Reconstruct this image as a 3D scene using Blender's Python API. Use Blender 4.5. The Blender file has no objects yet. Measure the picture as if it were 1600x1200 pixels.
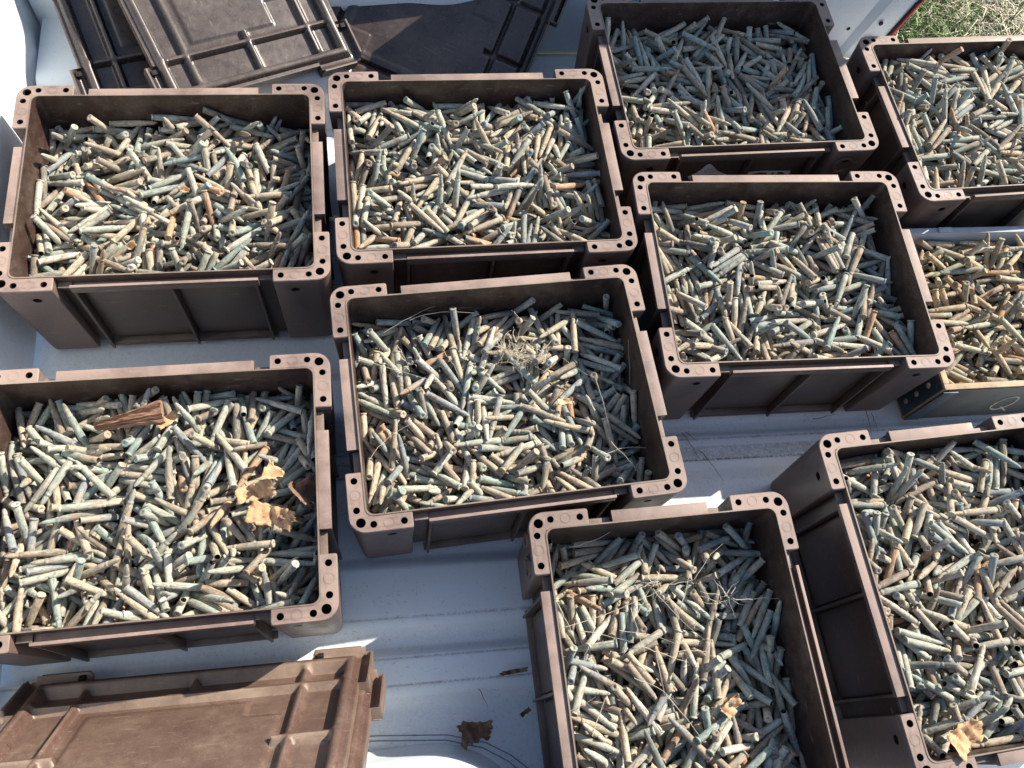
import bpy, bmesh, math, random
import numpy as np
from mathutils import Vector, Matrix, noise
from mathutils.geometry import tessellate_polygon
random.seed(7)
sc = bpy.context.scene
C = sc.collection

# ------------------------------------------------------------------ camera, sky, sun, exposure
CAM_H = 1.55989
RW = ((0.98571080, 0.07010462, -0.15316514), (-0.12460249, 0.91533111, -0.38294016), (0.11335095, 0.39655301, 0.91098698))
cam = bpy.data.cameras.new('camera'); camo = bpy.data.objects.new('camera', cam); C.objects.link(camo)
cam.sensor_fit = 'HORIZONTAL'; cam.sensor_width = 36.0; cam.lens = 36.0 * 1315.2246 / 1600.0
cam.clip_start = 0.01; cam.clip_end = 400.0
_m = Matrix(RW).to_4x4(); _m.translation = (0, 0, CAM_H); camo.matrix_world = _m
sc.camera = camo
SUN_AZ, SUN_EL = math.radians(26), math.radians(37.6)
w = bpy.data.worlds.new('World'); sc.world = w; w.use_nodes = True
nt = w.node_tree; bg = nt.nodes['Background']
sky = nt.nodes.new('ShaderNodeTexSky'); sky.sky_type = 'NISHITA'; sky.sun_disc = False
sky.sun_elevation = SUN_EL; sky.sun_rotation = math.pi/2 - SUN_AZ
nt.links.new(sky.outputs[0], bg.inputs[0]); bg.inputs[1].default_value = 0.115
sl = bpy.data.lights.new('sun', 'SUN'); slo = bpy.data.objects.new('sun', sl); C.objects.link(slo)
sl.energy = 5.0; sl.angle = math.radians(0.53); sl.color = (1.0, 0.925, 0.81)
_d = Vector((math.cos(SUN_EL)*math.cos(SUN_AZ), math.cos(SUN_EL)*math.sin(SUN_AZ), math.sin(SUN_EL)))
slo.rotation_mode = 'QUATERNION'; slo.rotation_quaternion = _d.to_track_quat('Z', 'Y'); slo.location = (3, 2, 4)
sc.view_settings.view_transform = 'Standard'; sc.view_settings.look = 'None'
sc.view_settings.gamma = 1.0; sc.view_settings.use_curve_mapping = False
sc.view_settings.exposure = 0.80
sc.render.engine = 'CYCLES'

def to_px(p):                                    # world point -> photo pixel, used only to word labels
    v = Vector(p) - Vector((0, 0, CAM_H)); m = Matrix(RW).transposed() @ v
    return 800 + 1315.22*m.x/-m.z, 600 - 1315.22*m.y/-m.z

# ------------------------------------------------------------------ materials
class NT:
    def __init__(s, name):
        s.m = bpy.data.materials.new(name); s.m.use_nodes = True; s.t = s.m.node_tree
        s.b = s.t.nodes['Principled BSDF']
    def n(s, typ, **kw):
        nd = s.t.nodes.new(typ)
        for k, v in kw.items():
            if k.startswith('i_'): nd.inputs[k[2:].replace('_', ' ')].default_value = v
            else: setattr(nd, k, v)
        return nd
    def l(s, a, b): s.t.links.new(a, b)
    def noise(s, vec, scale, detail=4, rough=.6):
        nd = s.n('ShaderNodeTexNoise'); nd.inputs['Scale'].default_value = scale
        nd.inputs['Detail'].default_value = detail; nd.inputs['Roughness'].default_value = rough
        if vec is not None: s.l(vec, nd.inputs['Vector'])
        return nd.outputs['Fac']
    def ramp(s, fac, a, b):
        nd = s.n('ShaderNodeMapRange'); nd.clamp = True
        nd.inputs['From Min'].default_value = a; nd.inputs['From Max'].default_value = b
        s.l(fac, nd.inputs['Value']); return nd.outputs[0]
    def mul(s, a, b, op='MULTIPLY'):
        nd = s.n('ShaderNodeMath'); nd.operation = op
        for i, v in enumerate((a, b)):
            if isinstance(v, (int, float)): nd.inputs[i].default_value = v
            else: s.l(v, nd.inputs[i])
        return nd.outputs[0]
    def mix(s, fac, a, b):
        nd = s.n('ShaderNodeMix'); nd.data_type = 'RGBA'
        if isinstance(fac, (int, float)): nd.inputs[0].default_value = fac
        else: s.l(fac, nd.inputs[0])
        for i, v in ((6, a), (7, b)):
            if isinstance(v, tuple): nd.inputs[i].default_value = (*v, 1)
            else: s.l(v, nd.inputs[i])
        return nd.outputs[2]
    def bump(s, h, strength, dist):
        nd = s.n('ShaderNodeBump'); nd.inputs['Strength'].default_value = strength; nd.inputs['Distance'].default_value = dist
        s.l(h, nd.inputs['Height']); s.l(nd.outputs[0], s.b.inputs['Normal'])

def brown_plastic(name, base, dust, amount, rough=.42, dustcol=(.30, .225, .17)):
    t = NT(name); tc = t.n('ShaderNodeTexCoord').outputs['Object']
    oi = t.n('ShaderNodeObjectInfo')
    add = t.n('ShaderNodeVectorMath'); add.operation = 'ADD'; t.l(tc, add.inputs[0])
    sc3 = t.n('ShaderNodeVectorMath'); sc3.operation = 'SCALE'; t.l(oi.outputs['Location'], sc3.inputs[0]); sc3.inputs[3].default_value = 3.1
    t.l(sc3.outputs[0], add.inputs[1]); tc = add.outputs[0]
    n1 = t.ramp(t.noise(tc, 9, 6, .65), .38, .68); n2 = t.ramp(t.noise(tc, 60, 5, .7), .35, .75)
    geo = t.n('ShaderNodeNewGeometry'); sep = t.n('ShaderNodeSeparateXYZ'); t.l(geo.outputs['Normal'], sep.inputs[0])
    up = t.ramp(sep.outputs[2], .45, .98)
    mp = t.n('ShaderNodeMapping'); mp.inputs['Scale'].default_value = (1, 14, 5); mp.inputs['Rotation'].default_value = (.3, .2, .9); t.l(tc, mp.inputs[0])
    scr = t.ramp(t.noise(mp.outputs[0], 30, 3, .5), .66, .72)
    d = t.mul(t.mul(up, dust), t.mul(t.mul(n1, .5), .35, 'ADD'))
    d2 = t.mul(t.mul(n1, n2), amount)
    dd = t.mul(d, d2, 'ADD'); dd = t.mul(dd, t.mul(scr, .40), 'ADD')
    edge = t.ramp(geo.outputs['Pointiness'], .53, .62)
    dd = t.mul(dd, t.mul(edge, .35), 'ADD')
    cl = t.n('ShaderNodeClamp'); t.l(dd, cl.inputs[0]); cl.inputs[2].default_value = .95
    col = t.mix(cl.outputs[0], base, dustcol)
    sp = t.ramp(t.noise(tc, 340, 2, .5), .62, .72)
    col = t.mix(t.mul(sp, .22), col, (.42, .36, .30))
    t.l(col, t.b.inputs['Base Color'])
    r = t.mul(t.mul(cl.outputs[0], .4), rough, 'ADD'); r = t.mul(r, t.mul(n2, .12), 'ADD'); t.l(r, t.b.inputs['Roughness'])
    t.bump(t.noise(tc, 420, 3, .6), .25, .0006)
    return t.m

M = {}
M['plastic'] = brown_plastic('brown_plastic', (.034, .017, .013), .85, .30, .28)
M['post'] = brown_plastic('brown_plastic_worn', (.042, .022, .017), 1.10, .26, .26, (.33, .235, .19))
M['lid_top'] = brown_plastic('brown_plastic_muddy', (.085, .047, .038), .95, .36, .26, (.34, .25, .18))
M['lid_dark'] = brown_plastic('brown_plastic_clean', (.030, .022, .022), .30, .16, .20, (.26, .20, .16))
def flat(name, col, rough=.6, metal=0.0, var=.25, scale=40, bump=0.0, bs=300, bd=.0005):
    t = NT(name); tc = t.n('ShaderNodeTexCoord').outputs['Object']
    f = t.ramp(t.noise(tc, scale, 5, .6), .3, .7)
    t.l(t.mix(f, tuple(c*(1-var) for c in col), tuple(min(1, c*(1+var)) for c in col)), t.b.inputs['Base Color'])
    t.b.inputs['Roughness'].default_value = rough; t.b.inputs['Metallic'].default_value = metal
    if bump: t.bump(t.noise(tc, bs, 4, .6), bump, bd)
    return t.m
M['hole'] = flat('hole_dark', (.012, .008, .007), .8)
M['black'] = flat('black_plastic', (.02, .02, .024), .4)
M['wood'] = flat('pale_wood', (.46, .33, .20), .75, 0, .3, 30, .4)
M['wood_dark'] = flat('painted_wood_olive', (.055, .056, .045), .55, 0, .35, 25, .3)
M['steel_blue'] = flat('blued_steel', (.035, .055, .075), .45, .3, .3, 60)
M['rivet'] = flat('rivet_metal', (.42, .36, .27), .6, .3)
M['yellow_paint'] = flat('stencil_paint', (.50, .46, .36), .6)
M['paper'] = flat('tan_cardboard', (.52, .31, .16), .85, 0, .35, 80, .5)
M['paper_pale'] = flat('pale_cardboard', (.62, .42, .23), .85, 0, .25, 60, .4)
M['leaf'] = flat('dry_leaf', (.20, .115, .075), .8, 0, .45, 90, .6)
M['strand'] = flat('dry_strand', (.56, .49, .36), .8, 0, .2)
M['root'] = flat('dark_root', (.05, .035, .03), .8)
M['red'] = flat('red_paint', (.55, .010, .022), .35, 0, .1)
M['seal'] = flat('grey_sealant', (.24, .26, .30), .7, 0, .3)
M['fill'] = flat('dark_gap_fill', (.05, .045, .035), .95, 0, .5, 200, .6)  # dark colour put in for the shade between the rounds
M['rubber'] = flat('rubber', (.23, .19, .15), .7, 0, .3)
# bark
def bark_mat():
    t = NT('red_bark'); tc = t.n('ShaderNodeTexCoord').outputs['Object']
    mp = t.n('ShaderNodeMapping'); mp.inputs['Scale'].default_value = (1, 9, 9); t.l(tc, mp.inputs[0])
    f = t.ramp(t.noise(mp.outputs[0], 45, 5, .7), .35, .68)
    t.l(t.mix(f, (.16, .08, .05), (.52, .31, .20)), t.b.inputs['Base Color']); t.b.inputs['Roughness'].default_value = .9
    t.bump(t.noise(mp.outputs[0], 60, 4, .7), 1, .002); return t.m
M['bark'] = bark_mat()
# white truck paint with dirt
def truck_paint():
    t = NT('white_truck_paint'); tc = t.n('ShaderNodeTexCoord').outputs['Object']
    big = t.ramp(t.noise(tc, 7, 6, .7), .45, .75); fine = t.ramp(t.noise(tc, 170, 4, .7), .60, .70)
    mp = t.n('ShaderNodeMapping'); mp.inputs['Scale'].default_value = (1, 4, 1); t.l(tc, mp.inputs[0])
    st = t.ramp(t.noise(mp.outputs[0], 24, 5, .75), .63, .74)
    c = t.mix(t.mul(big, .22), (.79, .85, .88), (.58, .61, .62))
    c = t.mix(t.mul(fine, t.mul(t.mul(big, .75), .18, 'ADD')), c, (.10, .075, .055))
    c = t.mix(t.mul(st, .30), c, (.34, .30, .27))
    dust = t.n('ShaderNodeAttribute'); dust.attribute_name = 'groove'
    gf = t.mul(dust.outputs['Fac'], t.mul(t.ramp(t.noise(tc, 85, 6, .8), .38, .62), t.ramp(t.noise(tc, 330, 3, .7), .50, .58), 'MAXIMUM'))
    c = t.mix(gf, c, (.12, .075, .05))
    t.l(c, t.b.inputs['Base Color'])
    t.b.inputs['Roughness'].default_value = .38
    t.b.inputs['Coat Weight'].default_value = .3; t.b.inputs['Coat Roughness'].default_value = .25
    t.bump(t.noise(tc, 30, 3, .5), .12, .002); return t.m
M['paint'] = truck_paint()
# cartridges
def cart_mat():
    t = NT('corroded_brass'); a = t.n('ShaderNodeAttribute'); a.attribute_name = 'tint'
    l = t.n('ShaderNodeAttribute'); l.attribute_name = 'lc'; v = l.outputs['Vector']
    mp = t.n('ShaderNodeMapping'); mp.inputs['Scale'].default_value = (1, 1, .42); t.l(v, mp.inputs[0]); vs = mp.outputs[0]
    n1 = t.ramp(t.noise(vs, 90, 5, .7), .47, .60); n2 = t.ramp(t.noise(v, 48, 5, .65), .52, .68)
    n3 = t.ramp(t.noise(vs, 230, 5, .75), .48, .64); n4 = t.ramp(t.noise(v, 36, 4, .6), .58, .68)
    n5 = t.ramp(t.noise(v, 480, 3, .6), .55, .75)
    c = t.mix(t.mul(n1, .50), a.outputs['Color'], (.53, .45, .34))
    c = t.mix(t.mul(n2, .42), c, (.30, .37, .30))
    c = t.mix(t.mul(n4, .5), c, (.38, .20, .11))
    c = t.mix(t.mul(n3, .72), c, (.11, .095, .075))
    c = t.mix(t.mul(n5, .35), c, (.62, .60, .52))
    t.l(c, t.b.inputs['Base Color']); t.b.inputs['Roughness'].default_value = .82
    t.b.inputs['Specular IOR Level'].default_value = .3
    t.bump(t.noise(v, 330, 5, .75), .8, .0012); return t.m
M['cart'] = cart_mat()
def dark_hole_mat():
    t = NT('cartridge_inside'); t.b.inputs['Base Color'].default_value = (.03, .026, .022, 1); t.b.inputs['Roughness'].default_value = .9; return t.m
M['inside'] = dark_hole_mat()
def ground_mat():
    t = NT('grass_ground'); tc = t.n('ShaderNodeTexCoord').outputs['Object']
    f = t.ramp(t.noise(tc, 1.6, 4, .6), .42, .6); g = t.ramp(t.noise(tc, 60, 5, .7), .3, .7)
    c = t.mix(f, (.055, .085, .025), (.22, .16, .085)); c = t.mix(t.mul(g, .5), c, (.05, .05, .02))
    t.l(c, t.b.inputs['Base Color']); t.b.inputs['Roughness'].default_value = .95
    t.bump(g, .8, .03); return t.m
M['ground'] = ground_mat()
def attr_mat(name, rough=.7, trans=0):
    t = NT(name); a = t.n('ShaderNodeAttribute'); a.attribute_name = 'tint'
    t.l(a.outputs['Color'], t.b.inputs['Base Color']); t.b.inputs['Roughness'].default_value = rough; return t.m
M['grass'] = attr_mat('grass_blades', .6)
def sticker_mat():
    t = NT('sticker_print'); tc = t.n('ShaderNodeTexCoord').outputs['Object']
    f = t.ramp(t.noise(tc, 90, 3, .6), .5, .7)
    t.l(t.mix(t.mul(f, .4), (.62, .62, .64), (.42, .40, .40)), t.b.inputs['Base Color']); t.b.inputs['Roughness'].default_value = .5; return t.m
M['sticker'] = sticker_mat()

# ------------------------------------------------------------------ helpers
def link(name, me, mat=None, parent=None):
    o = bpy.data.objects.new(name, me); C.objects.link(o)
    if mat is not None and not me.materials:
        for mm in (mat if isinstance(mat, (list, tuple)) else [mat]): me.materials.append(mm)
    if parent is not None: o.parent = parent
    return o
def tag(o, label, cat, group=None, kind=None):
    if label: o['label'] = label
    if cat: o['category'] = cat
    if group: o['group'] = group
    if kind: o['kind'] = kind
    return o
def thing(name, loc, rz, label, cat, group=None):
    o = bpy.data.objects.new(name, None); C.objects.link(o); o.location = loc; o.rotation_euler = (0, 0, rz)
    o.empty_display_size = .05
    return tag(o, label, cat, group)
def bm_mesh(bm, name, smooth=None):
    me = bpy.data.meshes.new(name); bmesh.ops.recalc_face_normals(bm, faces=bm.faces); bm.to_mesh(me); bm.free()
    if smooth is not None: shade(me, smooth)
    return me
def shade(me, ang):
    me.polygons.foreach_set('use_smooth', [True]*len(me.polygons))
    try: me.set_sharp_from_angle(angle=math.radians(ang))
    except Exception: pass
def box(bm, x0, x1, y0, y1, z0, z1, bev=0, mi=0, taper=None):
    vs = [bm.verts.new((x, y, z)) for z in (z0, z1) for x, y in ((x0, y0), (x1, y0), (x1, y1), (x0, y1))]
    fs = [bm.faces.new([vs[i] for i in f]) for f in ((3, 2, 1, 0), (4, 5, 6, 7), (0, 1, 5, 4), (1, 2, 6, 5), (2, 3, 7, 6), (3, 0, 4, 7))]
    for f in fs: f.material_index = mi
    if bev:
        es = set(e for f in fs for e in f.edges)
        bmesh.ops.bevel(bm, geom=list(es), offset=bev, segments=2, profile=.6, affect='EDGES', clamp_overlap=True)
def holed(bm, outer, holes, mi=0):
    """a planar face with round holes; returns the vertex loops of the holes"""
    loops = [outer] + holes
    tris = tessellate_polygon([[Vector(p) for p in l] for l in loops])
    allp = [p for l in loops for p in l]; vs = [bm.verts.new(p) for p in allp]
    for t in tris:
        try: f = bm.faces.new([vs[i] for i in t]); f.material_index = mi
        except ValueError: pass
    k = len(outer); out = [vs[:k]]
    for h in holes: out.append(vs[k:k+len(h)]); k += len(h)
    return out
def tube(pts, r, n=4, taper=False):
    pts = [Vector(p) for p in pts]; v = []; f = []
    for i, p in enumerate(pts):
        t = (pts[min(i+1, len(pts)-1)] - pts[max(i-1, 0)]).normalized()
        a = t.cross(Vector((0, 0, 1)));  a = a.normalized() if a.length > 1e-4 else Vector((1, 0, 0)); b = t.cross(a)
        rr = r*(1 - .7*i/(len(pts)-1)) if taper else r
        for k in range(n):
            q = 2*math.pi*k/n; v.append(p + a*math.cos(q)*rr + b*math.sin(q)*rr)
    for i in range(len(pts)-1):
        for k in range(n): f.append((i*n+k, i*n+(k+1) % n, (i+1)*n+(k+1) % n, (i+1)*n+k))
    f.append(tuple(range(n))); f.append(tuple((len(pts)-1)*n+k for k in range(n))[::-1])
    return v, f
def mesh_vf(name, v, f, smooth=None):
    me = bpy.data.meshes.new(name); me.from_pydata([tuple(p) for p in v], [], f); me.update()
    if smooth is not None: shade(me, smooth)
    return me
def cyl(bm, c, r, z0, z1, n=16, mi=0, r2=None):
    r2 = r if r2 is None else r2
    a = [bm.verts.new((c[0]+r*math.cos(2*math.pi*k/n), c[1]+r*math.sin(2*math.pi*k/n), z0)) for k in range(n)]
    b = [bm.verts.new((c[0]+r2*math.cos(2*math.pi*k/n), c[1]+r2*math.sin(2*math.pi*k/n), z1)) for k in range(n)]
    for k in range(n): bm.faces.new((a[k], a[(k+1) % n], b[(k+1) % n], b[k])).material_index = mi
    bm.faces.new(a[::-1]).material_index = mi; bm.faces.new(b).material_index = mi

# ------------------------------------------------------------------ ground and grass
bm = bmesh.new(); bmesh.ops.create_grid(bm, x_segments=60, y_segments=60, size=60)
for v in bm.verts: v.co.z = .02*noise.noise(v.co*.7)
me = bm_mesh(bm, 'ground', 60); g = link('ground', me, M['ground']); g.location = (0, 0, -.78); tag(g, 'dry green and tan field beside the truck', None, kind='structure')
def grass():
    rng = np.random.default_rng(5); N = 46000
    x = rng.uniform(1.45, 4.1, N); y = rng.uniform(1.35, 4.0, N)
    patch = np.array([noise.noise(Vector((a*1.3, b*1.3, 3.3))) for a, b in zip(x, y)])
    dens = rng.random(N) < np.clip(.75 + patch*1.2, .25, 1); x, y, patch = x[dens], y[dens], patch[dens]; N = len(x)
    green = rng.random(N) < np.clip(.30 + patch*1.7, .03, .85)
    h = np.where(green, rng.uniform(.05, .16, N), rng.uniform(.03, .13, N)); yaw = rng.uniform(0, 6.283, N)
    lean = np.where(green, rng.uniform(.2, 1.1, N), rng.uniform(.8, 2.4, N)); wd = np.where(green, rng.uniform(.0016, .0034, N), rng.uniform(.0010, .0022, N))
    ax, ay = np.cos(yaw), np.sin(yaw); px, py = -ay, ax
    V = np.zeros((N, 5, 3)); base = np.stack([x, y, np.full(N, -.78)], 1)
    V[:, 0] = base + np.stack([px*wd, py*wd, 0*x], 1); V[:, 1] = base - np.stack([px*wd, py*wd, 0*x], 1)
    mid = base + np.stack([ax*h*lean*.35, ay*h*lean*.35, h*.62/np.sqrt(1+lean*.3)], 1)
    V[:, 2] = mid - np.stack([px*wd*.8, py*wd*.8, 0*x], 1); V[:, 3] = mid + np.stack([px*wd*.8, py*wd*.8, 0*x], 1)
    V[:, 4] = base + np.stack([ax*h*lean, ay*h*lean, h*np.clip(1.05-lean*.35, .12, 1)], 1)
    idx = (np.arange(N)*5)[:, None]
    me = bpy.data.meshes.new('grass'); me.vertices.add(N*5); me.vertices.foreach_set('co', V.ravel())
    loops = np.concatenate([idx+np.array([[0, 1, 2, 3]]), idx+np.array([[3, 2, 4]])], 1).ravel()
    me.loops.add(len(loops)); me.loops.foreach_set('vertex_index', loops.astype(np.int32))
    ls = np.stack([np.arange(N)*7, np.arange(N)*7+4], 1).ravel(); me.polygons.add(N*2)
    me.polygons.foreach_set('loop_start', ls.astype(np.int32)); me.update(calc_edges=True); me.validate()
    col = np.where(green[:, None], np.array([.17, .25, .075]), np.array([.58, .52, .36]))*rng.uniform(.55, 1.35, (N, 1))
    a = me.attributes.new('tint', 'FLOAT_COLOR', 'POINT'); cc = np.ones((N, 5, 4)); cc[:, :, :3] = col[:, None]; a.data.foreach_set('color', cc.ravel())
    tag(link('grass', me, M['grass']), 'tangled dry and green grass on the ground beyond the truck', 'grass', kind='stuff')
grass()

# ------------------------------------------------------------------ pickup truck bed
truck = thing('pickup_truck', (0, 0, -.78), 0, 'white pickup truck bed with ribbed floor carrying all the brown crates', 'truck')
ZO = .78
SL = -.035
def bed_z(y):
    p = (y - .105) % .378
    def flank(d): return .5 - .5*math.cos(math.pi*min(1, max(0, d)))
    # raised flats 0-.045 and .115-.20, rounded valleys between them
    depth = .014
    z = 0
    if .045 < p < .115: z = -depth*min(flank((p-.045)/.022), flank((.115-p)/.040))
    elif p > .20: z = -depth*min(flank((p-.20)/.030), flank((.378-p)/.045))
    return z
def groove(y):
    p = (y - .105) % .378
    return max(math.exp(-(min(abs(p-c), abs(p-c-.378), abs(p-c+.378))/.0018)**2) for c in (0, .045, .115))
def build_floor(name, x0, x1, y0, y1, rib=True):
    ys = []; y = y0
    while y < y1: ys.append(y); y += .003
    xs = [x0 + (x1-x0)*i/24 for i in range(25)]
    v = []; f = []; gr = []
    for y in ys:
        for x in xs:
            z = (bed_z(y) - .0013*groove(y)) if rib else 0
            v.append((x, y + SL*x, z + ZO - .0)); gr.append(.75*groove(y) + .12*(1 if z < -.006 else 0) + (.50 if (.483 < y < .513 and rib) else 0))
    n = len(xs)
    for j in range(len(ys)-1):
        for i in range(n-1): f.append((j*n+i, j*n+i+1, (j+1)*n+i+1, (j+1)*n+i))
    b = len(v)
    for (x, y) in ((x0, y0), (x1, y0), (x1, y1), (x0, y1)): v.append((x, y+SL*x, ZO-.035)); gr.append(0)
    m = len(ys)
    f.append((b+3, b+2, b+1, b)); f.append(tuple([b, b+1] + [n-1-i for i in range(n)])); f.append(tuple([b+2, b+3] + [(m-1)*n+i for i in range(n)]))
    f.append(tuple([b+3, b] + [j*n for j in range(m)])); f.append(tuple([b+1, b+2] + [j*n+n-1 for j in range(m)][::-1]))
    me = mesh_vf(name, v, f, 50); a = me.attributes.new('groove', 'FLOAT', 'POINT'); a.data.foreach_set('value', gr)
    return link(name, me, M['paint'], truck)
build_floor('bed_floor', -.67, 1.335, -.30, 1.56)
build_floor('tailgate', 1.345, 1.93, -.24, 1.51, True)
def bxo(name, mat, dims, bev=.004, parent=truck, z=ZO):
    bm = bmesh.new()
    for d in dims: box(bm, d[0], d[1], d[2], d[3], d[4]+z, d[5]+z, bev)
    return link(name, bm_mesh(bm, name, 40), mat, parent)
# headboard: pressed panel with wide vertical flutes
def pressed(name, u0, u1, h, fn, thick=.03):
    n = 90; v = []; f = []
    for k, zz in enumerate([0, .012, .03] + [h*i/8 for i in range(1, 9)]):
        for i in range(n+1):
            u = u0+(u1-u0)*i/n; v.append(fn(u, zz))
    rows = 11
    for j in range(rows-1):
        for i in range(n): f.append((j*(n+1)+i, j*(n+1)+i+1, (j+1)*(n+1)+i+1, (j+1)*(n+1)+i))
    return link(name, mesh_vf(name, v, f, 40), M['paint'], truck)
def head_fn(u, z):
    p = (u/.26) % 1; s = .012*(.5-.5*math.cos(2*math.pi*min(1, max(0, (p-.2)/.6))))*min(1, z/.06)
    return (-.668 - z*.06 + s + (.012*(1-z/.03) if z < .03 else 0), u, z+ZO-.002)
pressed('headboard', -.29, 1.6, .48, head_fn)
bxo('headboard_rail', M['paint'], [(-.76, -.685, -.30, 1.60, .478, .52)], .008)
# far side wall: low run, then rear quarter, raised unseen to cast shadow
def side_fn(u, z):
    p = (u/.42) % 1; s = .010*(.5-.5*math.cos(2*math.pi*min(1, max(0, (p-.25)/.5))))*min(1, z/.06)
    return (u, 1.535 + z*.03 - s - (.010*(1-z/.03) if z < .03 else 0), z+ZO-.002)
pressed('side_wall', -.67, .34, .17, side_fn)
bxo('side_rail', M['paint'], [(-.70, .325, 1.542, 1.62, .166, .19)], .008)
def quarter():
    """rear quarter of the bed side: creased inner skin; unseen tall top shaped to cast shade"""
    bm = bmesh.new()
    cols = [((.33, 1.538), (.33, 1.541, .18)), ((.37, 1.538), (.40, 1.547, .42)), ((.60, 1.538), (.62, 1.550, .55)), ((1.0, 1.532), (1.0, 1.552, .67)), ((1.185, 1.529), (1.19, 1.553, .725)),
            ((1.205, 1.522), (1.32, 1.548, .78)), ((1.228, 1.525), (1.40, 1.550, .81)), ((1.242, 1.511), (1.46, 1.540, .83)), ((1.262, 1.509), (1.52, 1.538, .85)), ((1.303, 1.509), None)]
    rear = [(1.303, 1.509, 0), (1.325, 1.513, .053), (1.349, 1.516, .164), (1.47, 1.526, .44), (1.60, 1.534, .72), (1.645, 1.538, .885)]
    N = len(rear)
    grid = []
    for (x, y), top in cols:
        if top is None: pts = rear
        else: pts = [(x+(top[0]-x)*k/(N-1), y+(top[1]-y)*k/(N-1), top[2]*k/(N-1)) for k in range(N)]
        grid.append([bm.verts.new((p[0], p[1], p[2]+ZO-.002)) for p in pts])
    for a, b in zip(grid, grid[1:]):
        for k in range(N-1): bm.faces.new((a[k], b[k], b[k+1], a[k+1]))
    back = [[bm.verts.new((v.co.x, 1.62, v.co.z)) for v in c] for c in grid]
    for a, b in zip(back, back[1:]):
        for k in range(N-1): bm.faces.new((a[k], a[k+1], b[k+1], b[k]))
    for a, b, c, d in zip(grid, grid[1:], back, back[1:]): bm.faces.new((a[-1], b[-1], d[-1], c[-1]))
    for k in range(N-1):
        bm.faces.new((grid[-1][k], back[-1][k], back[-1][k+1], grid[-1][k+1])); bm.faces.new((grid[0][k], grid[0][k+1], back[0][k+1], back[0][k]))
    return link('rear_quarter', bm_mesh(bm, 'rear_quarter', 20), M['paint'], truck), rear
_q, REAR = quarter()
# rubber-lined red rear edge
RP = [(1.296, 1.5085, -.04)] + REAR
v, f = tube([(x+.004, y-.002, z+ZO) for x, y, z in RP], .0042, 6); link('edge_seal', mesh_vf('edge_seal', v, f, 60), M['black'], truck)
bm = bmesh.new(); prev = None
for x, y, z in RP:
    ring = [bm.verts.new((x+dx, y+dy, z+ZO)) for dx, dy in ((.007, .001), (.012, -.003), (.019, -.001), (.023, .006), (.023, .10), (.007, .10))]
    if prev:
        for k in range(6): bm.faces.new((prev[k], prev[(k+1) % 6], ring[(k+1) % 6], ring[k]))
    prev = ring
link('tail_light', bm_mesh(bm, 'tail_light', 40), M['red'], truck)
# hinge boss and holes on the quarter panel
def disc_y(name, c, r, t, mat, n=20, hole=0):
    bm = bmesh.new(); rings = [(r, 0), (r, -t*.8), (r*.86, -t), (r*.6, -t), (r*.52, -t*.4), (0.0001, -t*.4)] if not hole else [(r, -.0), (r, -t), (0.0001, -t)]
    prev = None
    for rr, yy in rings:
        ring = [bm.verts.new((c[0]+rr*math.cos(2*math.pi*k/n), c[1]+yy, c[2]+ZO+rr*math.sin(2*math.pi*k/n))) for k in range(n)]
        if prev:
            for k in range(n): bm.faces.new((prev[k], prev[(k+1) % n], ring[(k+1) % n], ring[k]))
        prev = ring
    return link(name, bm_mesh(bm, name, 40), mat, truck)
disc_y('hinge', (1.287, 1.510, .045), .020, .010, M['rubber'])
disc_y('drain_hole', (1.290, 1.5115, .110), .0055, .003, M['hole'], 14, 1)
disc_y('drain_hole', (1.222, 1.530, .080), .005, .006, M['hole'], 14, 1)
# wheel arches
def arch(name, x0, x1, yw, sgn, H_, depth, rc):
    """rounded box against the side wall at yw, reaching sgn*depth into the bed"""
    out = []; n = 14
    yi = yw + sgn*depth
    pts = [(x0, yw)] + [(x0, yi)] + [(x1-rc + rc*math.sin(math.pi/2*k/n), yi - sgn*rc + sgn*rc*math.cos(math.pi/2*k/n)) for k in range(n+1)] + [(x1, yw)]
    cx, cy = (x0+x1)/2-.2, yw
    bm = bmesh.new(); prev = None
    for s, z in ((0, -.012), (.002, 0), (.010, .010), (.014, .03), (.026, H_-.03), (.034, H_-.010), (.048, H_-.001), (.07, H_)):
        ring = []
        for (x, y) in pts:
            dx = -s if x > x1-rc-.001 else 0; dy = 0
            if abs(y-yw) > 1e-6: dy = -sgn*s*(1 if x <= x1-rc+.001 else max(.0, abs(y-(yi-sgn*rc))/rc if sgn*(y-(yi-sgn*rc)) > 0 else 0))
            if x > x1-rc-.001:
                t = (x-(x1-rc))/rc; dx = -s*t
            ring.append(bm.verts.new((x+dx, y+dy, z+ZO)))
        if prev:
            for k in range(len(ring)-1): bm.faces.new((prev[k], prev[k+1], ring[k+1], ring[k]))
        prev = ring
    bm.faces.new(prev)
    return link(name, bm_mesh(bm, name, 50), M['paint'], truck)
arch('wheel_arch', -.66, .215, -.285, 1, .19, .292, .19)
arch('wheel_arch', -.66, .02, 1.53, -1, .115, .21, .13)
for off in (0, .008):
    P = [(-.30, .034), (-.16, .034), (-.048, .029), (.07, .016), (.134, -.004), (.176, -.030), (.206, -.058), (.228, -.10), (.235, -.16)]
    P = [(x - off*(max(0, x)/.2), y - off) for x, y in P]
    v, f = tube([(x, y, ZO + bed_z(y-SL*x) + .0006) for x, y in P], .0010, 5); link('floor_seam', mesh_vf('floor_seam', v, f, 60), M['seal'], truck)
bxo('near_wall', M['paint'], [(-.70, 1.33, -.33, -.30, -.03, .20)], .006)
bxo('lower_body', M['paint'], [(-.70, 1.30, 1.60, 1.63, -.45, .30)], .006)

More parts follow.
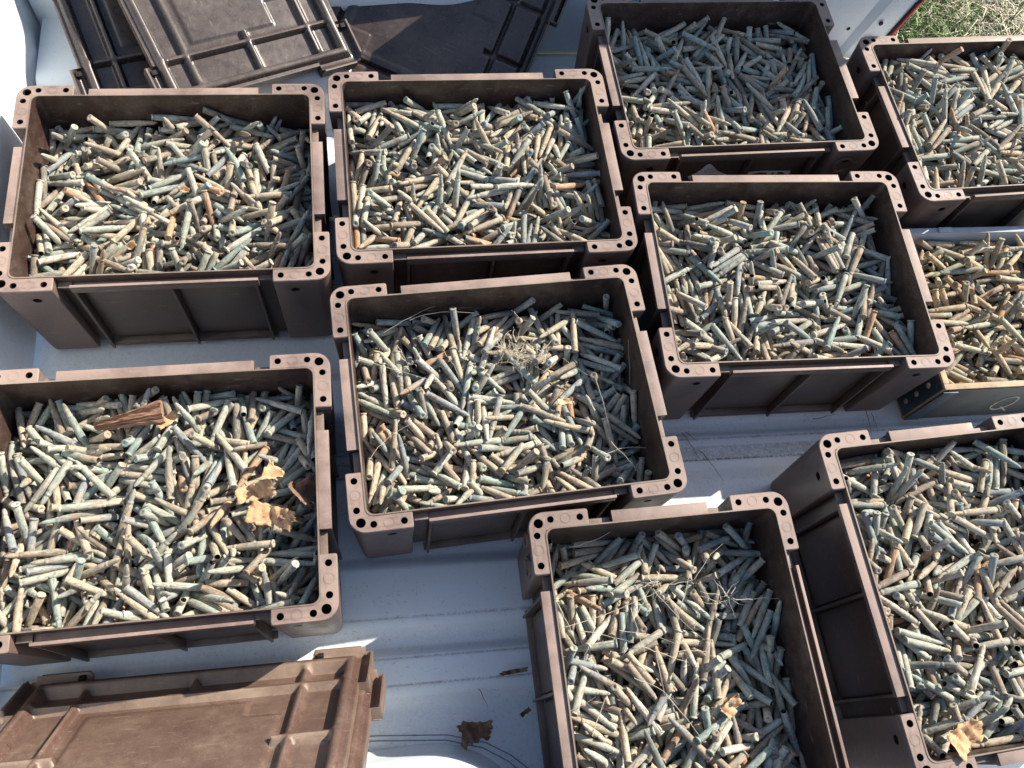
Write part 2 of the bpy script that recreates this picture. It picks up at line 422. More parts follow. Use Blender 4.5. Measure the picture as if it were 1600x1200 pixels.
# ------------------------------------------------------------------ crates
W_, D_, H_ = .56, .4435, .245
IX, IY = .2505, .1935                 # half size of the cavity at the rim
def rrect(hx, hy, r, n=5):
    p = []
    for cx, cy, a0 in ((hx-r, hy-r, 0), (-hx+r, hy-r, 90), (-hx+r, -hy+r, 180), (hx-r, -hy+r, 270)):
        for k in range(n+1):
            a = math.radians(a0+90*k/n); p.append((cx+r*math.cos(a), cy+r*math.sin(a)))
    return p
def crate_shell():
    bm = bmesh.new(); T = .0038
    prof = [(IX+T-.006, IY+T-.006, 0), (IX+T, IY+T, H_-.002), (IX+T-.0008, IY+T-.0008, H_+.001), (IX+.0008, IY+.0008, H_+.001), (IX, IY, H_-.002), (IX-.006, IY-.006, .006)]
    rings = []
    for hx, hy, z in prof: rings.append([bm.verts.new((x, y, z)) for x, y in rrect(hx, hy, .013)])
    for a, b in zip(rings, rings[1:]):
        n = len(a)
        for k in range(n): bm.faces.new((a[k], a[(k+1) % n], b[(k+1) % n], b[k]))
    bm.faces.new(rings[0][::-1]); bm.faces.new(rings[-1])
    # slight waviness of a used box
    for v in bm.verts:
        if v.co.z > .2:
            v.co.x += .0006*math.sin(v.co.y*31); v.co.y += .0012*math.sin(v.co.x*17)
    return bm_mesh(bm, 'crate_shell', 35)
def corner_post(sx, sy, boss=False):
    bm = bmesh.new(); L = .1; R = .027; t1 = W_/2-IX-.0030; t2 = D_/2-IY-.0030; X = W_/2; Y = D_/2
    out = [(X-L, Y-t2), (X-L, Y-.004), (X-L+.001, Y-.001), (X-L+.004, Y)]
    for k in range(9):
        a = math.pi/2*(1-k/8); out.append((X-R+R*math.cos(a), Y-R+R*math.sin(a)))
    out += [(X, Y-L+.004), (X-.001, Y-L+.001), (X-.004, Y-L), (X-t1, Y-L), (X-t1, Y-t2-.012), (X-t1-.004, Y-t2-.003), (X-t1-.013, Y-t2)]
    def low(x, y, z):
        k = .0114*(H_-z)/H_
        return (x - k*max(0, (x-(X-t1))/t1), y - k*max(0, (y-(Y-t2))/t2), z)
    def inset(p, d):
        cx, cy = X-t1/2, Y-t2/2
        x, y = p
        nx = x; ny = y
        if x > X-R*.6: nx = x-d
        if y > Y-R*.6: ny = y-d
        if x < X-L+.002: nx = x+d
        if y < Y-L+.002: ny = y+d
        return nx, ny
    circ = lambda c, r, n=14: [(c[0]+r*math.cos(2*math.pi*k/n), c[1]+r*math.sin(2*math.pi*k/n)) for k in range(n)][::-1]
    hs = [((X-.0185, Y-.0170), .0078), ((X-.038, Y-.0125), .0056), ((X-.086, Y-.0125), .0056), ((X-.0135, Y-.0375), .0056), ((X-.0135, Y-.086), .0056)]
    top = [(*inset(p, .0013), H_) for p in out]
    loops = holed(bm, top, [[(*q, H_) for q in circ(c, r)] for c, r in hs])
    m1 = [bm.verts.new(low(p[0], p[1], H_-.0013)) for p in out]
    n = len(out)
    for k in range(n): bm.faces.new((loops[0][k], m1[k], m1[(k+1) % n], loops[0][(k+1) % n]))
    m0 = [bm.verts.new(low(p[0], p[1], .003)) for p in out]
    def hole_side(k, axis):
        a0, a1 = m1[k].co.copy(), m1[(k+1) % n].co.copy(); b0, b1 = m0[k].co.copy(), m0[(k+1) % n].co.copy()
        r = .0072; f1 = .42 if axis == 'y' else .5
        zc = H_-.034; cmid = a0.lerp(a1, .45 if axis == 'y' else .55); dirn = (a1-a0).normalized()
        t = (a0.z-zc)/(a0.z-b0.z); cen = a0.lerp(b0, t).lerp(a1.lerp(b1, t), .45 if axis == 'y' else .55)
        dn = (b0-a0).normalized()
        ring = [tuple(cen + dirn*math.cos(2*math.pi*q/14)*r*1.05 + dn*math.sin(2*math.pi*q/14)*r) for q in range(14)][::-1]
        lp = holed(bm, [tuple(p) for p in (a0, b0, b1, a1)], [ring])
        inn = dirn.cross(dn); 
        if inn.x+inn.y > 0: inn = -inn
        deep = [bm.verts.new(v.co+inn*.02) for v in lp[1]]
        for q in range(14): bm.faces.new((lp[1][q], lp[1][(q+1) % 14], deep[(q+1) % 14], deep[q])).material_index = 1
        bm.faces.new(deep).material_index = 1
    for k in range(n):
        if k == 3: hole_side(k, 'y')
        elif k == 12: hole_side(k, 'x')
        else: bm.faces.new((m1[k], m0[k], m0[(k+1) % n], m1[(k+1) % n]))
    bm.faces.new(m0[::-1])
    for lp in loops[1:]:
        deep = [bm.verts.new((v.co.x, v.co.y, H_-.028)) for v in lp]; q = len(lp)
        for k in range(q): bm.faces.new((lp[k], lp[(k+1) % q], deep[(k+1) % q], deep[k])).material_index = 1
        bm.faces.new(deep).material_index = 1
    # shallow moulding rings on the top face
    for c in ((X-.062, Y-.0125), (X-.0135, Y-.062)):
        for rr0, rr1 in ((.0078, .0085),):
            a = [bm.verts.new((c[0]+rr0*math.cos(2*math.pi*k/18), c[1]+rr0*math.sin(2*math.pi*k/18), H_+.0004)) for k in range(18)]
            b = [bm.verts.new((c[0]+rr1*math.cos(2*math.pi*k/18), c[1]+rr1*math.sin(2*math.pi*k/18), H_+.0004)) for k in range(18)]
            for k in range(18): bm.faces.new((a[k], b[k], b[(k+1) % 18], a[(k+1) % 18]))
    for v in bm.verts: v.co.x *= sx; v.co.y *= sy
    me = bpy.data.meshes.new('corner_post')
    bmesh.ops.remove_doubles(bm, verts=bm.verts, dist=1e-5)
    bmesh.ops.recalc_face_normals(bm, faces=bm.faces); bm.to_mesh(me); bm.free(); shade(me, 32)
    return me
def side_frame(long, s):
    """ledge, ribs and stepped tabs moulded on one outer wall; long side at y=s*, short side at x=s*"""
    half = .155 if long else .082; wall = (IY if long else IX)+.0036; o1 = (D_/2 if long else W_/2)-.0055; tab = .178 if long else .120
    bl, br, bt = bmesh.new(), bmesh.new(), bmesh.new()
    def B(bm, u0, u1, d0, d1, z0, z1, bev=.0008):
        a, b = (wall-.001+d0, wall+d1)
        if long: box(bm, u0, u1, min(s*a, s*b), max(s*a, s*b), z0, z1, bev)
        else: box(bm, min(s*a, s*b), max(s*a, s*b), u0, u1, z0, z1, bev)
    dep = o1-wall
    low = .020 if (long and s < 0) else .0095
    if long and s < 0:
        B(bl, -half, half, 0, dep-.0057, H_-low-.003, H_-low)          # channel floor
        B(bl, -half, half, dep-.0055, dep-.0012, H_-low-.0035, H_-.0040)  # lip at its edge
    else: B(bl, -half, half, 0, dep-.0012, H_-low-.0035, H_-.0032)
    B(bt, -tab, -half-.0005, 0, dep*.55, H_-.022, H_-.016); B(bt, half+.0005, tab, 0, dep*.55, H_-.022, H_-.016)
    us = (-half+.003, .006, half-.006) if long else (-half+.003, half-.006)
    ribs = []
    for u in us:
        bm = bmesh.new(); B(bm, u-.0022, u+.0022, 0, dep-.002, .004, H_-low-.004, .0006)
        ribs.append(bm)
    # raised field behind the ribs and a foot strip
    B(bt, -half+.008, (.006 if long else half)-.006 if long else half-.012, 0, .0035, .03, H_-.030, .001)
    if long: B(bt, .014, half-.012, 0, .0035, .03, H_-.030, .001)
    B(bt, -half-.004, half+.004, 0, dep*.62, .004, .016, .001)
    return bm_mesh(bl, 'ledge', 30), bm_mesh(bt, 'wall_panel', 30), [bm_mesh(b, 'rib', 30) for b in ribs]
SHELL = crate_shell(); SHELL.materials.append(M['plastic'])
POSTS = [corner_post(sx, sy) for sx in (1, -1) for sy in (1, -1)]
for p in POSTS: p.materials.append(M['post']); p.materials.append(M['hole'])
FR = [side_frame(True, 1), side_frame(True, -1), side_frame(False, 1), side_frame(False, -1)]
for a, b, r in FR:
    a.materials.append(M['post']); b.materials.append(M['plastic'])
    for q in r: q.materials.append(M['plastic'])
CR = {'A': (-0.352, 1.001, -0.6, 'rear left crate beside the truck headboard, in front of the leaning lids'), 'B': (0.217, 1.027, 0.0, 'middle rear crate, in front of the upturned grooved lid'), 'C': (0.778, 1.238, 0.8, 'farthest crate, half in shadow, with a white sticker on its front'), 'D': (1.382, 1.116, 1.5, 'far right crate beside the grass, its right half outside the picture'), 'E': (0.784, 0.754, -2.0, 'crate right of centre, between the stickered crate and the bare white floor'), 'F': (0.208, 0.548, 1.9, 'centre crate with tangles of pale roots on its cartridges'), 'G': (-0.364, 0.416, -0.5, 'front left crate with bark and tan cardboard scraps on its cartridges'), 'H': (0.436, 0.044, 89.7, 'front crate set endwise, cartridges strewn with thin dry grass'), 'I': (0.968, 0.14, 91.2, 'front right corner crate, set endwise, with a deep shaded side wall')}
def crate(k):
    x, y, a, label = CR[k]
    t = thing('plastic_crate', (x, y, .0015), math.radians(a), label, 'crate', 'brown plastic crates full of old cartridges')
    link('shell', SHELL, None, t)
    for p in POSTS: link('corner_post', p, None, t)
    for a_, b_, r_ in FR:
        link('ledge', a_, None, t); link('wall_panel', b_, None, t)
        for q in r_: link('rib', q, None, t)
    return t
CT = {k: crate(k) for k in CR}
# round sockets on two of the crates
def socket(parent, pos, ny, r=.019):
    bm = bmesh.new(); n = 22; rings = [(r, 0), (r, .005), (r-.003, .006), (r-.0045, .005), (r-.005, .0008), (.0001, .0008)]
    prev = None
    for i, (rr, dd) in enumerate(rings):
        ring = [bm.verts.new((pos[0]+rr*math.cos(2*math.pi*k/n), pos[1]+ny*dd, pos[2]+rr*math.sin(2*math.pi*k/n))) for k in range(n)]
        if prev:
            for k in range(n): bm.faces.new((prev[k], prev[(k+1) % n], ring[(k+1) % n], ring[k])).material_index = 1 if i == 5 else 0
        prev = ring
    o = link('socket', bm_mesh(bm, 'socket', 40), [M['plastic'], M['hole']], parent); return o
socket(CT['C'], (.215, -D_/2+.0055, H_-.050), -1, .024)
socket(CT['H'], (.205, D_/2-.0045, H_-.058), 1, .018); socket(CT['H'], (.246, D_/2-.0045, H_-.042), 1, .013)

# stickers on the front of crate C
def sticker(parent, pts, y, marks):
    bm = bmesh.new(); vs = [bm.verts.new((x, y, z)) for x, z in pts]; bm.faces.new(vs)
    for v in vs: pass
    r = bmesh.ops.extrude_face_region(bm, geom=bm.faces[:])
    for e in r['geom']:
        if isinstance(e, bmesh.types.BMVert): e.co.y -= .0006
    o = link('sticker', bm_mesh(bm, 'sticker'), M['sticker'], parent)
    bm = bmesh.new()
    for (x0, z0, x1, z1, t) in marks:
        d = Vector((x1-x0, 0, z1-z0)).normalized(); nrm = Vector((-d.z, 0, d.x))*t/2
        q = [Vector((x0, y-.0009, z0))+nrm, Vector((x1, y-.0009, z1))+nrm, Vector((x1, y-.0009, z1))-nrm, Vector((x0, y-.0009, z0))-nrm]
        bm.faces.new([bm.verts.new(p) for p in q])
    link('print', bm_mesh(bm, 'print'), M['black_ink'] if 'black_ink' in M else M['black'], o)
    return o
ys = -(IY+.0036+.0052)
def mk(cx, cz, n, s):
    rr = random.Random(3); out = []
    for i in range(n):
        x = cx+rr.uniform(-.5, .5)*s; z = cz+rr.uniform(0, .4)*s; out.append((x, z, x+rr.uniform(.002, .006), z+rr.uniform(-.002, .004), .0011))
    return out
lett = []
xx = -.094
for gw in (.0022, .003, .0025, .0022, .003, .0024, .0028, 0, .0022, .003, .0024, .003, .0026):   # row of tiny illegible characters
    if gw: lett.append((xx, .160, xx+gw, .160, .0038))
    xx += gw+.0011
sticker(CT['C'], [(-.114, .157), (-.098, .168), (-.090, .180), (-.084, .193), (-.078, .197), (-.070, .191), (-.050, .170), (-.026, .158), (-.020, .150), (-.030, .140), (-.100, .140)], ys,
        lett + mk(-.074, .168, 12, .030) + [(-.078, .149, -.070, .149, .004), (-.064, .149, -.057, .149, .004), (-.106, .160, -.100, .157, .0012), (-.034, .160, -.04, .157, .0012)])
sticker(CT['C'], [(.020, .142), (.021, .163), (.05, .165), (.085, .163), (.104, .162), (.118, .160), (.121, .143), (.110, .150), (.100, .158), (.092, .159), (.086, .148), (.080, .158), (.070, .150), (.062, .159), (.046, .160), (.034, .158), (.026, .150)], ys, [])

# ------------------------------------------------------------------ lids
def lid_mesh(sign, name):
    st = .0035; nx = int(round(W_/st)); ny = int(round(D_/st)); hx, hy = W_/2, D_/2
    def sm(d, a, b): t = min(1, max(0, (d-a)/(b-a))); return t*t*(3-2*t)
    def bar(d, w=.0068): return math.exp(-(d/w)**4)
    def height(x, y):
        ax, ay = abs(x), abs(y); d = min(hx-ax, hy-ay)
        z = 0
        if d < .026:
            corner = (hx-ax < .10 and hy-ay < .10)
            if corner:
                dc = min(hx-ax, hy-ay); z = -.001 + .0085*(1-sm(dc, .003, .008)); 
                z -= .006*sm(dc, .008, .013)*(1-sm(dc, .022, .026))
            return z - .004
        z = .004*sm(d, .026, .030) 
        floor_ = sm(d, .040, .048)
        inner = -.015
        r = 0
        ix, iy = hx-.107, hy-.088
        r = max(r, bar(ay-iy), bar(ax-ix))
        if ay > iy: r = max(r, bar(ax))
        if ax > ix: r = max(r, bar(ay))
        if ax > ix-.024: r = max(r, bar(ay))
        # centre plateau with notched corners
        px, py = ix-.022, iy-.020
        e = min(px-ax, py-ay)
        if ax > px-.055 and ay > py-.045 and x*y > 0: e = min(e, max((px-.055)-ax, (py-.045)-ay))
        plate = sm(e, 0, .006)
        zz = inner + .0125*r + .0035*plate*(1-r)
        return z*(1-floor_) + floor_*zz
    v = {}; V = []; F = []
    def inside(x, y):
        ax, ay = abs(x), abs(y); 
        if hx-ax < .018 and ay < hy-.10: return False
        if hy-ay < .018 and ax < hx-.10: return False
        if ax > hx-.03 and ay > hy-.03:
            if (ax-(hx-.03))**2+(ay-(hy-.03))**2 > .0301**2: return False
        return True
    def vid(i, j):
        if (i, j) not in v:
            x, y = -hx+i*W_/nx, -hy+j*D_/ny; v[(i, j)] = len(V); V.append((x, y, height(x, y)*sign))
        return v[(i, j)]
    for i in range(nx):
        for j in range(ny):
            if inside(-hx+(i+.5)*W_/nx, -hy+(j+.5)*D_/ny): F.append((vid(i, j), vid(i+1, j), vid(i+1, j+1), vid(i, j+1)))
    bm = bmesh.new(); vs = [bm.verts.new(p) for p in V]
    for f in F: bm.faces.new([vs[i] for i in f])
    bm.edges.ensure_lookup_table()
    be = [e for e in bm.edges if e.is_boundary]
    r = bmesh.ops.extrude_edge_only(bm, edges=be)
    nv = [e for e in r['geom'] if isinstance(e, bmesh.types.BMVert)]
    for q in nv: q.co.z = -.020*sign - .004*sign
    r = bmesh.ops.extrude_edge_only(bm, edges=[e for e in r['geom'] if isinstance(e, bmesh.types.BMEdge)])
    for q in [e for e in r['geom'] if isinstance(e, bmesh.types.BMVert)]:
        q.co.x *= .991; q.co.y *= .989; q.co.z += .0
    top = [f for f in bm.faces]
    # thickness
    bmesh.ops.recalc_face_normals(bm, faces=bm.faces)
    me = bpy.data.meshes.new(name); bm.to_mesh(me); bm.free(); shade(me, 48)
    return me
LT, LB = lid_mesh(1, 'lid_up'), lid_mesh(-1, 'lid_down')
def lid(mesh, mat, loc, rz, ry, rx, spin, label, shift=(0, 0, 0)):
    """angles in degrees; shift moves the lid in its own axes"""
    R = Matrix.Rotation(math.radians(rz), 3, 'Z') @ Matrix.Rotation(math.radians(ry), 3, 'Y') @ Matrix.Rotation(math.radians(rx), 3, 'X') @ Matrix.Rotation(math.radians(spin), 3, 'Z')
    t = bpy.data.objects.new('crate_lid', None); C.objects.link(t)
    t.location = Vector(loc) + R @ Vector(shift); t.rotation_euler = R.to_euler()
    tag(t, label, 'crate lid', 'brown plastic crate lids')
    me = mesh.copy(); me.materials.append(mat); p = link('panel', me, None, t)
    md = p.modifiers.new('thickness', 'SOLIDIFY'); md.thickness = .0025; md.offset = -1
    # square latch slots and latches
    for sx in (-1, 1):
        for sy in (-1, 1):
            bm = bmesh.new(); box(bm, sx*(W_/2-.088)-.005, sx*(W_/2-.088)+.005, sy*(D_/2-.013)-.0055, sy*(D_/2-.013)+.0055, -.0075, .0012, .001)
            link('slot', bm_mesh(bm, 'slot', 30), M['hole'], t)
    return t
lidM = lid(LT, M['lid_top'], (-.339, .050, .224), -1.8, -4.1, -55, 0, 'sunlit muddy brown lid on top of the stack in the front left corner')
lidM2 = lid(LT, M['lid_top'], (-.339, .050, .224), -1.8, -4.1, -55, 0, 'brown lid just under the muddy lid in the front left corner', (.020, -.038, -.022))
lidK = lid(LT, M['lid_dark'], (-.306, 1.540, .262), 27, 8.7, 21.5, 90, 'dark ribbed lid leaning behind the two rear left crates, topmost there', (-.014, -.018, .004))
lidK2 = lid(LT, M['lid_dark'], (-.412, 1.560, .222), 20, 6, 21, 90, 'dark lid mostly hidden under another lid, beside the headboard')
lidL = lid(LB, M['lid_dark'], (0.216, 1.527, 0.136), -26, 6, 22, 0, 'upturned grooved lid half in shade behind the middle rear crate', (-.045, -.060, 0))
# black latch hanging from the lower front lid
def latch(parent, x, y):
    bm = bmesh.new()
    box(bm, x-.012, x+.002, y-.004, y+.030, -.016, -.006, .002); box(bm, x+.008, x+.020, y-.002, y+.034, -.014, -.006, .002)
    box(bm, x-.012, x+.020, y+.004, y+.010, -.026, -.018, .002)
    return link('latch', bm_mesh(bm, 'latch', 30), M['black'], parent)
latch(lidM2, -.155, D_/2-.016); latch(lidM2, .19, D_/2-.016)

# ------------------------------------------------------------------ wooden ammunition box at the right edge
J0 = (1.310, .688)
jb = thing('wooden_box', (J0[0], J0[1], .0015), math.radians(-1.5), 'pale wooden ammunition box with riveted steel corner at the right edge', 'box')
JW, JD, JH = .45, .366, .160
bm = bmesh.new()
for x0, x1, y0, y1 in ((-JW/2, JW/2, -JD/2, -JD/2+.012), (-JW/2, -JW/2+.012, -JD/2+.0125, JD/2-.0125), (JW/2-.012, JW/2, -JD/2+.0125, JD/2-.0125)):
    box(bm, x0, x1, y0, y1, 0, JH, .001)
box(bm, -JW/2+.0125, JW/2-.0125, -JD/2+.0125, JD/2-.0125, .002, .012, 0)
link('box_wall', bm_mesh(bm, 'box_wall', 30), M['wood'], jb)
bm = bmesh.new(); box(bm, -JW/2, JW/2, JD/2-.014, JD/2, 0, JH+.006, .001); box(bm, -.13, -.10, JD/2-.012, JD/2-.002, JH+.0062, JH+.011, .001)
link('back_board', bm_mesh(bm, 'back_board', 30), flat('grey_board', (.42, .44, .46), .7, 0, .15, 20, .3), jb)
bm = bmesh.new(); box(bm, -JW/2+.008, JW/2, -JD/2-.0025, -JD/2-.0002, .006, JH-.004, .0006); link('painted_panel', bm_mesh(bm, 'painted_panel', 30), M['wood_dark'], jb)
bm = bmesh.new(); box(bm, -JW/2-.0022, -JW/2-.0002, -JD/2+.004, -JD/2+.046, .008, JH-.006, .0006)
box(bm, -JW/2-.0022, -JW/2+.030, -JD/2-.0052, -JD/2-.0028, .008, JH-.006, .0006)
cp = link('steel_corner', bm_mesh(bm, 'steel_corner', 30), M['steel_blue'], jb)
for z in (.035, .075, .118):
    bm = bmesh.new(); n = 14
    pr = None
    for rr, xx in ((.0062, -.0022), (.0055, -.0042), (.003, -.0052), (.0001, -.0054)):
        ring = [bm.verts.new((-JW/2+xx, -JD/2+.027+rr*math.cos(2*math.pi*k/n), z+rr*math.sin(2*math.pi*k/n))) for k in range(n)]
        if pr:
            for k in range(n): bm.faces.new((pr[k], pr[(k+1) % n], ring[(k+1) % n], ring[k]))
        pr = ring
    link('rivet', bm_mesh(bm, 'rivet', 60), M['rivet'], cp)
v, f = tube([(-.04+.022*math.cos(a)-.10*0, -JD/2-.0032, .075+.034*math.sin(a)) for a in [i*math.pi/9 for i in range(19)]], .0018, 4)
v2, f2 = tube([(-.035, -JD/2-.0032, .055), (-.008, -JD/2-.0032, .030)], .0018, 4); k = len(v)
link('stencil_mark', mesh_vf('stencil_mark', v+v2, f+[tuple(i+k for i in q) for q in f2], 60), M['yellow_paint'], jb)

# ------------------------------------------------------------------ cartridges
PILE = {  # crate : world x, y, angle, floor height
    'A': (-0.352, 1.001, -0.01047, 0.1277),
    'B': (0.217, 1.027, 0.0, 0.1402),
    'C': (0.778, 1.238, 0.01396, 0.1286),
    'D': (1.382, 1.116, 0.02618, 0.1569),
    'E': (0.784, 0.754, -0.03491, 0.1365),
    'F': (0.208, 0.548, 0.03316, 0.1076),
    'G': (-0.364, 0.416, -0.00873, 0.1232),
    'H': (0.436, 0.044, 1.56556, 0.102),
    'I': (0.968, 0.14, 1.59174, 0.1511),
    'J': (1.31, 0.688, -0.02618, 0.0811),
}
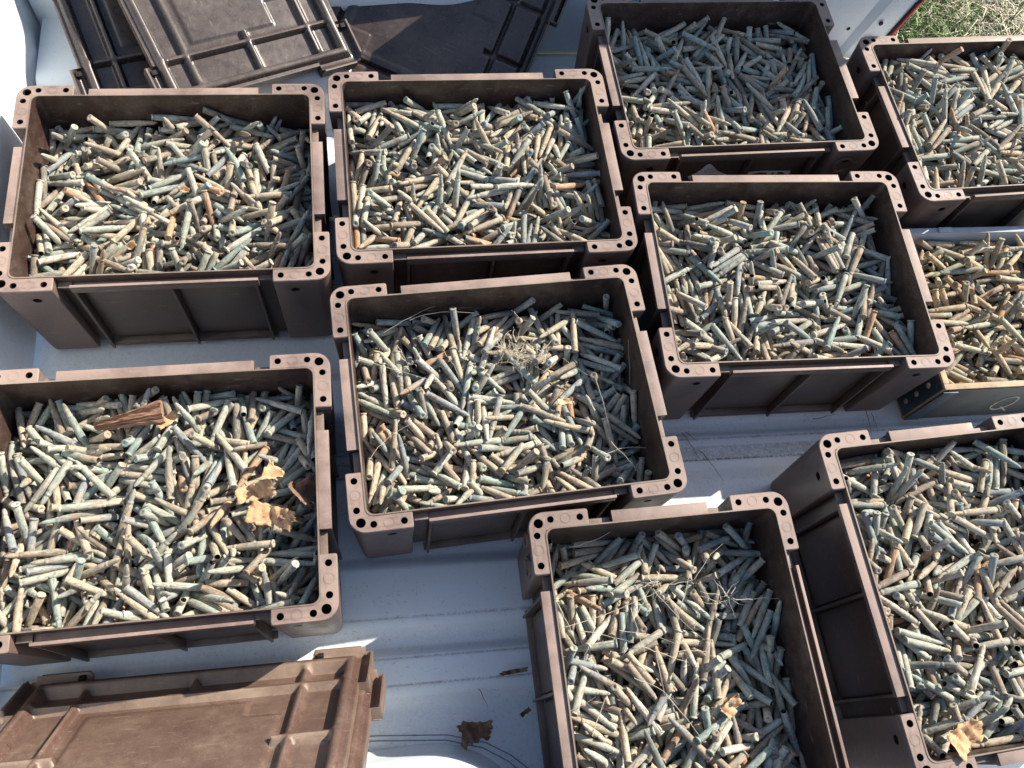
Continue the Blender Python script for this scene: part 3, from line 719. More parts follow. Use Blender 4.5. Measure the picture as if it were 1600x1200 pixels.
# every visible cartridge as seven plain numbers: crate 0-9, x, y, z in half millimetres inside the crate, compass angle and slope in degrees, 1 for an empty case; nearest first
SPOTS = [
6,-398,-306,112,89,1,0, 6,-294,-295,106,279,-10,0, 8,-423,337,72,335,5,0, 6,-290,-156,104,186,15,0, 6,-214,5,123,4,-9,0, 6,-324,92,119,236,-12,0, 8,-487,99,90,91,-12,0, 7,-149,284,130,244,1,0,
7,-162,-2,135,39,0,0, 6,-368,-130,100,185,21,0, 6,-17,-325,129,320,-10,0, 8,-265,100,132,321,-3,0, 6,-70,-358,117,343,-13,0, 6,28,93,136,91,13,0, 6,329,-370,117,186,-16,0,
8,-141,355,99,161,-5,0, 6,-212,-324,113,42,18,0, 6,74,-278,126,175,29,0, 7,-145,373,121,179,-7,0, 6,-186,-262,114,335,-23,0, 6,-56,-323,129,139,6,0, 6,-267,-25,116,197,24,0,
7,-131,201,123,352,-26,0, 6,430,-146,115,345,-29,0, 7,-137,-100,137,295,-8,0, 6,-459,-41,103,113,-17,0, 7,60,40,117,6,-14,0, 6,425,13,93,13,-19,0, 8,-304,254,107,53,6,0, 8,-232,264,133,259,40,0,
7,131,97,129,115,-7,0, 6,-273,275,131,113,41,0, 8,-278,29,108,347,-23,0, 8,-44,306,119,50,8,0, 8,-367,168,110,284,39,0, 7,249,-103,105,221,9,0, 8,433,-266,122,221,13,0, 7,-66,126,120,30,-2,0,
7,184,-330,128,147,-4,0, 6,-319,-201,96,16,-21,0, 6,-210,96,117,133,7,0, 7,118,-314,126,146,-7,0, 6,112,-40,134,47,28,0, 7,82,-3,120,160,-12,0, 6,218,153,124,125,-3,0, 7,9,109,123,216,-15,0,
6,-458,121,89,108,1,0, 0,-357,-293,112,232,-1,0, 8,-124,195,109,216,-11,0, 6,88,183,118,310,-32,0, 7,20,319,140,332,-17,0, 8,435,234,121,264,35,0, 7,82,-114,127,342,1,0, 8,15,299,129,95,-11,0,
6,273,-169,119,177,-16,0, 8,-232,373,80,179,12,0, 8,43,308,124,106,-4,0, 6,-64,245,112,59,-2,0, 6,-365,74,113,236,-1,0, 8,-200,35,114,92,-16,0, 6,-365,-321,96,231,-38,0, 8,-175,234,117,252,-9,0,
6,-488,123,103,269,-36,0, 6,-27,123,118,231,6,0, 8,-146,42,124,92,-52,0, 8,-418,272,91,102,-25,0, 6,397,-200,94,173,-4,0, 7,143,263,112,90,-17,0, 6,-54,303,118,56,-1,0, 8,-432,204,105,201,-27,0,
7,338,-34,111,264,1,0, 5,-327,-370,45,186,-21,0, 5,230,-324,112,142,-1,0, 8,-423,108,99,303,48,0, 6,-463,306,84,287,12,0, 6,159,332,116,19,-20,0, 6,-404,-46,134,268,-55,0,
8,313,373,76,179,8,0, 0,-483,-313,95,262,-27,0, 7,43,247,126,58,18,0, 6,371,319,102,157,-5,0, 7,-93,287,116,64,5,0, 7,246,12,86,359,-12,0, 6,323,-198,111,50,-23,0, 5,222,-116,133,159,-3,0,
7,-53,69,126,135,18,0, 6,331,-306,112,99,18,0, 0,-117,-185,129,74,14,0, 7,354,238,93,85,-28,0, 8,-98,149,118,63,5,0, 6,469,-310,102,67,-34,0, 5,378,-183,103,279,-20,0, 7,95,306,134,252,0,0,
6,-321,244,116,153,27,0, 5,-186,20,111,323,2,0, 6,22,250,124,68,-13,0, 8,155,40,131,228,-12,0, 6,-189,-114,90,137,44,0, 5,-402,116,101,270,-15,0, 7,-193,113,130,25,27,0, 7,-53,286,119,226,6,0,
0,-393,-221,90,30,-24,0, 6,285,93,116,237,8,0, 6,176,256,114,249,-1,0, 6,-173,-200,128,10,31,0, 5,-73,-350,112,345,0,0, 5,-392,-113,119,79,24,0, 0,420,-370,81,186,1,0, 7,411,131,98,99,-18,0,
5,-137,-373,121,181,19,0, 0,205,-370,79,186,3,0, 8,200,307,114,186,-9,0, 5,-473,-234,96,254,8,0, 0,-245,-127,121,17,-18,0, 6,-391,-101,86,262,-21,0, 6,68,129,110,285,-8,0,
8,174,-79,122,233,-1,0, 6,478,208,102,264,13,0, 7,-52,-142,112,321,-13,0, 7,27,-130,131,355,-1,0, 6,-110,289,113,262,-17,0, 8,-213,320,98,344,-17,0, 6,-94,-141,112,83,27,0,
6,-91,-372,79,181,1,0, 6,-105,-29,107,66,27,0, 6,60,-33,129,159,42,0, 6,206,-275,94,357,-11,1, 0,-182,373,100,1,0,0, 6,404,-233,112,351,4,0, 5,-310,-273,103,359,-13,0, 5,88,133,124,126,2,0,
8,236,-89,132,88,-1,0, 8,464,302,98,91,-4,0, 7,402,373,78,179,19,0, 5,-88,-197,109,132,5,0, 0,-44,-323,111,355,-9,0, 8,-129,-87,120,30,-9,1, 5,-364,-154,117,100,45,0, 7,-43,-26,129,336,52,0,
8,-6,-115,128,126,8,0, 7,-199,-271,95,301,-5,0, 5,430,-123,98,316,0,0, 7,157,-373,135,359,50,0, 6,-189,-29,88,195,38,1, 5,-321,-89,102,127,-9,0, 8,301,338,74,195,-14,0, 5,-101,-141,131,182,7,0,
0,-424,-151,130,321,-54,0, 5,-250,-349,110,163,9,0, 1,-355,-372,67,181,-12,0, 5,-431,36,95,323,16,0, 5,408,247,122,328,-5,0, 7,195,220,112,310,-24,0, 1,-185,-372,91,183,-28,0,
7,274,373,74,1,28,0, 6,2,-181,142,103,60,0, 7,246,350,102,184,-3,1, 1,96,-372,101,359,10,0, 7,3,-206,95,18,-30,0, 7,176,149,112,354,3,1, 5,145,-58,127,332,2,0, 0,-412,-99,110,139,27,0,
8,337,87,103,110,-8,0, 8,-350,305,61,270,-6,0, 1,281,-318,107,143,14,0, 8,128,-205,118,179,15,0, 7,-23,-59,111,347,11,0, 8,-19,-49,121,11,10,1, 7,488,179,68,271,-10,0, 5,271,-325,110,140,11,0,
5,-113,75,120,252,-2,0, 0,451,-243,83,238,-33,0, 0,36,-140,131,260,-6,0, 6,168,-194,114,13,-31,0, 5,-246,-235,103,137,-19,0, 6,234,6,78,10,-15,0, 6,212,-241,126,200,58,0,
0,-487,-4,127,269,-4,0, 1,-217,-205,120,312,-2,0, 6,302,175,102,197,30,0, 0,-164,-113,113,52,-3,0, 8,111,344,111,339,9,0, 6,-390,120,103,304,-58,0, 6,88,271,133,133,57,0,
1,-4,-248,119,198,-6,0, 7,179,-297,106,322,17,0, 8,367,159,120,344,61,0, 8,356,127,122,315,53,0, 6,-233,-109,86,325,-13,0, 1,-487,-306,84,269,-11,0, 7,8,-270,93,217,34,0,
5,257,18,115,216,7,0, 8,-412,277,67,154,-10,0, 7,201,-167,106,336,12,0, 6,-279,-362,70,8,-29,0, 4,-266,-262,109,298,3,0, 5,-448,-130,76,124,-7,0, 7,403,-305,84,81,-11,0, 0,-420,-371,12,356,-1,0,
8,-145,249,114,250,-8,0, 1,-69,-370,82,186,-31,0, 5,320,259,127,82,1,0, 6,397,267,95,45,-17,0, 7,16,305,114,256,-5,0, 6,-14,-305,113,279,-31,0, 6,87,7,110,72,25,0, 1,-279,282,118,147,4,0,
8,310,-32,114,332,-16,0, 8,267,-212,105,103,-39,0, 7,401,-84,91,36,-41,0, 6,174,-125,102,300,14,0, 7,442,161,58,128,-19,0, 0,331,-3,127,189,9,0, 6,-72,99,103,171,15,0, 6,139,-347,111,329,23,1,
6,-79,180,98,210,-16,0, 8,80,372,84,1,45,0, 5,421,206,109,160,-1,0, 7,238,310,98,182,-37,0, 7,289,264,121,223,48,0, 0,29,162,141,195,0,0, 6,487,-93,82,271,-14,0, 5,-155,124,109,299,-7,0,
4,-289,49,114,301,13,0, 8,32,-3,102,142,-29,0, 6,211,110,116,102,-13,0, 7,-173,38,85,314,-3,1, 0,-299,-344,108,20,-10,0, 0,126,302,126,325,-32,0, 5,168,-373,54,181,-10,0,
0,-260,223,123,179,36,0, 5,22,-93,101,228,-8,0, 6,167,-321,114,341,34,0, 4,-394,52,87,25,4,0, 1,420,-373,61,181,-2,0, 1,430,159,105,333,-14,0, 6,-347,312,87,107,21,0, 8,-18,369,74,16,-65,0,
5,412,-373,55,359,-14,0, 7,241,156,93,335,-22,0, 4,466,-284,103,293,-9,0, 0,330,-317,83,236,-7,0, 6,256,-329,73,143,17,1, 7,267,-261,102,127,17,0, 8,127,102,112,297,38,1,
6,-163,308,88,107,5,0, 3,-482,-47,130,256,-52,0, 6,233,262,112,88,11,1, 5,-31,-286,93,345,-14,0, 8,-419,61,95,306,2,0, 0,114,-59,100,279,-41,0, 6,-418,5,79,323,-6,0, 7,30,-309,117,356,-9,1,
0,205,-255,122,38,12,0, 7,234,35,77,199,-7,0, 0,-186,110,118,357,29,0, 6,-323,-64,87,69,22,0, 6,412,117,94,235,15,0, 6,448,-128,93,45,31,0, 8,62,37,113,111,-2,0, 6,-219,-245,102,214,37,0,
5,-76,-317,112,142,-26,0, 5,-209,-172,128,46,-3,0, 1,176,81,119,231,-18,0, 7,371,96,106,124,-1,1, 6,-325,-178,99,15,-28,1, 8,233,119,120,327,8,1, 0,251,-186,123,38,-2,0, 6,440,78,87,41,-18,0,
8,223,21,109,233,2,0, 6,1,-33,91,329,-11,1, 8,-136,-21,110,10,6,0, 0,167,-322,119,185,-30,0, 7,436,238,63,283,-17,0, 0,21,-57,141,211,1,0, 8,54,-119,121,92,-29,0, 8,432,16,105,229,19,0,
7,19,-36,86,0,38,0, 9,-128,-256,112,310,-24,0, 6,249,-135,96,309,-31,0, 7,-109,-338,100,13,24,0, 8,383,287,96,236,-6,0, 6,33,-231,114,275,-8,1, 1,148,-285,120,263,-8,0, 7,48,161,101,227,2,0,
5,-181,65,108,124,10,0, 0,-17,367,132,9,-16,0, 0,-40,-372,104,359,-35,1, 1,38,-325,114,42,22,0, 8,404,-291,104,166,-11,0, 6,424,-100,114,19,-8,0, 0,408,-289,87,251,3,0, 7,-266,-186,135,122,-7,0,
7,86,-232,101,287,-22,0, 0,-70,267,109,5,10,0, 8,30,112,92,96,-47,0, 7,-196,-167,113,5,8,0, 6,153,188,105,343,-54,0, 5,487,-87,103,273,-40,0, 0,-252,-373,75,359,31,0, 6,-346,165,101,140,42,0,
7,-211,-147,132,272,-23,1, 7,-173,-103,132,310,-13,1, 8,195,-115,128,68,-37,1, 1,-93,-88,130,78,54,0, 5,-80,268,114,249,0,0, 4,294,-129,122,250,-42,0, 5,-488,-50,55,269,-15,0,
1,360,335,111,343,8,0, 5,-129,149,114,281,-12,0, 7,425,341,65,337,2,0, 9,-254,-184,125,347,-6,0, 5,422,187,93,158,-1,0, 6,-159,-330,120,272,49,0, 1,28,-97,116,194,3,0, 6,395,-53,105,2,-40,0,
7,208,-289,112,145,-2,1, 9,-407,-87,51,269,-23,0, 4,246,-57,106,243,-8,0, 6,127,-160,99,87,1,0, 5,-367,78,99,97,11,0, 1,-396,23,121,67,49,0, 8,-457,30,105,119,-44,1, 7,194,281,85,10,0,0,
8,129,372,38,1,12,1, 1,-109,211,123,286,-12,0, 0,-54,43,116,30,-18,0, 0,208,146,135,114,0,0, 5,113,-289,112,255,-19,1, 5,-146,307,117,95,-12,0, 6,435,-275,110,246,30,0, 5,381,116,105,318,32,0,
2,-436,-372,67,359,47,0, 6,-31,-171,121,313,-40,0, 9,-40,-120,124,318,-17,0, 1,-275,-220,112,12,-15,0, 6,271,-43,102,206,32,1, 6,376,199,94,160,-4,1, 4,-488,188,89,91,56,0,
8,305,-196,89,84,-12,0, 6,358,-373,61,181,-13,0, 5,252,277,126,211,13,0, 0,-438,231,73,56,-10,0, 2,329,-304,110,155,-1,0, 0,371,-298,84,59,35,0, 5,352,343,102,173,6,0, 7,306,114,93,291,2,0,
8,314,275,93,83,1,1, 7,61,117,130,36,13,1, 6,265,257,98,108,-14,0, 5,24,358,111,189,7,0, 5,-310,-31,110,135,-2,0, 6,-71,318,130,57,38,0, 5,401,131,110,140,-20,0, 5,-344,158,104,270,-8,0,
5,336,68,94,95,-8,0, 1,-20,264,122,13,22,0, 4,-198,56,120,211,-14,0, 0,440,-160,124,43,45,0, 7,198,241,93,200,0,0, 1,420,-348,70,188,1,0, 0,-24,87,117,26,-1,0, 8,-71,372,28,179,1,1,
7,366,-294,87,293,-15,0, 8,96,273,114,153,-15,1, 1,415,-3,92,171,-16,0, 0,-445,18,85,58,6,0, 8,17,-32,106,333,-8,0, 4,164,-236,120,56,-6,0, 2,-111,46,122,296,-2,0, 1,148,-74,129,10,-12,0,
8,241,373,65,1,-9,0, 2,445,-307,99,280,-6,0, 8,-385,135,100,123,-7,0, 4,-231,372,82,1,16,0, 7,224,104,123,346,-8,1, 6,0,-55,90,344,-61,0, 4,-410,-341,49,202,-13,0, 8,-173,334,93,330,-36,0,
8,-325,167,105,61,14,1, 5,190,-339,122,154,46,0, 0,-408,-297,100,27,-26,0, 7,346,-322,91,310,-14,0, 4,-245,-111,98,288,-15,0, 6,191,-52,124,251,44,0, 4,330,59,117,239,-9,0,
6,-432,116,85,287,-17,0, 8,-61,66,123,143,-10,1, 4,114,68,106,105,-24,0, 7,440,-323,104,230,-32,0, 6,-39,-70,102,350,-47,0, 6,-238,92,104,77,-14,0, 6,-170,81,94,222,-35,0,
2,379,-163,128,104,3,0, 3,-282,-305,102,93,46,0, 7,380,176,89,62,8,0, 8,-314,372,30,179,18,1, 1,120,-159,103,243,-18,0, 5,158,57,117,12,41,0, 1,-277,92,121,58,6,0, 1,-232,-22,116,200,13,0,
4,-318,168,116,140,-30,0, 9,-177,174,133,180,-13,0, 6,14,-170,93,42,-27,0, 5,-197,-63,108,103,-1,1, 6,178,111,102,71,-29,0, 5,-121,305,137,280,-56,0, 2,-43,259,136,314,8,0,
1,201,-126,122,37,60,0, 5,12,-206,124,45,-6,1, 6,-443,310,68,242,-23,0, 6,-254,173,120,340,13,1, 0,-414,93,104,166,-19,0, 3,-392,-177,105,178,-9,0, 0,-272,334,115,11,-61,0,
6,-423,-130,98,272,30,0, 5,-31,110,108,310,0,0, 3,-119,-373,61,359,19,0, 7,-168,-347,101,27,38,1, 7,-109,-373,89,181,-15,0, 8,-278,133,111,226,-15,0, 0,449,53,104,240,9,0,
2,-293,124,121,357,2,0, 1,-397,-304,89,0,3,0, 5,-57,82,121,46,32,0, 7,439,-226,110,286,-11,1, 6,369,124,81,64,-3,0, 7,-3,-240,82,209,-18,0, 6,-117,-121,103,85,-20,0, 0,-346,-312,96,56,0,0,
9,-408,-250,83,269,-2,0, 5,-29,-54,124,248,-6,0, 7,-39,248,99,243,35,1, 6,391,-275,129,204,-60,0, 5,-382,215,107,117,-21,0, 1,-203,-84,118,236,3,0, 1,-235,121,120,233,-45,0,
1,-336,159,113,194,-15,0, 6,-9,-95,101,295,-17,0, 6,-187,259,89,162,30,0, 2,187,-292,120,132,0,0, 4,-488,53,53,269,-38,0, 3,-97,-316,121,311,-38,0, 8,131,366,124,357,-49,0,
5,-344,371,103,1,-16,1, 9,-383,252,119,85,-11,0, 9,-176,-12,131,145,-8,0, 6,-234,-89,108,114,-9,1, 7,-172,-268,98,294,2,1, 9,-318,-4,135,182,-7,0, 1,197,-283,91,74,6,0, 3,-264,340,117,148,-16,0,
5,21,-172,93,190,-2,0, 0,-199,314,84,61,-3,0, 7,154,-75,81,255,-11,0, 6,160,-59,107,41,-22,0, 4,308,-274,103,141,-14,0, 2,13,-257,123,170,11,0, 0,108,-205,95,157,18,0, 4,-429,-270,116,209,4,0,
4,363,12,105,142,-27,0, 0,66,-94,103,283,-59,0, 8,15,-67,127,189,-46,0, 3,90,95,137,92,3,0, 0,-286,-253,102,247,-50,1, 8,-166,280,99,39,-8,1, 4,-420,-311,64,12,-3,0, 0,-194,-339,98,187,10,0,
6,421,-350,110,164,49,0, 0,81,-315,96,237,-30,0, 5,-14,221,131,66,5,0, 4,-178,218,119,164,18,0, 7,456,-87,87,241,-36,0, 1,333,-300,106,140,-12,0, 2,-210,-127,130,132,9,0,
0,-124,-40,132,194,62,0, 3,-454,71,107,65,30,0, 5,88,182,105,164,-19,0, 1,-158,-110,134,83,60,0, 0,320,-223,124,170,-8,0, 5,-290,-88,100,313,-35,0, 6,23,209,111,205,0,0, 0,-244,55,124,332,-11,0,
6,311,-146,90,267,3,0, 6,-473,-221,66,259,-11,0, 0,-5,-206,92,340,-17,0, 7,-138,-190,95,228,40,0, 6,5,-268,114,110,-13,0, 6,118,-140,143,53,-61,0, 7,-32,-335,109,27,-13,0,
7,-26,182,129,230,-50,0, 6,-92,-257,118,66,53,0, 1,-76,32,122,59,4,0, 4,-393,291,92,113,30,0, 5,334,-73,117,125,48,0, 8,-460,319,100,171,58,1, 0,-284,-87,117,214,-7,1, 7,370,-98,73,81,-6,0,
7,-11,-295,100,9,5,0, 8,-32,73,111,321,-8,0, 1,12,-136,97,164,-15,0, 6,-237,-372,25,181,-15,0, 4,-428,-273,92,325,8,0, 4,56,-373,19,181,4,0, 8,-39,133,113,233,43,1, 4,-183,-168,108,74,18,0,
4,51,51,100,146,-3,0, 5,249,-115,108,282,8,0, 4,-220,-218,113,113,-15,0, 5,470,-310,64,253,-4,1, 5,-373,-336,91,320,-64,0, 8,178,308,85,53,1,0, 7,-228,194,110,126,-9,0, 5,-276,13,123,285,-59,0,
6,283,327,94,89,-16,1, 8,-155,112,126,51,29,1, 8,-61,172,93,338,40,0, 5,-64,-64,117,265,22,0, 4,0,-273,101,184,-2,0, 1,181,269,115,20,6,0, 7,328,-333,107,129,-34,1, 9,-11,236,128,264,-55,0,
2,175,-35,106,123,5,0, 4,456,-307,84,301,-13,0, 9,-408,-250,119,91,54,0, 6,-111,-303,91,63,-16,0, 6,-140,-114,78,317,-47,0, 4,-241,-371,90,181,-21,1, 8,363,-215,104,152,4,0,
0,124,61,118,142,-2,0, 4,-373,-82,118,135,-19,1, 6,-24,255,99,76,15,0, 9,-322,-70,140,359,-7,0, 4,383,-294,87,300,-10,0, 7,371,221,86,250,25,0, 1,-376,172,122,196,-50,0, 4,-26,-328,88,35,37,0,
4,-34,127,124,169,-25,0, 7,220,-56,117,35,-11,1, 1,431,-293,87,219,-11,0, 0,308,181,110,292,-15,1, 4,224,118,117,103,-3,0, 5,-157,-126,106,105,0,0, 2,196,251,121,133,2,0,
6,-421,-373,26,181,9,0, 2,202,-373,106,359,-13,0, 0,-177,-372,35,181,0,1, 4,-31,57,108,141,-13,1, 7,124,-63,105,82,2,0, 5,137,-192,91,300,2,0, 8,458,-60,109,313,36,1, 8,127,35,111,235,-18,0,
1,270,-214,114,163,-52,0, 0,-202,-286,120,328,11,0, 5,40,100,92,194,-5,0, 0,450,-308,64,225,-13,1, 9,-154,-318,101,359,-12,0, 2,252,-373,49,359,-6,0, 0,-286,-26,129,223,44,0,
2,-53,18,114,263,-18,0, 6,266,-115,87,303,18,0, 1,237,-373,32,359,2,0, 8,414,221,108,335,-6,0, 1,369,-70,111,19,-21,0, 6,-221,362,100,166,-20,0, 2,-316,-278,98,168,-27,0,
6,258,48,74,206,9,0, 8,-13,126,99,53,-44,0, 7,98,351,121,158,-59,0, 2,-234,-214,124,313,-48,0, 6,-412,313,71,235,-14,0, 4,202,114,113,165,-59,0, 5,-287,111,108,215,24,0, 9,-326,-222,107,40,0,0,
5,-253,29,93,289,5,0, 6,134,-372,56,359,-20,1, 5,-419,-125,101,123,30,0, 2,-464,-305,109,96,5,0, 0,248,-152,126,221,27,0, 1,-64,-143,101,60,5,0, 5,-347,273,81,66,25,0, 5,-394,279,107,327,-56,0,
5,-27,22,110,349,-10,0, 6,-6,-157,98,38,23,0, 6,363,110,124,184,59,0, 5,-153,-307,114,222,22,0, 8,391,-260,99,338,2,0, 3,-411,179,107,128,-14,0, 5,-26,-323,115,333,28,0, 0,-138,147,129,305,-19,1,
9,-10,160,132,358,4,0, 5,-118,-50,93,260,-16,0, 5,-218,149,101,325,-37,0, 4,209,-326,80,190,-39,0, 6,216,-201,82,356,-4,0, 0,-212,-212,78,213,-15,0, 4,63,-117,86,323,13,0,
1,-466,-130,113,259,-7,0, 8,212,165,113,316,-19,1, 3,-219,-104,120,178,-7,0, 6,-295,151,105,316,11,0, 3,-488,-14,103,95,79,0, 1,-465,47,88,254,-8,0, 8,156,232,103,351,-8,0,
3,-400,-306,102,70,-1,0, 2,398,303,104,152,-12,0, 3,-231,-366,72,190,-22,0, 7,318,-148,61,99,-47,0, 2,386,-14,110,216,-23,0, 5,-445,-314,79,55,48,0, 8,-99,73,98,124,-15,0,
7,329,112,106,299,-8,1, 0,17,-305,102,287,-48,0, 6,-187,-307,92,80,-21,0, 8,-391,352,12,345,-1,0, 5,417,-138,84,317,2,0, 0,-487,83,90,269,-18,0, 0,-158,-363,93,193,61,0, 1,-397,352,107,12,10,1,
8,-372,-28,78,243,41,0, 6,319,241,93,64,7,1, 0,347,-240,120,36,59,0, 9,-179,-79,124,189,6,0, 7,324,184,108,88,31,0, 0,-170,28,136,202,42,0, 9,-372,-91,127,312,13,1, 7,435,-28,68,224,-9,0,
6,-392,244,90,311,-13,1, 6,323,-10,75,230,-33,0, 0,-222,152,100,1,-48,0, 0,-309,-76,108,215,-4,0, 6,-175,-228,77,139,-28,0, 5,-419,372,81,179,27,0, 5,-206,318,114,61,-22,0,
5,170,249,94,342,8,0, 0,-353,337,70,24,-23,0, 8,-82,305,77,273,-1,0, 0,276,-83,117,174,-28,0, 0,-69,139,106,90,35,0, 1,-488,-117,107,269,-20,0, 7,-182,299,138,60,49,0, 0,334,-137,133,246,-49,0,
4,442,-369,87,178,-40,1, 1,-442,-138,115,77,0,0, 9,-407,67,52,269,8,0, 5,22,299,114,42,-6,0, 4,-167,10,118,253,8,0, 6,487,305,54,271,14,0, 3,-465,-263,98,248,1,0, 0,-421,-36,102,207,-24,0,
4,317,-233,98,251,-32,0, 4,-149,-66,114,89,-3,0, 2,-295,-373,34,359,-22,0, 6,464,131,100,296,-8,1, 1,422,54,108,161,-40,0, 5,-427,-308,116,192,-57,0, 7,-47,181,86,198,46,0,
6,-379,-212,80,153,-2,0, 6,-274,288,96,32,4,0, 8,198,99,114,159,-16,1, 0,-254,-289,115,41,60,0, 7,36,-334,104,180,-35,0, 6,-215,136,86,184,50,0, 5,-276,307,95,96,-13,0, 0,206,-90,131,345,46,0,
5,148,-12,113,130,14,1, 5,39,-238,131,202,-57,0, 1,-17,3,101,156,-2,1, 5,69,-255,115,16,-25,1, 8,-213,372,39,179,1,1, 0,-86,-306,95,273,-19,0, 6,183,-309,92,335,-30,1, 5,409,-349,63,2,-29,0,
4,487,16,75,89,27,0, 5,11,-282,114,323,39,1, 9,-9,-24,126,54,27,0, 6,395,-87,104,205,-4,0, 8,479,-143,75,265,6,0, 3,-227,-150,110,191,-17,0, 4,227,-166,106,334,-11,1, 2,-331,198,114,283,-26,0,
8,-34,-154,118,296,32,0, 4,-128,-302,113,82,-23,0, 4,-198,108,113,215,9,0, 8,71,200,111,141,9,1, 4,111,182,99,231,-26,0, 4,370,257,96,61,20,0, 7,-136,161,102,98,-28,1, 1,-313,-300,76,241,-17,0,
8,368,-128,91,249,-5,0, 5,-306,38,119,108,-33,0, 3,-241,57,132,96,41,0, 0,-303,51,95,123,-2,0, 7,-126,69,97,283,25,0, 7,196,-29,120,192,-10,1, 1,-426,128,104,158,-25,0, 0,72,-352,109,11,-15,1,
6,19,282,103,283,-35,0, 5,-242,-299,86,206,15,0, 5,-52,272,129,67,58,0, 0,-52,201,119,34,-19,0, 7,256,-164,98,207,-17,1, 5,8,-53,115,187,29,0, 5,200,305,90,286,-4,0, 7,91,-48,140,173,54,0,
8,363,-187,109,151,-5,1, 1,262,-373,97,181,50,0, 1,-42,-373,12,181,-1,0, 0,-22,38,87,203,-2,0, 0,-230,-145,98,176,13,0, 2,-205,297,116,334,-8,0, 0,166,373,120,1,-38,0, 0,178,60,110,255,-31,0,
8,-361,-50,83,3,-11,1, 4,422,133,94,148,-10,0, 0,-61,-288,92,266,-15,0, 4,-462,247,93,289,-28,0, 7,-259,22,93,147,-18,0, 4,22,-226,119,337,-26,1, 5,-402,-330,87,57,11,1, 4,-233,-341,91,20,-17,0,
4,9,-62,118,64,13,0, 5,-435,26,72,144,-15,0, 1,252,336,114,140,1,1, 3,-180,-281,108,100,55,0, 4,-372,-80,83,99,-2,0, 4,116,-274,105,318,23,0, 8,416,-149,104,56,19,0, 3,-487,-364,80,265,79,0,
1,-189,20,119,193,-43,0, 8,203,-270,102,230,-29,0, 8,233,178,98,223,-40,0, 4,6,-183,115,11,-16,0, 4,30,-215,85,209,-3,0, 1,437,311,104,297,-40,0, 5,138,-249,93,286,-23,0,
4,121,-370,102,356,52,1, 2,-458,308,114,267,-45,0, 2,37,-373,13,181,-3,0, 0,54,64,118,106,19,1, 9,-408,-234,12,91,-1,0, 0,488,-306,44,271,-6,0, 3,-488,-128,12,91,-1,0, 3,-92,248,97,8,1,0,
2,57,-325,78,48,67,0, 8,64,146,107,113,31,0, 3,-421,-373,20,181,-11,0, 5,-460,270,77,299,-47,0, 1,297,154,105,245,3,0, 1,-382,261,110,68,-12,0, 0,71,236,136,212,-32,0, 7,-55,-251,113,223,35,1,
7,464,203,62,276,-16,1, 5,-86,-42,110,85,25,1, 8,440,372,26,1,-15,1, 5,11,-356,95,198,-6,0, 8,253,150,77,156,-34,0, 0,-423,-206,89,22,-16,0, 6,-266,-292,46,71,1,0, 6,369,-258,96,28,34,0,
2,117,-285,109,76,-4,0, 0,264,334,87,341,0,0, 2,-341,49,95,222,-7,0, 4,-135,273,113,128,-32,0, 1,-486,248,110,92,-12,0, 1,-157,-268,97,164,11,0, 5,-35,-161,106,7,-39,0, 3,-43,15,116,350,9,0,
0,-419,-124,111,319,2,0, 0,-159,305,86,88,-14,0, 7,383,302,52,124,9,1, 4,318,-337,81,215,-40,0, 2,-407,89,108,18,-1,0, 1,-383,-124,130,20,-59,0, 4,-191,-277,109,70,35,0, 4,380,-145,96,155,-18,0,
7,235,-252,98,130,24,0, 0,26,82,106,229,7,0, 6,213,51,84,28,-17,0, 6,-19,11,81,342,-31,0, 4,-416,174,70,156,-19,0, 7,206,123,106,177,2,1, 4,52,248,101,174,-28,0, 3,-88,-89,114,125,1,0,
3,-265,133,120,277,-52,0, 5,-271,-247,86,345,0,1, 9,-155,106,120,81,0,0, 9,-201,267,122,151,-4,1, 6,-244,-228,108,234,-47,0, 8,199,260,120,184,58,0, 6,136,53,105,70,-6,0,
0,105,135,115,273,-45,0, 6,-37,120,92,344,13,0, 1,223,-349,53,200,-2,0, 4,-391,-372,13,359,-1,1, 5,-183,215,108,24,1,0, 9,-408,250,32,269,-8,0, 0,199,-296,107,220,-27,0, 4,20,248,111,229,-14,0,
3,-473,173,58,283,-44,0, 4,-245,-373,36,181,-24,0, 5,138,372,134,179,-56,1, 9,-341,-266,74,135,-18,0, 4,-411,-216,109,146,-45,1, 5,231,-241,116,201,23,1, 0,369,-373,60,181,3,0,
6,257,91,100,87,2,0, 2,-487,-305,103,91,-3,0, 4,-240,-250,107,283,-10,0, 8,-442,211,78,278,-26,0, 6,-186,208,101,353,12,1, 7,226,209,80,351,9,0, 2,-159,-148,131,119,-13,0,
9,-221,196,110,198,-8,0, 3,-308,-54,118,45,4,0, 0,37,150,119,335,5,0, 4,223,-289,103,175,7,0, 7,-221,-71,119,34,-30,0, 2,212,-145,99,116,3,0, 1,42,161,139,141,56,0, 7,-15,352,131,205,-31,1,
7,-150,-72,123,193,-38,0, 8,-459,148,66,95,-2,0, 5,-478,-151,81,83,-37,0, 6,296,306,78,251,4,0, 2,-101,-352,129,166,53,0, 5,-151,-222,91,76,-25,0, 6,-241,341,99,341,43,0,
1,-191,289,113,147,5,0, 9,-346,-315,42,186,-24,0, 9,53,132,118,358,-11,0, 8,-159,60,79,80,4,0, 5,227,-220,103,23,15,1, 2,250,25,110,213,-52,0, 1,-5,-201,110,49,-23,0, 8,-372,298,50,275,-9,0,
6,82,-290,82,78,-33,0, 0,-4,-349,100,357,-8,0, 0,436,342,63,33,-23,0, 2,-59,342,127,186,-43,0, 7,488,305,49,271,7,0, 8,173,-36,80,356,-24,0, 3,-488,68,12,269,-1,0, 6,487,-305,26,89,-15,0,
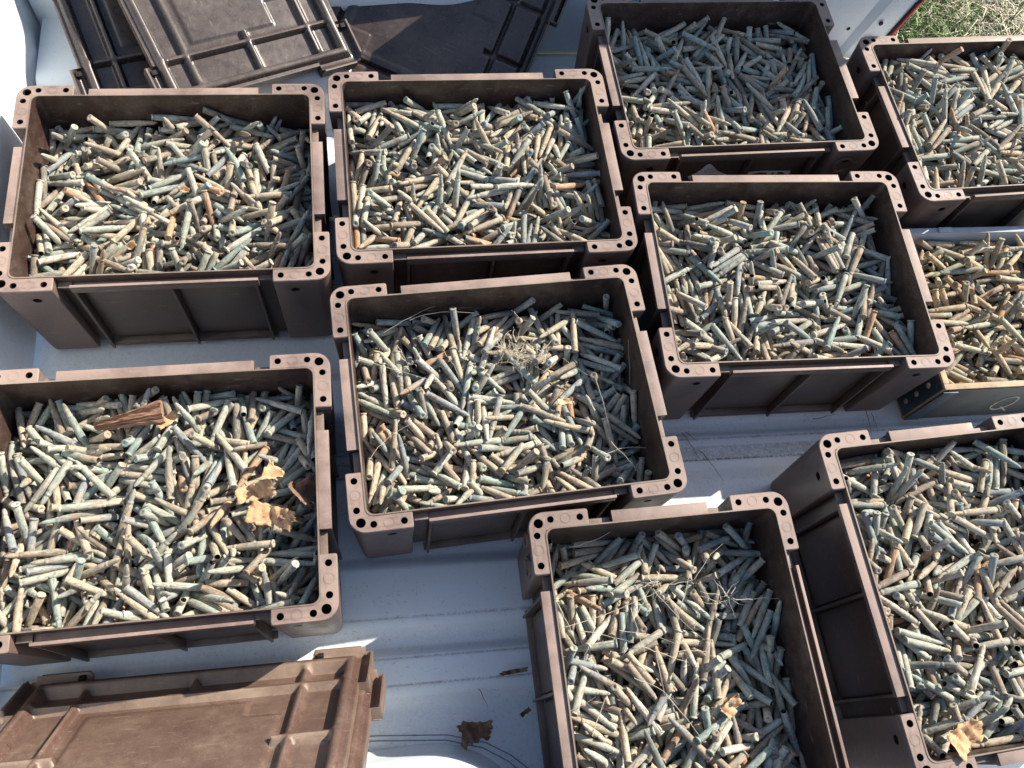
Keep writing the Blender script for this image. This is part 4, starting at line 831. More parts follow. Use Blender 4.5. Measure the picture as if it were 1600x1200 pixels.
7,-96,146,96,117,-1,0, 4,-53,207,118,127,-57,0, 0,-365,131,95,102,23,0, 4,-426,70,57,296,-27,0, 4,-311,298,110,129,-30,0, 7,-93,-219,72,94,-34,0, 5,-182,-268,96,308,-22,0,
5,-446,-266,113,259,43,0, 5,247,360,90,17,40,1, 6,390,223,84,157,-7,0, 7,277,-325,90,307,-42,0, 4,-225,-92,112,283,-57,0, 4,-475,-68,57,280,-41,0, 4,-395,216,92,337,-20,1,
7,131,-163,93,338,24,1, 5,83,60,76,105,-10,1, 6,173,-373,14,359,-5,0, 2,-37,-143,126,96,15,0, 6,-396,-320,85,45,-9,0, 4,-208,-141,105,264,-17,1, 5,22,254,117,46,-22,0, 9,-378,76,90,284,-39,0,
5,-432,73,72,150,15,0, 5,-136,-282,98,264,-12,0, 0,408,207,82,185,42,0, 6,-36,166,98,26,-43,1, 9,-35,261,128,98,39,0, 0,143,-373,12,359,-1,0, 6,-54,67,99,340,6,0, 6,145,-331,91,147,-21,0,
3,16,-77,100,332,-3,0, 4,-268,-3,107,21,-17,0, 8,110,-136,60,105,-36,0, 9,-127,-160,103,222,0,0, 0,-14,-109,127,87,-15,0, 7,78,-294,95,204,-19,0, 3,-309,-92,119,221,2,0, 3,-367,-372,59,359,0,1,
7,-143,-20,70,180,-13,0, 3,-16,192,130,257,15,0, 4,294,-186,109,64,-5,0, 5,442,354,86,159,6,1, 5,452,291,127,114,-48,0, 0,-421,307,83,186,-58,0, 5,9,-128,76,180,-13,0, 9,-248,-248,74,127,-11,0,
7,448,-289,70,248,-17,0, 4,-29,285,98,271,-61,0, 1,275,-77,104,280,-13,1, 5,-244,-188,69,160,-5,0, 9,-363,-29,128,1,-1,1, 3,-28,-373,27,359,10,0, 6,-206,80,89,42,7,1, 7,405,4,79,333,22,1,
6,236,-242,57,151,-24,0, 5,313,-11,97,135,-14,0, 4,-210,295,124,197,-18,0, 0,415,-233,117,186,-52,0, 7,-114,295,136,56,51,0, 7,223,-103,86,55,18,1, 4,288,-367,57,4,12,0, 4,-138,-230,131,353,58,0,
4,390,311,82,141,-19,0, 2,-421,155,117,324,52,0, 5,261,207,98,355,-8,1, 5,-215,-373,46,181,-32,0, 4,343,-17,92,18,3,0, 2,-380,306,101,91,33,0, 1,43,140,112,322,15,0, 1,91,-33,114,339,18,1,
1,-204,-324,91,198,36,0, 3,-346,-210,74,153,-34,0, 5,134,290,109,215,-49,1, 5,375,-11,95,202,-19,1, 5,-386,-195,96,51,-21,1, 6,370,282,85,236,18,0, 8,-292,-95,86,273,-13,0,
1,-90,-372,39,359,19,0, 6,-319,306,76,289,-19,0, 4,356,-106,111,67,6,0, 3,-237,-297,85,250,-44,1, 1,23,135,99,136,45,0, 7,51,19,87,33,-4,0, 8,248,184,64,359,-7,0, 1,-404,-262,85,156,-20,0,
0,168,-49,102,323,1,0, 0,182,-373,58,181,5,0, 7,151,342,66,214,0,1, 4,-420,-117,95,8,-35,0, 4,229,-26,93,12,-9,0, 2,-262,-107,115,355,-5,0, 5,152,-126,80,298,-2,0, 2,34,198,134,281,-4,0,
5,-433,180,76,257,-28,0, 9,-217,84,117,318,-20,0, 5,293,-291,115,87,45,1, 3,-100,-119,108,112,-10,0, 4,175,-212,94,18,-5,0, 7,487,-281,54,271,-12,0, 3,-139,335,129,164,-62,0,
1,24,-50,100,191,16,1, 2,-185,-212,127,295,14,0, 0,332,-373,12,181,-1,0, 6,-428,-285,90,44,0,0, 1,106,-305,81,82,53,0, 5,311,-216,120,108,-50,0, 3,-224,-213,107,334,-17,0,
3,-488,-102,59,91,-34,0, 0,396,-130,111,195,-10,0, 8,54,-184,128,37,-9,0, 1,-16,109,107,132,-14,0, 2,-487,169,86,269,-44,0, 9,-111,-233,108,166,-11,0, 2,369,119,120,56,30,0,
0,138,301,81,236,11,0, 2,-162,340,111,205,-10,0, 1,395,-279,85,27,5,0, 3,-32,294,105,186,9,0, 0,-324,11,99,357,-50,0, 4,-257,110,133,247,-6,1, 6,141,-344,70,24,-29,0, 4,-30,-343,63,207,4,0,
4,-488,267,12,269,-1,0, 0,16,-372,65,359,37,1, 2,-176,-305,91,90,-6,0, 5,-180,316,103,61,-17,0, 9,-389,22,76,104,-3,0, 9,-320,140,83,331,20,0, 0,145,146,120,233,5,1, 1,-320,-115,73,76,-14,0,
5,-227,-170,104,100,13,0, 1,-367,-372,39,181,-3,0, 6,433,351,57,153,35,0, 1,-402,-236,83,156,43,0, 8,380,-21,124,52,59,0, 5,412,-308,106,40,-41,0, 1,-420,372,97,1,-3,0, 8,367,-1,88,232,-6,1,
0,119,-299,101,58,29,1, 4,45,141,130,178,30,0, 0,277,244,78,37,8,0, 5,308,-90,105,270,26,0, 3,98,294,119,122,7,1, 5,312,-306,101,197,-18,1, 1,-177,-215,117,304,-1,1, 7,309,175,87,72,-52,0,
4,-261,-83,80,37,6,0, 0,459,170,70,288,-59,0, 0,-449,59,84,60,-13,0, 2,431,329,113,139,4,0, 9,-358,210,114,65,5,0, 2,245,-175,120,234,1,0, 0,255,-18,120,138,33,0, 7,223,351,66,23,-17,0,
0,-323,151,82,237,39,0, 9,-267,223,116,343,-30,0, 2,98,-97,114,85,-10,0, 7,-68,-122,74,98,-12,0, 2,-205,-282,78,259,-18,0, 2,22,-78,107,295,-32,0, 2,265,286,109,167,-10,0,
0,-49,-140,97,352,8,0, 8,63,337,102,341,6,0, 0,373,-113,130,63,-42,0, 7,430,24,73,350,-29,0, 4,336,155,114,62,-2,1, 5,-225,225,88,296,-28,0, 1,-92,-312,93,335,-23,1, 8,-197,127,103,308,-43,1,
3,119,11,129,79,17,1, 6,351,-300,78,104,-19,0, 8,224,286,114,185,-43,1, 6,-223,238,102,170,-44,0, 2,152,37,113,317,-3,1, 7,23,-91,108,126,-48,0, 3,-195,-17,103,121,36,0, 2,-106,-197,137,119,27,0,
5,250,109,110,205,5,1, 1,186,-52,101,231,-33,0, 6,-86,-209,75,333,-23,1, 2,5,-330,90,221,2,0, 7,-271,-98,135,119,2,0, 2,-223,37,122,54,6,0, 2,320,-357,63,343,2,0, 1,452,-141,104,277,-7,0,
6,362,-13,60,38,-24,0, 3,92,215,118,30,39,0, 8,488,261,62,271,16,0, 8,155,210,91,357,-29,0, 2,333,-341,80,345,-12,1, 6,51,-253,80,7,11,0, 1,-263,-372,13,359,-1,1, 8,-60,-143,104,102,-3,0,
3,-318,207,100,243,-69,0, 6,140,-252,102,48,46,1, 8,357,-56,87,39,-49,0, 1,-267,69,86,309,2,0, 6,430,321,61,255,-47,0, 2,-411,-24,99,149,-18,1, 0,-107,-307,84,272,-12,0, 1,-263,200,75,203,-22,0,
2,-66,-372,23,181,-11,1, 4,386,-232,93,316,-22,1, 6,9,0,92,298,-35,0, 7,56,135,110,243,-17,0, 4,81,-287,77,246,4,0, 5,34,-8,95,170,-4,0, 6,121,299,97,263,-6,0, 2,288,245,111,172,9,1,
2,-17,-317,98,31,6,0, 0,-146,-26,91,329,-15,0, 4,-100,-103,119,62,-6,1, 1,227,187,99,204,-34,0, 6,160,307,104,35,-24,1, 2,-386,-307,88,261,-10,0, 9,-42,3,121,50,-5,0, 6,-279,218,86,8,-25,0,
5,178,-103,91,332,-19,0, 2,-2,233,120,26,36,0, 1,-423,-47,93,174,-17,0, 0,34,-187,98,12,-27,0, 0,204,16,114,83,-11,0, 4,183,295,111,125,31,1, 9,-194,-112,113,268,24,0, 6,257,-59,82,118,-25,1,
1,120,-361,12,8,-1,0, 6,-271,-222,90,241,-4,1, 3,-164,-151,102,26,39,0, 8,395,124,134,180,-51,0, 3,-315,110,117,313,-2,0, 7,39,373,12,179,-1,0, 2,-358,-153,93,149,4,0, 2,-420,241,117,17,-2,0,
4,200,-359,66,344,5,0, 8,461,-304,88,65,-24,0, 6,-357,-290,56,123,-22,1, 3,-451,200,81,126,-13,0, 6,104,64,100,268,-25,0, 8,-437,257,64,139,0,0, 0,370,27,110,21,8,0, 2,381,-229,99,92,-21,0,
2,-161,-271,108,274,-3,0, 6,160,372,84,179,-17,1, 3,-222,109,117,218,-38,0, 0,329,-236,88,33,-5,0, 6,49,35,92,114,21,0, 3,-329,-42,102,292,-25,0, 1,-464,-18,73,238,-41,0,
3,17,-108,112,38,23,0, 4,-426,118,64,299,-12,0, 6,52,-293,98,230,59,0, 1,351,-189,101,11,24,0, 9,-406,223,64,91,-4,1, 5,38,-305,112,79,-14,0, 0,138,-363,99,190,48,1, 1,396,-178,124,155,56,0,
6,274,-262,47,112,-16,0, 0,-341,-353,41,16,-27,0, 2,-270,-311,62,118,-18,0, 2,-342,-345,53,170,-18,0, 5,-476,305,71,256,-3,0, 0,367,-153,99,1,-57,0, 2,-346,-209,72,1,33,0,
1,255,107,98,258,-3,0, 7,-96,-106,108,289,50,0, 4,243,307,99,257,18,0, 0,398,176,84,183,37,1, 5,385,-60,73,221,-28,0, 4,414,90,68,11,10,0, 5,0,-242,97,319,-15,0, 9,-221,44,144,327,-61,0,
6,34,-207,90,197,-38,0, 0,457,-126,90,301,-16,0, 7,428,-341,79,159,-30,0, 6,-341,100,86,106,-7,0, 5,-390,326,113,203,21,1, 8,-286,326,56,255,-8,1, 1,-307,-315,117,43,-47,0,
4,49,107,98,303,-2,0, 4,-256,-142,57,29,4,0, 7,192,-259,91,266,-10,0, 5,431,-55,84,50,40,1, 2,126,191,106,265,-26,0, 6,420,-190,75,181,-6,0, 8,-141,-123,120,33,-3,0, 1,-34,317,100,156,-51,0,
7,-161,-262,73,177,1,0, 5,182,-23,87,237,-31,0, 1,435,-192,99,128,61,0, 0,-16,-114,116,182,57,0, 7,405,-162,58,156,-3,0, 4,-390,346,90,4,-15,0, 6,195,200,101,164,-11,0, 7,340,271,59,107,-2,0,
0,-59,-80,110,238,7,0, 4,-346,-34,82,93,-8,0, 2,359,-326,87,339,-1,0, 3,-447,-80,103,284,-27,0, 2,-100,83,121,289,-6,0, 6,-231,167,101,2,19,0, 7,-216,226,121,354,-12,0, 8,-291,216,68,357,-1,0,
1,371,202,97,83,11,0, 7,-255,-249,125,332,-6,1, 4,436,307,106,323,-40,0, 9,-234,316,120,178,6,1, 7,92,326,120,327,-48,0, 3,-480,-158,67,94,-32,0, 6,-488,171,74,269,3,0, 4,-286,-306,100,29,-19,0,
7,328,-64,81,297,-22,0, 0,-222,181,106,208,-9,1, 1,-51,154,128,30,61,1, 6,129,102,126,258,58,0, 5,221,-200,92,18,10,1, 5,284,92,116,212,36,0, 1,282,300,90,322,-2,0, 1,416,-373,36,359,-3,0,
0,-264,-236,83,226,-20,0, 0,443,57,77,76,7,0, 7,87,143,103,241,3,0, 4,-325,284,101,312,60,1, 1,-394,162,80,160,0,0, 3,-176,88,122,250,-22,0, 0,-397,346,86,17,0,0, 3,-487,314,58,269,36,0,
4,488,-280,92,271,-31,0, 5,487,-346,56,272,-63,1, 8,414,-157,83,224,41,0, 5,-441,143,86,208,38,0, 1,-37,-199,119,45,-24,0, 5,207,-116,107,79,-18,0, 4,-43,105,121,167,-58,1,
5,431,61,73,220,-15,0, 0,-163,-32,73,169,29,0, 6,-430,-97,71,38,5,0, 5,49,297,100,219,1,0, 6,183,-335,87,149,-21,0, 1,322,150,103,245,16,0, 8,381,-310,81,56,-8,0, 5,366,-160,88,133,31,0,
3,-269,251,103,119,-4,0, 6,-53,-372,34,181,-22,0, 6,433,-294,85,224,24,0, 5,187,-349,58,1,-5,0, 6,457,235,80,93,24,1, 4,-5,4,89,9,-10,0, 0,255,258,88,36,-46,0, 7,205,-42,112,36,49,0,
0,-20,-258,77,191,-13,0, 7,292,98,63,37,-26,0, 4,-150,-373,12,359,-1,0, 1,118,320,110,115,-36,0, 7,1,-357,74,168,-37,0, 8,216,281,87,234,-12,0, 0,196,-348,78,188,-2,0, 9,104,242,113,37,-13,0,
4,-413,-84,60,272,9,0, 9,-137,-199,140,63,85,0, 4,158,157,82,44,20,0, 4,232,83,73,323,4,1, 2,-137,-55,114,160,9,1, 3,-57,42,129,26,-10,0, 8,176,-145,111,146,35,0, 6,-398,-275,43,319,-29,0,
2,-6,-170,122,107,-16,0, 7,-214,62,66,124,-4,0, 9,-381,-256,49,117,-18,0, 4,-474,-182,69,105,-29,0, 0,-425,127,100,161,-31,1, 0,-487,279,54,269,-16,0, 2,-315,-30,116,52,-8,0,
8,-36,-23,93,15,-14,0, 8,-487,305,36,269,-3,0, 8,14,168,121,137,44,1, 6,-311,75,77,301,32,1, 0,263,-311,85,195,-22,0, 6,-349,44,77,96,-8,0, 6,-339,-305,38,87,-2,0, 1,-421,-144,80,339,3,0,
5,68,198,75,220,-33,0, 2,312,-8,111,3,-16,0, 7,-283,-253,109,141,-38,0, 8,-223,231,73,353,-13,0, 6,-461,-291,54,94,32,0, 0,296,185,89,98,10,0, 0,50,37,90,183,-39,0, 2,-488,-84,37,91,-3,0,
2,-487,12,68,269,-13,1, 7,228,-9,68,179,3,0, 2,-232,204,100,159,-55,0, 2,-48,119,117,320,38,0, 1,-102,136,94,118,19,0, 8,-213,127,59,73,6,0, 2,101,-335,39,29,-5,0, 0,-118,-17,101,147,35,0,
2,381,18,117,55,-6,0, 4,420,-369,60,187,9,0, 5,373,89,83,318,20,0, 1,-446,-292,115,241,37,0, 5,166,137,87,67,19,0, 8,-393,304,39,274,-5,0, 7,446,-129,88,243,-56,0, 3,-143,71,125,214,1,0,
2,261,-219,121,95,-26,0, 1,-2,62,93,314,12,0, 6,248,328,98,284,36,1, 8,224,-138,86,147,-5,0, 4,-110,-170,118,195,12,1, 0,4,255,104,192,31,1, 5,271,304,96,79,-2,0, 3,-403,-75,98,293,-22,1,
8,389,-135,65,29,20,0, 6,97,294,102,263,-16,0, 2,-248,-76,119,0,7,0, 7,328,-171,50,139,-35,0, 7,-94,79,51,188,-1,0, 8,160,-242,93,283,12,0, 6,407,-372,13,359,-1,1, 9,-408,-248,60,269,0,0,
1,-259,-119,91,94,55,0, 2,142,329,116,323,18,0, 1,474,-107,111,94,-1,1, 2,-464,-107,109,89,-13,0, 1,187,222,77,232,-1,1, 5,-100,343,80,204,-28,0, 2,-140,237,121,61,-11,0,
4,176,-110,94,320,-52,1, 1,-196,259,106,146,-16,0, 2,139,160,116,56,-11,0, 6,187,-107,79,86,-3,0, 1,-225,-302,92,27,-9,1, 1,250,-57,103,96,53,0, 4,-64,-37,123,194,28,1, 7,-10,-119,98,130,-48,0,
6,-140,316,91,110,11,1, 1,-431,298,82,321,-16,0, 8,185,127,103,334,-44,0, 2,-488,-262,49,91,-5,0, 4,-353,-274,112,16,-35,0, 4,-326,213,86,260,15,0, 9,-124,253,117,209,-50,0,
6,301,-1,100,236,58,0, 3,-222,-372,12,359,-1,0, 5,-450,-233,76,247,17,0, 2,-358,81,102,205,19,0, 1,-28,-314,115,177,27,1, 6,-47,-112,98,320,42,0, 5,384,40,96,344,-62,0, 6,48,-110,98,16,40,1,
5,219,-329,88,222,-4,0, 8,-286,78,50,59,-17,0, 2,5,159,125,287,12,1, 4,-221,272,101,188,-31,1, 3,41,-23,110,208,10,0, 0,356,247,85,338,47,0, 6,-487,-130,40,91,17,0, 9,-29,148,109,9,5,0,
6,93,318,85,120,22,0, 0,384,149,73,170,-29,1, 4,406,-288,78,128,-1,0, 1,53,75,103,315,22,0, 3,-184,268,103,355,-15,0, 0,-326,-305,76,99,24,0, 6,-420,191,62,353,14,0, 6,-395,-351,66,173,1,0,
9,-140,38,118,87,-34,0, 3,38,217,119,254,7,0, 9,-353,-166,93,332,-32,0, 1,126,-92,109,245,3,0, 4,-233,204,102,175,10,0, 0,248,322,115,340,49,0, 0,288,-18,112,285,-2,0, 2,75,122,121,259,12,0,
4,432,-181,84,138,-7,0, 7,-236,301,103,220,-4,0, 5,-407,209,85,346,-22,0, 0,488,142,46,271,-11,0, 8,175,160,88,329,-2,0, 1,136,102,93,77,-17,0, 9,-315,68,107,188,-4,0, 5,112,-36,78,217,-9,0,
8,-450,139,44,126,-12,0, 5,-389,-268,60,148,-4,0, 8,405,139,102,213,-38,0, 1,-200,-345,73,181,-30,1, 8,199,-174,61,127,-47,0, 6,-114,7,82,68,37,0, 7,14,-126,107,309,-1,1,
8,-254,89,60,67,-4,0, 4,-58,22,90,0,-13,0, 0,295,-327,73,23,-64,0, 0,158,3,105,170,17,1, 6,-168,155,63,175,6,1, 8,16,251,112,193,17,1, 3,7,-212,102,314,25,1, 0,316,-372,36,359,1,1,
2,440,73,111,76,8,0, 7,194,308,70,33,12,1, 7,131,356,52,348,-22,0, 4,414,242,94,350,55,1, 1,197,82,87,271,-6,0, 6,209,-106,55,95,11,0, 2,488,-141,87,271,-25,0, 3,-487,-198,64,91,-31,1,
2,5,-115,117,130,-43,0, 5,-315,102,87,274,-9,0, 0,456,264,76,255,-55,1, 4,-293,-280,96,18,22,0, 2,-8,267,115,44,14,0, 7,-184,-185,92,88,-61,1, 0,-262,-31,98,26,-44,0, 2,-443,-348,62,179,-48,0,
4,17,188,82,11,3,0, 3,-367,120,87,178,-53,0, 7,228,-155,74,222,-38,0, 5,-467,207,86,97,-32,0, 4,305,203,105,339,-17,0, 4,-102,299,112,267,-62,1, 1,302,-308,91,311,-26,0, 0,249,371,85,179,28,0,
1,-417,-211,82,168,-20,0, 1,-222,-240,89,51,-16,0, 9,-312,-227,70,137,-11,0, 7,40,52,95,213,32,0, 5,334,-330,47,35,-14,0, 2,387,-372,37,359,-3,1, 0,-191,-74,82,179,-5,0, 0,-203,65,113,172,-28,0,
0,-14,310,103,147,61,0, 0,-140,-221,90,34,-26,0, 6,-233,202,78,4,-49,0, 7,-49,277,90,63,1,0, 5,286,-102,116,293,59,0, 7,397,-184,61,155,-9,0, 2,415,-80,130,68,2,1, 5,-33,175,101,337,-23,1,
5,320,231,100,306,-12,1, 0,-451,-156,101,109,-20,1, 5,-226,-68,73,54,-29,0, 1,-68,-277,93,107,-11,0, 1,-356,-314,70,41,-13,1, 4,135,-344,94,1,-27,0, 8,287,-88,89,250,-43,0,
7,276,-230,88,339,-8,1, 1,229,-182,106,197,55,0, 4,359,-63,88,196,-19,0, 0,-474,-305,25,82,-15,0, 5,-265,204,95,133,68,0, 9,-78,-86,104,187,-2,0, 8,-208,148,86,161,11,1, 3,54,323,96,292,-17,1,
4,-296,-71,59,84,14,0, 1,469,336,90,85,57,0, 1,422,-281,62,157,1,0, 7,369,-119,108,331,-43,0, 9,-54,-185,125,299,10,1, 3,6,-181,111,188,19,0, 7,-199,-372,56,181,13,1, 4,-357,-207,99,340,-31,0,
4,-437,-91,61,273,1,1, 5,41,200,115,194,37,0, 5,-335,-181,60,150,-7,0, 9,-68,270,138,4,8,0, 6,-381,-79,59,214,-8,0, 6,487,159,96,271,29,1, 7,-210,-69,94,194,-5,0, 0,-401,242,63,243,-2,1,
5,27,153,83,152,-34,1, 2,75,-101,105,91,2,0, 5,137,15,79,220,-3,0, 4,-78,365,96,354,-8,1, 0,150,-369,36,353,-2,0, 6,60,74,101,110,-44,1, 6,-203,21,94,178,-2,0, 5,-124,-112,119,205,-60,1,
4,-164,-133,93,97,15,0, 2,-405,-307,71,263,-11,0, 7,488,-149,48,271,-5,0, 3,23,126,126,225,-4,0, 2,-82,-172,130,311,24,0, 4,400,-372,37,359,-3,0, 5,-237,64,82,107,-8,0, 1,364,34,95,339,-30,0,
3,-140,152,127,163,-23,0, 4,-341,-363,60,8,-46,0, 2,-305,197,109,99,12,0, 8,286,3,77,45,-51,1, 9,-340,-137,65,4,-9,0, 7,469,44,83,148,-69,1, 7,-118,372,85,1,20,0, 6,-275,-82,66,258,0,0,
8,-208,-44,87,151,47,0, 5,283,165,71,267,-65,1, 4,141,-184,65,280,-28,0, 2,-210,221,112,342,-54,0, 4,-328,-242,97,348,-35,1, 7,421,120,48,136,-24,0, 0,-283,-163,71,165,36,1,
6,-459,-299,122,118,39,0, 5,-104,-325,79,314,-40,0, 9,-183,-53,114,196,-28,1, 1,-287,-117,136,210,62,0, 9,-293,5,114,283,-18,0, 6,412,-97,98,217,-52,0, 1,174,95,105,91,49,0,
8,-407,63,40,142,-32,1, 5,130,-135,77,301,31,0, 7,228,234,75,177,-21,0, 6,-5,-99,72,197,-5,0, 0,99,49,117,144,-22,0, 1,-202,360,88,15,-49,0, 9,-184,-147,106,38,7,0, 5,12,322,111,35,-24,0,
3,8,336,86,332,-15,0, 2,97,-215,103,15,-26,0, 0,217,-39,103,341,18,0, 5,442,-180,48,223,-34,0, 9,-283,-41,122,206,-1,0, 6,232,94,101,270,2,0, 7,-73,372,36,1,-3,1, 6,174,-176,133,299,53,1,
8,-309,147,104,243,-41,0, 7,222,-294,62,324,-3,0, 4,407,182,108,242,2,0, 5,184,157,132,41,-46,0, 0,38,342,127,217,23,1, 2,466,-174,91,85,23,1, 7,-213,-292,104,311,-46,1, 8,-74,19,83,173,0,0,
7,448,-78,62,219,-5,1, 4,328,-107,119,65,-12,0, 7,-9,211,81,185,-9,1, 7,463,-116,57,97,-25,0, 1,134,282,97,197,-14,0, 5,207,-170,97,187,8,0, 4,45,-334,48,26,-18,0, 1,6,-290,95,192,-31,1,
0,380,284,72,185,-23,1, 8,376,270,70,119,-13,0, 2,109,61,85,122,26,1, 2,-23,-260,108,198,21,0, 2,-409,-90,106,80,-23,0, 9,21,212,110,241,-17,0, 7,232,-331,59,141,-31,0, 2,146,-333,12,322,-1,0,
1,165,-306,86,72,0,0, 1,314,7,95,170,-41,0, 4,-474,14,55,81,17,0, 9,-318,113,71,346,20,0, 3,-126,-268,97,161,5,0, 8,-91,311,47,302,-6,0, 3,-162,-204,121,216,1,1, 8,311,85,79,50,-5,0,
0,-245,354,79,3,-12,0, 5,-230,-143,84,22,-27,0, 6,292,-126,65,263,0,0, 3,167,370,127,25,-77,0, 3,-155,288,101,169,12,0, 4,-195,82,108,209,1,0, 5,-300,190,69,328,-46,1, 1,-474,152,75,107,20,0,
4,-487,-251,44,91,-38,1, 4,-139,-241,94,69,-25,0, 6,52,-344,84,35,52,1, 7,-229,-134,106,181,6,0, 1,201,-99,97,46,30,0, 2,249,-252,111,183,11,0, 0,156,-135,77,95,-15,0, 8,-189,-82,77,331,31,1,
2,-368,-174,71,63,55,1, 1,-302,283,98,104,-17,0, 5,380,-297,66,331,1,0, 8,377,156,78,286,-22,0, 7,-181,-216,63,160,-16,0, 0,237,47,90,113,30,0, 0,359,-44,94,216,-36,1, 1,-486,90,57,268,21,0,
1,-137,-87,72,232,-38,0, 7,436,290,46,195,-40,1, 9,-374,256,84,238,2,0, 4,-9,67,115,142,62,0, 0,-462,193,121,269,62,0, 7,30,249,97,199,-13,0, 3,-374,-304,88,166,-26,1, 5,-266,241,76,311,-23,0,
6,-114,103,63,44,-11,0, 8,448,301,54,99,3,0, 4,-484,11,79,264,24,0, 0,-374,-40,59,172,-5,0, 5,78,-305,36,87,0,0, 3,63,48,120,347,-22,0, 6,137,-10,49,62,-45,1, 2,155,69,104,144,1,0,
2,-429,173,89,323,-37,0, 7,13,-299,78,208,-9,0, 0,-355,215,77,159,-72,0, 4,-424,-234,88,333,3,0, 8,5,342,41,340,-11,0, 4,-471,-306,45,252,-15,0, 0,-200,-322,82,15,-29,0, 6,-212,284,91,169,-26,1,
4,-10,210,77,197,-5,0, 1,459,212,87,113,42,1, 0,171,140,111,54,-12,1, 7,-227,-38,100,1,5,0, 1,-46,373,78,1,-2,0, 0,-469,-177,107,289,26,1, 0,-435,291,119,269,62,0, 7,364,-263,70,223,-12,0,
2,283,178,111,302,13,0, 2,241,104,108,116,-9,0, 4,96,265,106,198,-24,0, 1,356,93,97,232,-13,1, 7,-179,281,107,26,0,0, 4,292,99,85,263,-32,0, 1,-41,101,106,309,11,1, 2,252,158,107,137,-14,0,
8,-51,237,93,247,-35,1, 5,315,-143,106,60,-27,0, 1,-397,274,94,76,1,0, 0,230,-149,95,341,-6,0, 1,-410,321,95,59,-25,0, 8,486,116,106,276,-40,0, 2,412,-373,12,359,-1,0, 1,-353,-65,80,267,-28,0,
1,97,77,88,244,-15,0, 4,331,97,104,238,-5,1, 6,-48,46,92,342,48,0, 7,-113,-283,107,318,-58,1, 1,122,223,93,227,29,0, 7,-52,-52,76,271,-21,0, 2,404,86,109,231,9,0, 2,203,-321,93,191,-8,0,
2,383,341,101,319,30,1, 4,132,95,95,99,-5,0, 2,-428,83,83,325,15,0, 4,-82,-139,150,82,-60,0, 3,-433,-251,101,59,-24,0, 6,232,-329,57,240,24,1, 4,-398,267,64,312,-23,0, 8,-303,309,31,75,12,0,
6,470,-301,41,88,-17,0, 7,50,119,80,148,-1,0, 2,-487,-84,95,269,14,1, 5,430,298,77,132,-45,0, 0,133,-112,82,102,-30,0, 2,-117,-305,56,82,2,0, 7,91,-22,74,261,11,0, 1,387,-113,99,149,-23,1,
4,-336,-260,80,138,-34,0, 8,-248,165,39,177,28,1, 3,-391,196,97,260,-24,0, 2,284,-173,101,241,-29,0, 2,59,312,117,240,-19,0, 0,317,331,69,49,34,0, 2,-143,-333,76,31,9,0, 9,-262,305,101,352,-30,0,
9,-55,317,113,179,7,0, 0,-383,-318,89,46,-2,0, 2,33,65,96,318,-50,0, 4,188,-306,63,11,-12,0, 9,-341,4,111,275,-28,0, 4,259,318,72,198,-14,0, 2,188,235,104,149,15,0, 8,-430,20,97,91,30,1,
0,283,55,90,273,0,0, 3,12,25,118,345,15,0, 6,339,359,57,351,25,0, 6,-332,-154,83,13,0,0, 0,195,280,76,25,-1,0, 4,190,-263,103,0,11,1, 8,-79,199,99,23,16,0, 4,-221,178,102,167,-52,0,
7,-297,-272,105,138,-31,0, 6,-415,227,47,347,-12,1, 7,255,-68,69,133,-13,0, 1,420,59,75,187,10,0, 8,383,331,99,57,56,1, 1,-111,-3,92,349,-53,0, 9,-18,-3,113,51,31,0, 6,166,-258,80,234,-31,0,
0,-286,164,115,44,-37,1, 5,382,-234,57,8,11,0, 5,-237,-357,53,195,-21,0, 6,451,106,119,117,-54,0, 5,443,-107,77,76,24,1, 1,423,-247,114,25,-47,0, 0,186,249,83,205,17,0, 4,91,-359,52,10,-18,0,
4,-487,-136,13,91,-1,1, 3,-159,82,104,219,-49,0, 3,-420,373,63,1,-2,0, 4,-108,111,84,289,0,0, 6,420,84,59,164,-4,0, 3,-153,-300,77,209,15,0, 1,-215,-32,94,24,-15,0, 1,135,-230,105,31,-21,0,
6,-412,107,112,286,60,0, 0,-61,312,78,195,36,0, 8,-208,-17,79,153,4,0, 3,-448,282,64,253,-9,0, 7,400,-231,117,120,51,0, 7,221,98,113,0,-56,0, 7,-104,95,80,96,-19,0, 7,410,84,87,146,-5,1,
3,-46,123,108,126,9,0, 8,440,-144,63,102,-9,0, 3,-11,-151,120,205,18,0, 8,420,343,36,189,5,0, 4,-389,373,71,179,-9,0, 8,-447,-16,104,212,-18,1, 4,-324,46,69,89,-23,0, 5,-276,10,83,332,-15,0,
8,424,305,57,279,-5,0, 8,298,-5,53,197,-23,1, 2,236,-38,67,350,43,0, 7,119,-154,60,253,27,0, 2,187,-205,99,331,-30,0, 1,-295,320,114,338,11,1, 7,27,107,75,146,-2,0, 4,431,-148,90,142,15,0,
0,147,-272,92,308,-22,0, 8,4,-84,96,119,-32,1, 1,209,323,90,144,-14,0, 6,-112,308,93,291,-15,0, 2,145,-281,103,87,-6,0, 4,213,-8,84,13,-1,0, 7,-202,309,86,199,-12,0, 1,325,297,88,138,14,0,
0,386,59,96,249,-19,1, 0,-167,-278,116,174,-34,1, 2,-474,-72,75,81,41,0, 2,-216,-4,95,7,-35,0, 4,140,-368,52,3,-38,0, 0,-9,-319,60,47,14,0, 8,-39,-191,82,359,40,0, 0,380,305,59,145,38,0,
2,-243,-167,114,132,-26,1, 2,-66,-287,109,98,-31,0, 5,-242,108,141,246,47,0, 9,-152,149,96,182,-59,0, 6,427,-276,63,215,5,0, 8,-221,-93,85,149,45,0, 8,-375,0,53,133,1,0, 2,-225,53,97,167,-9,1,
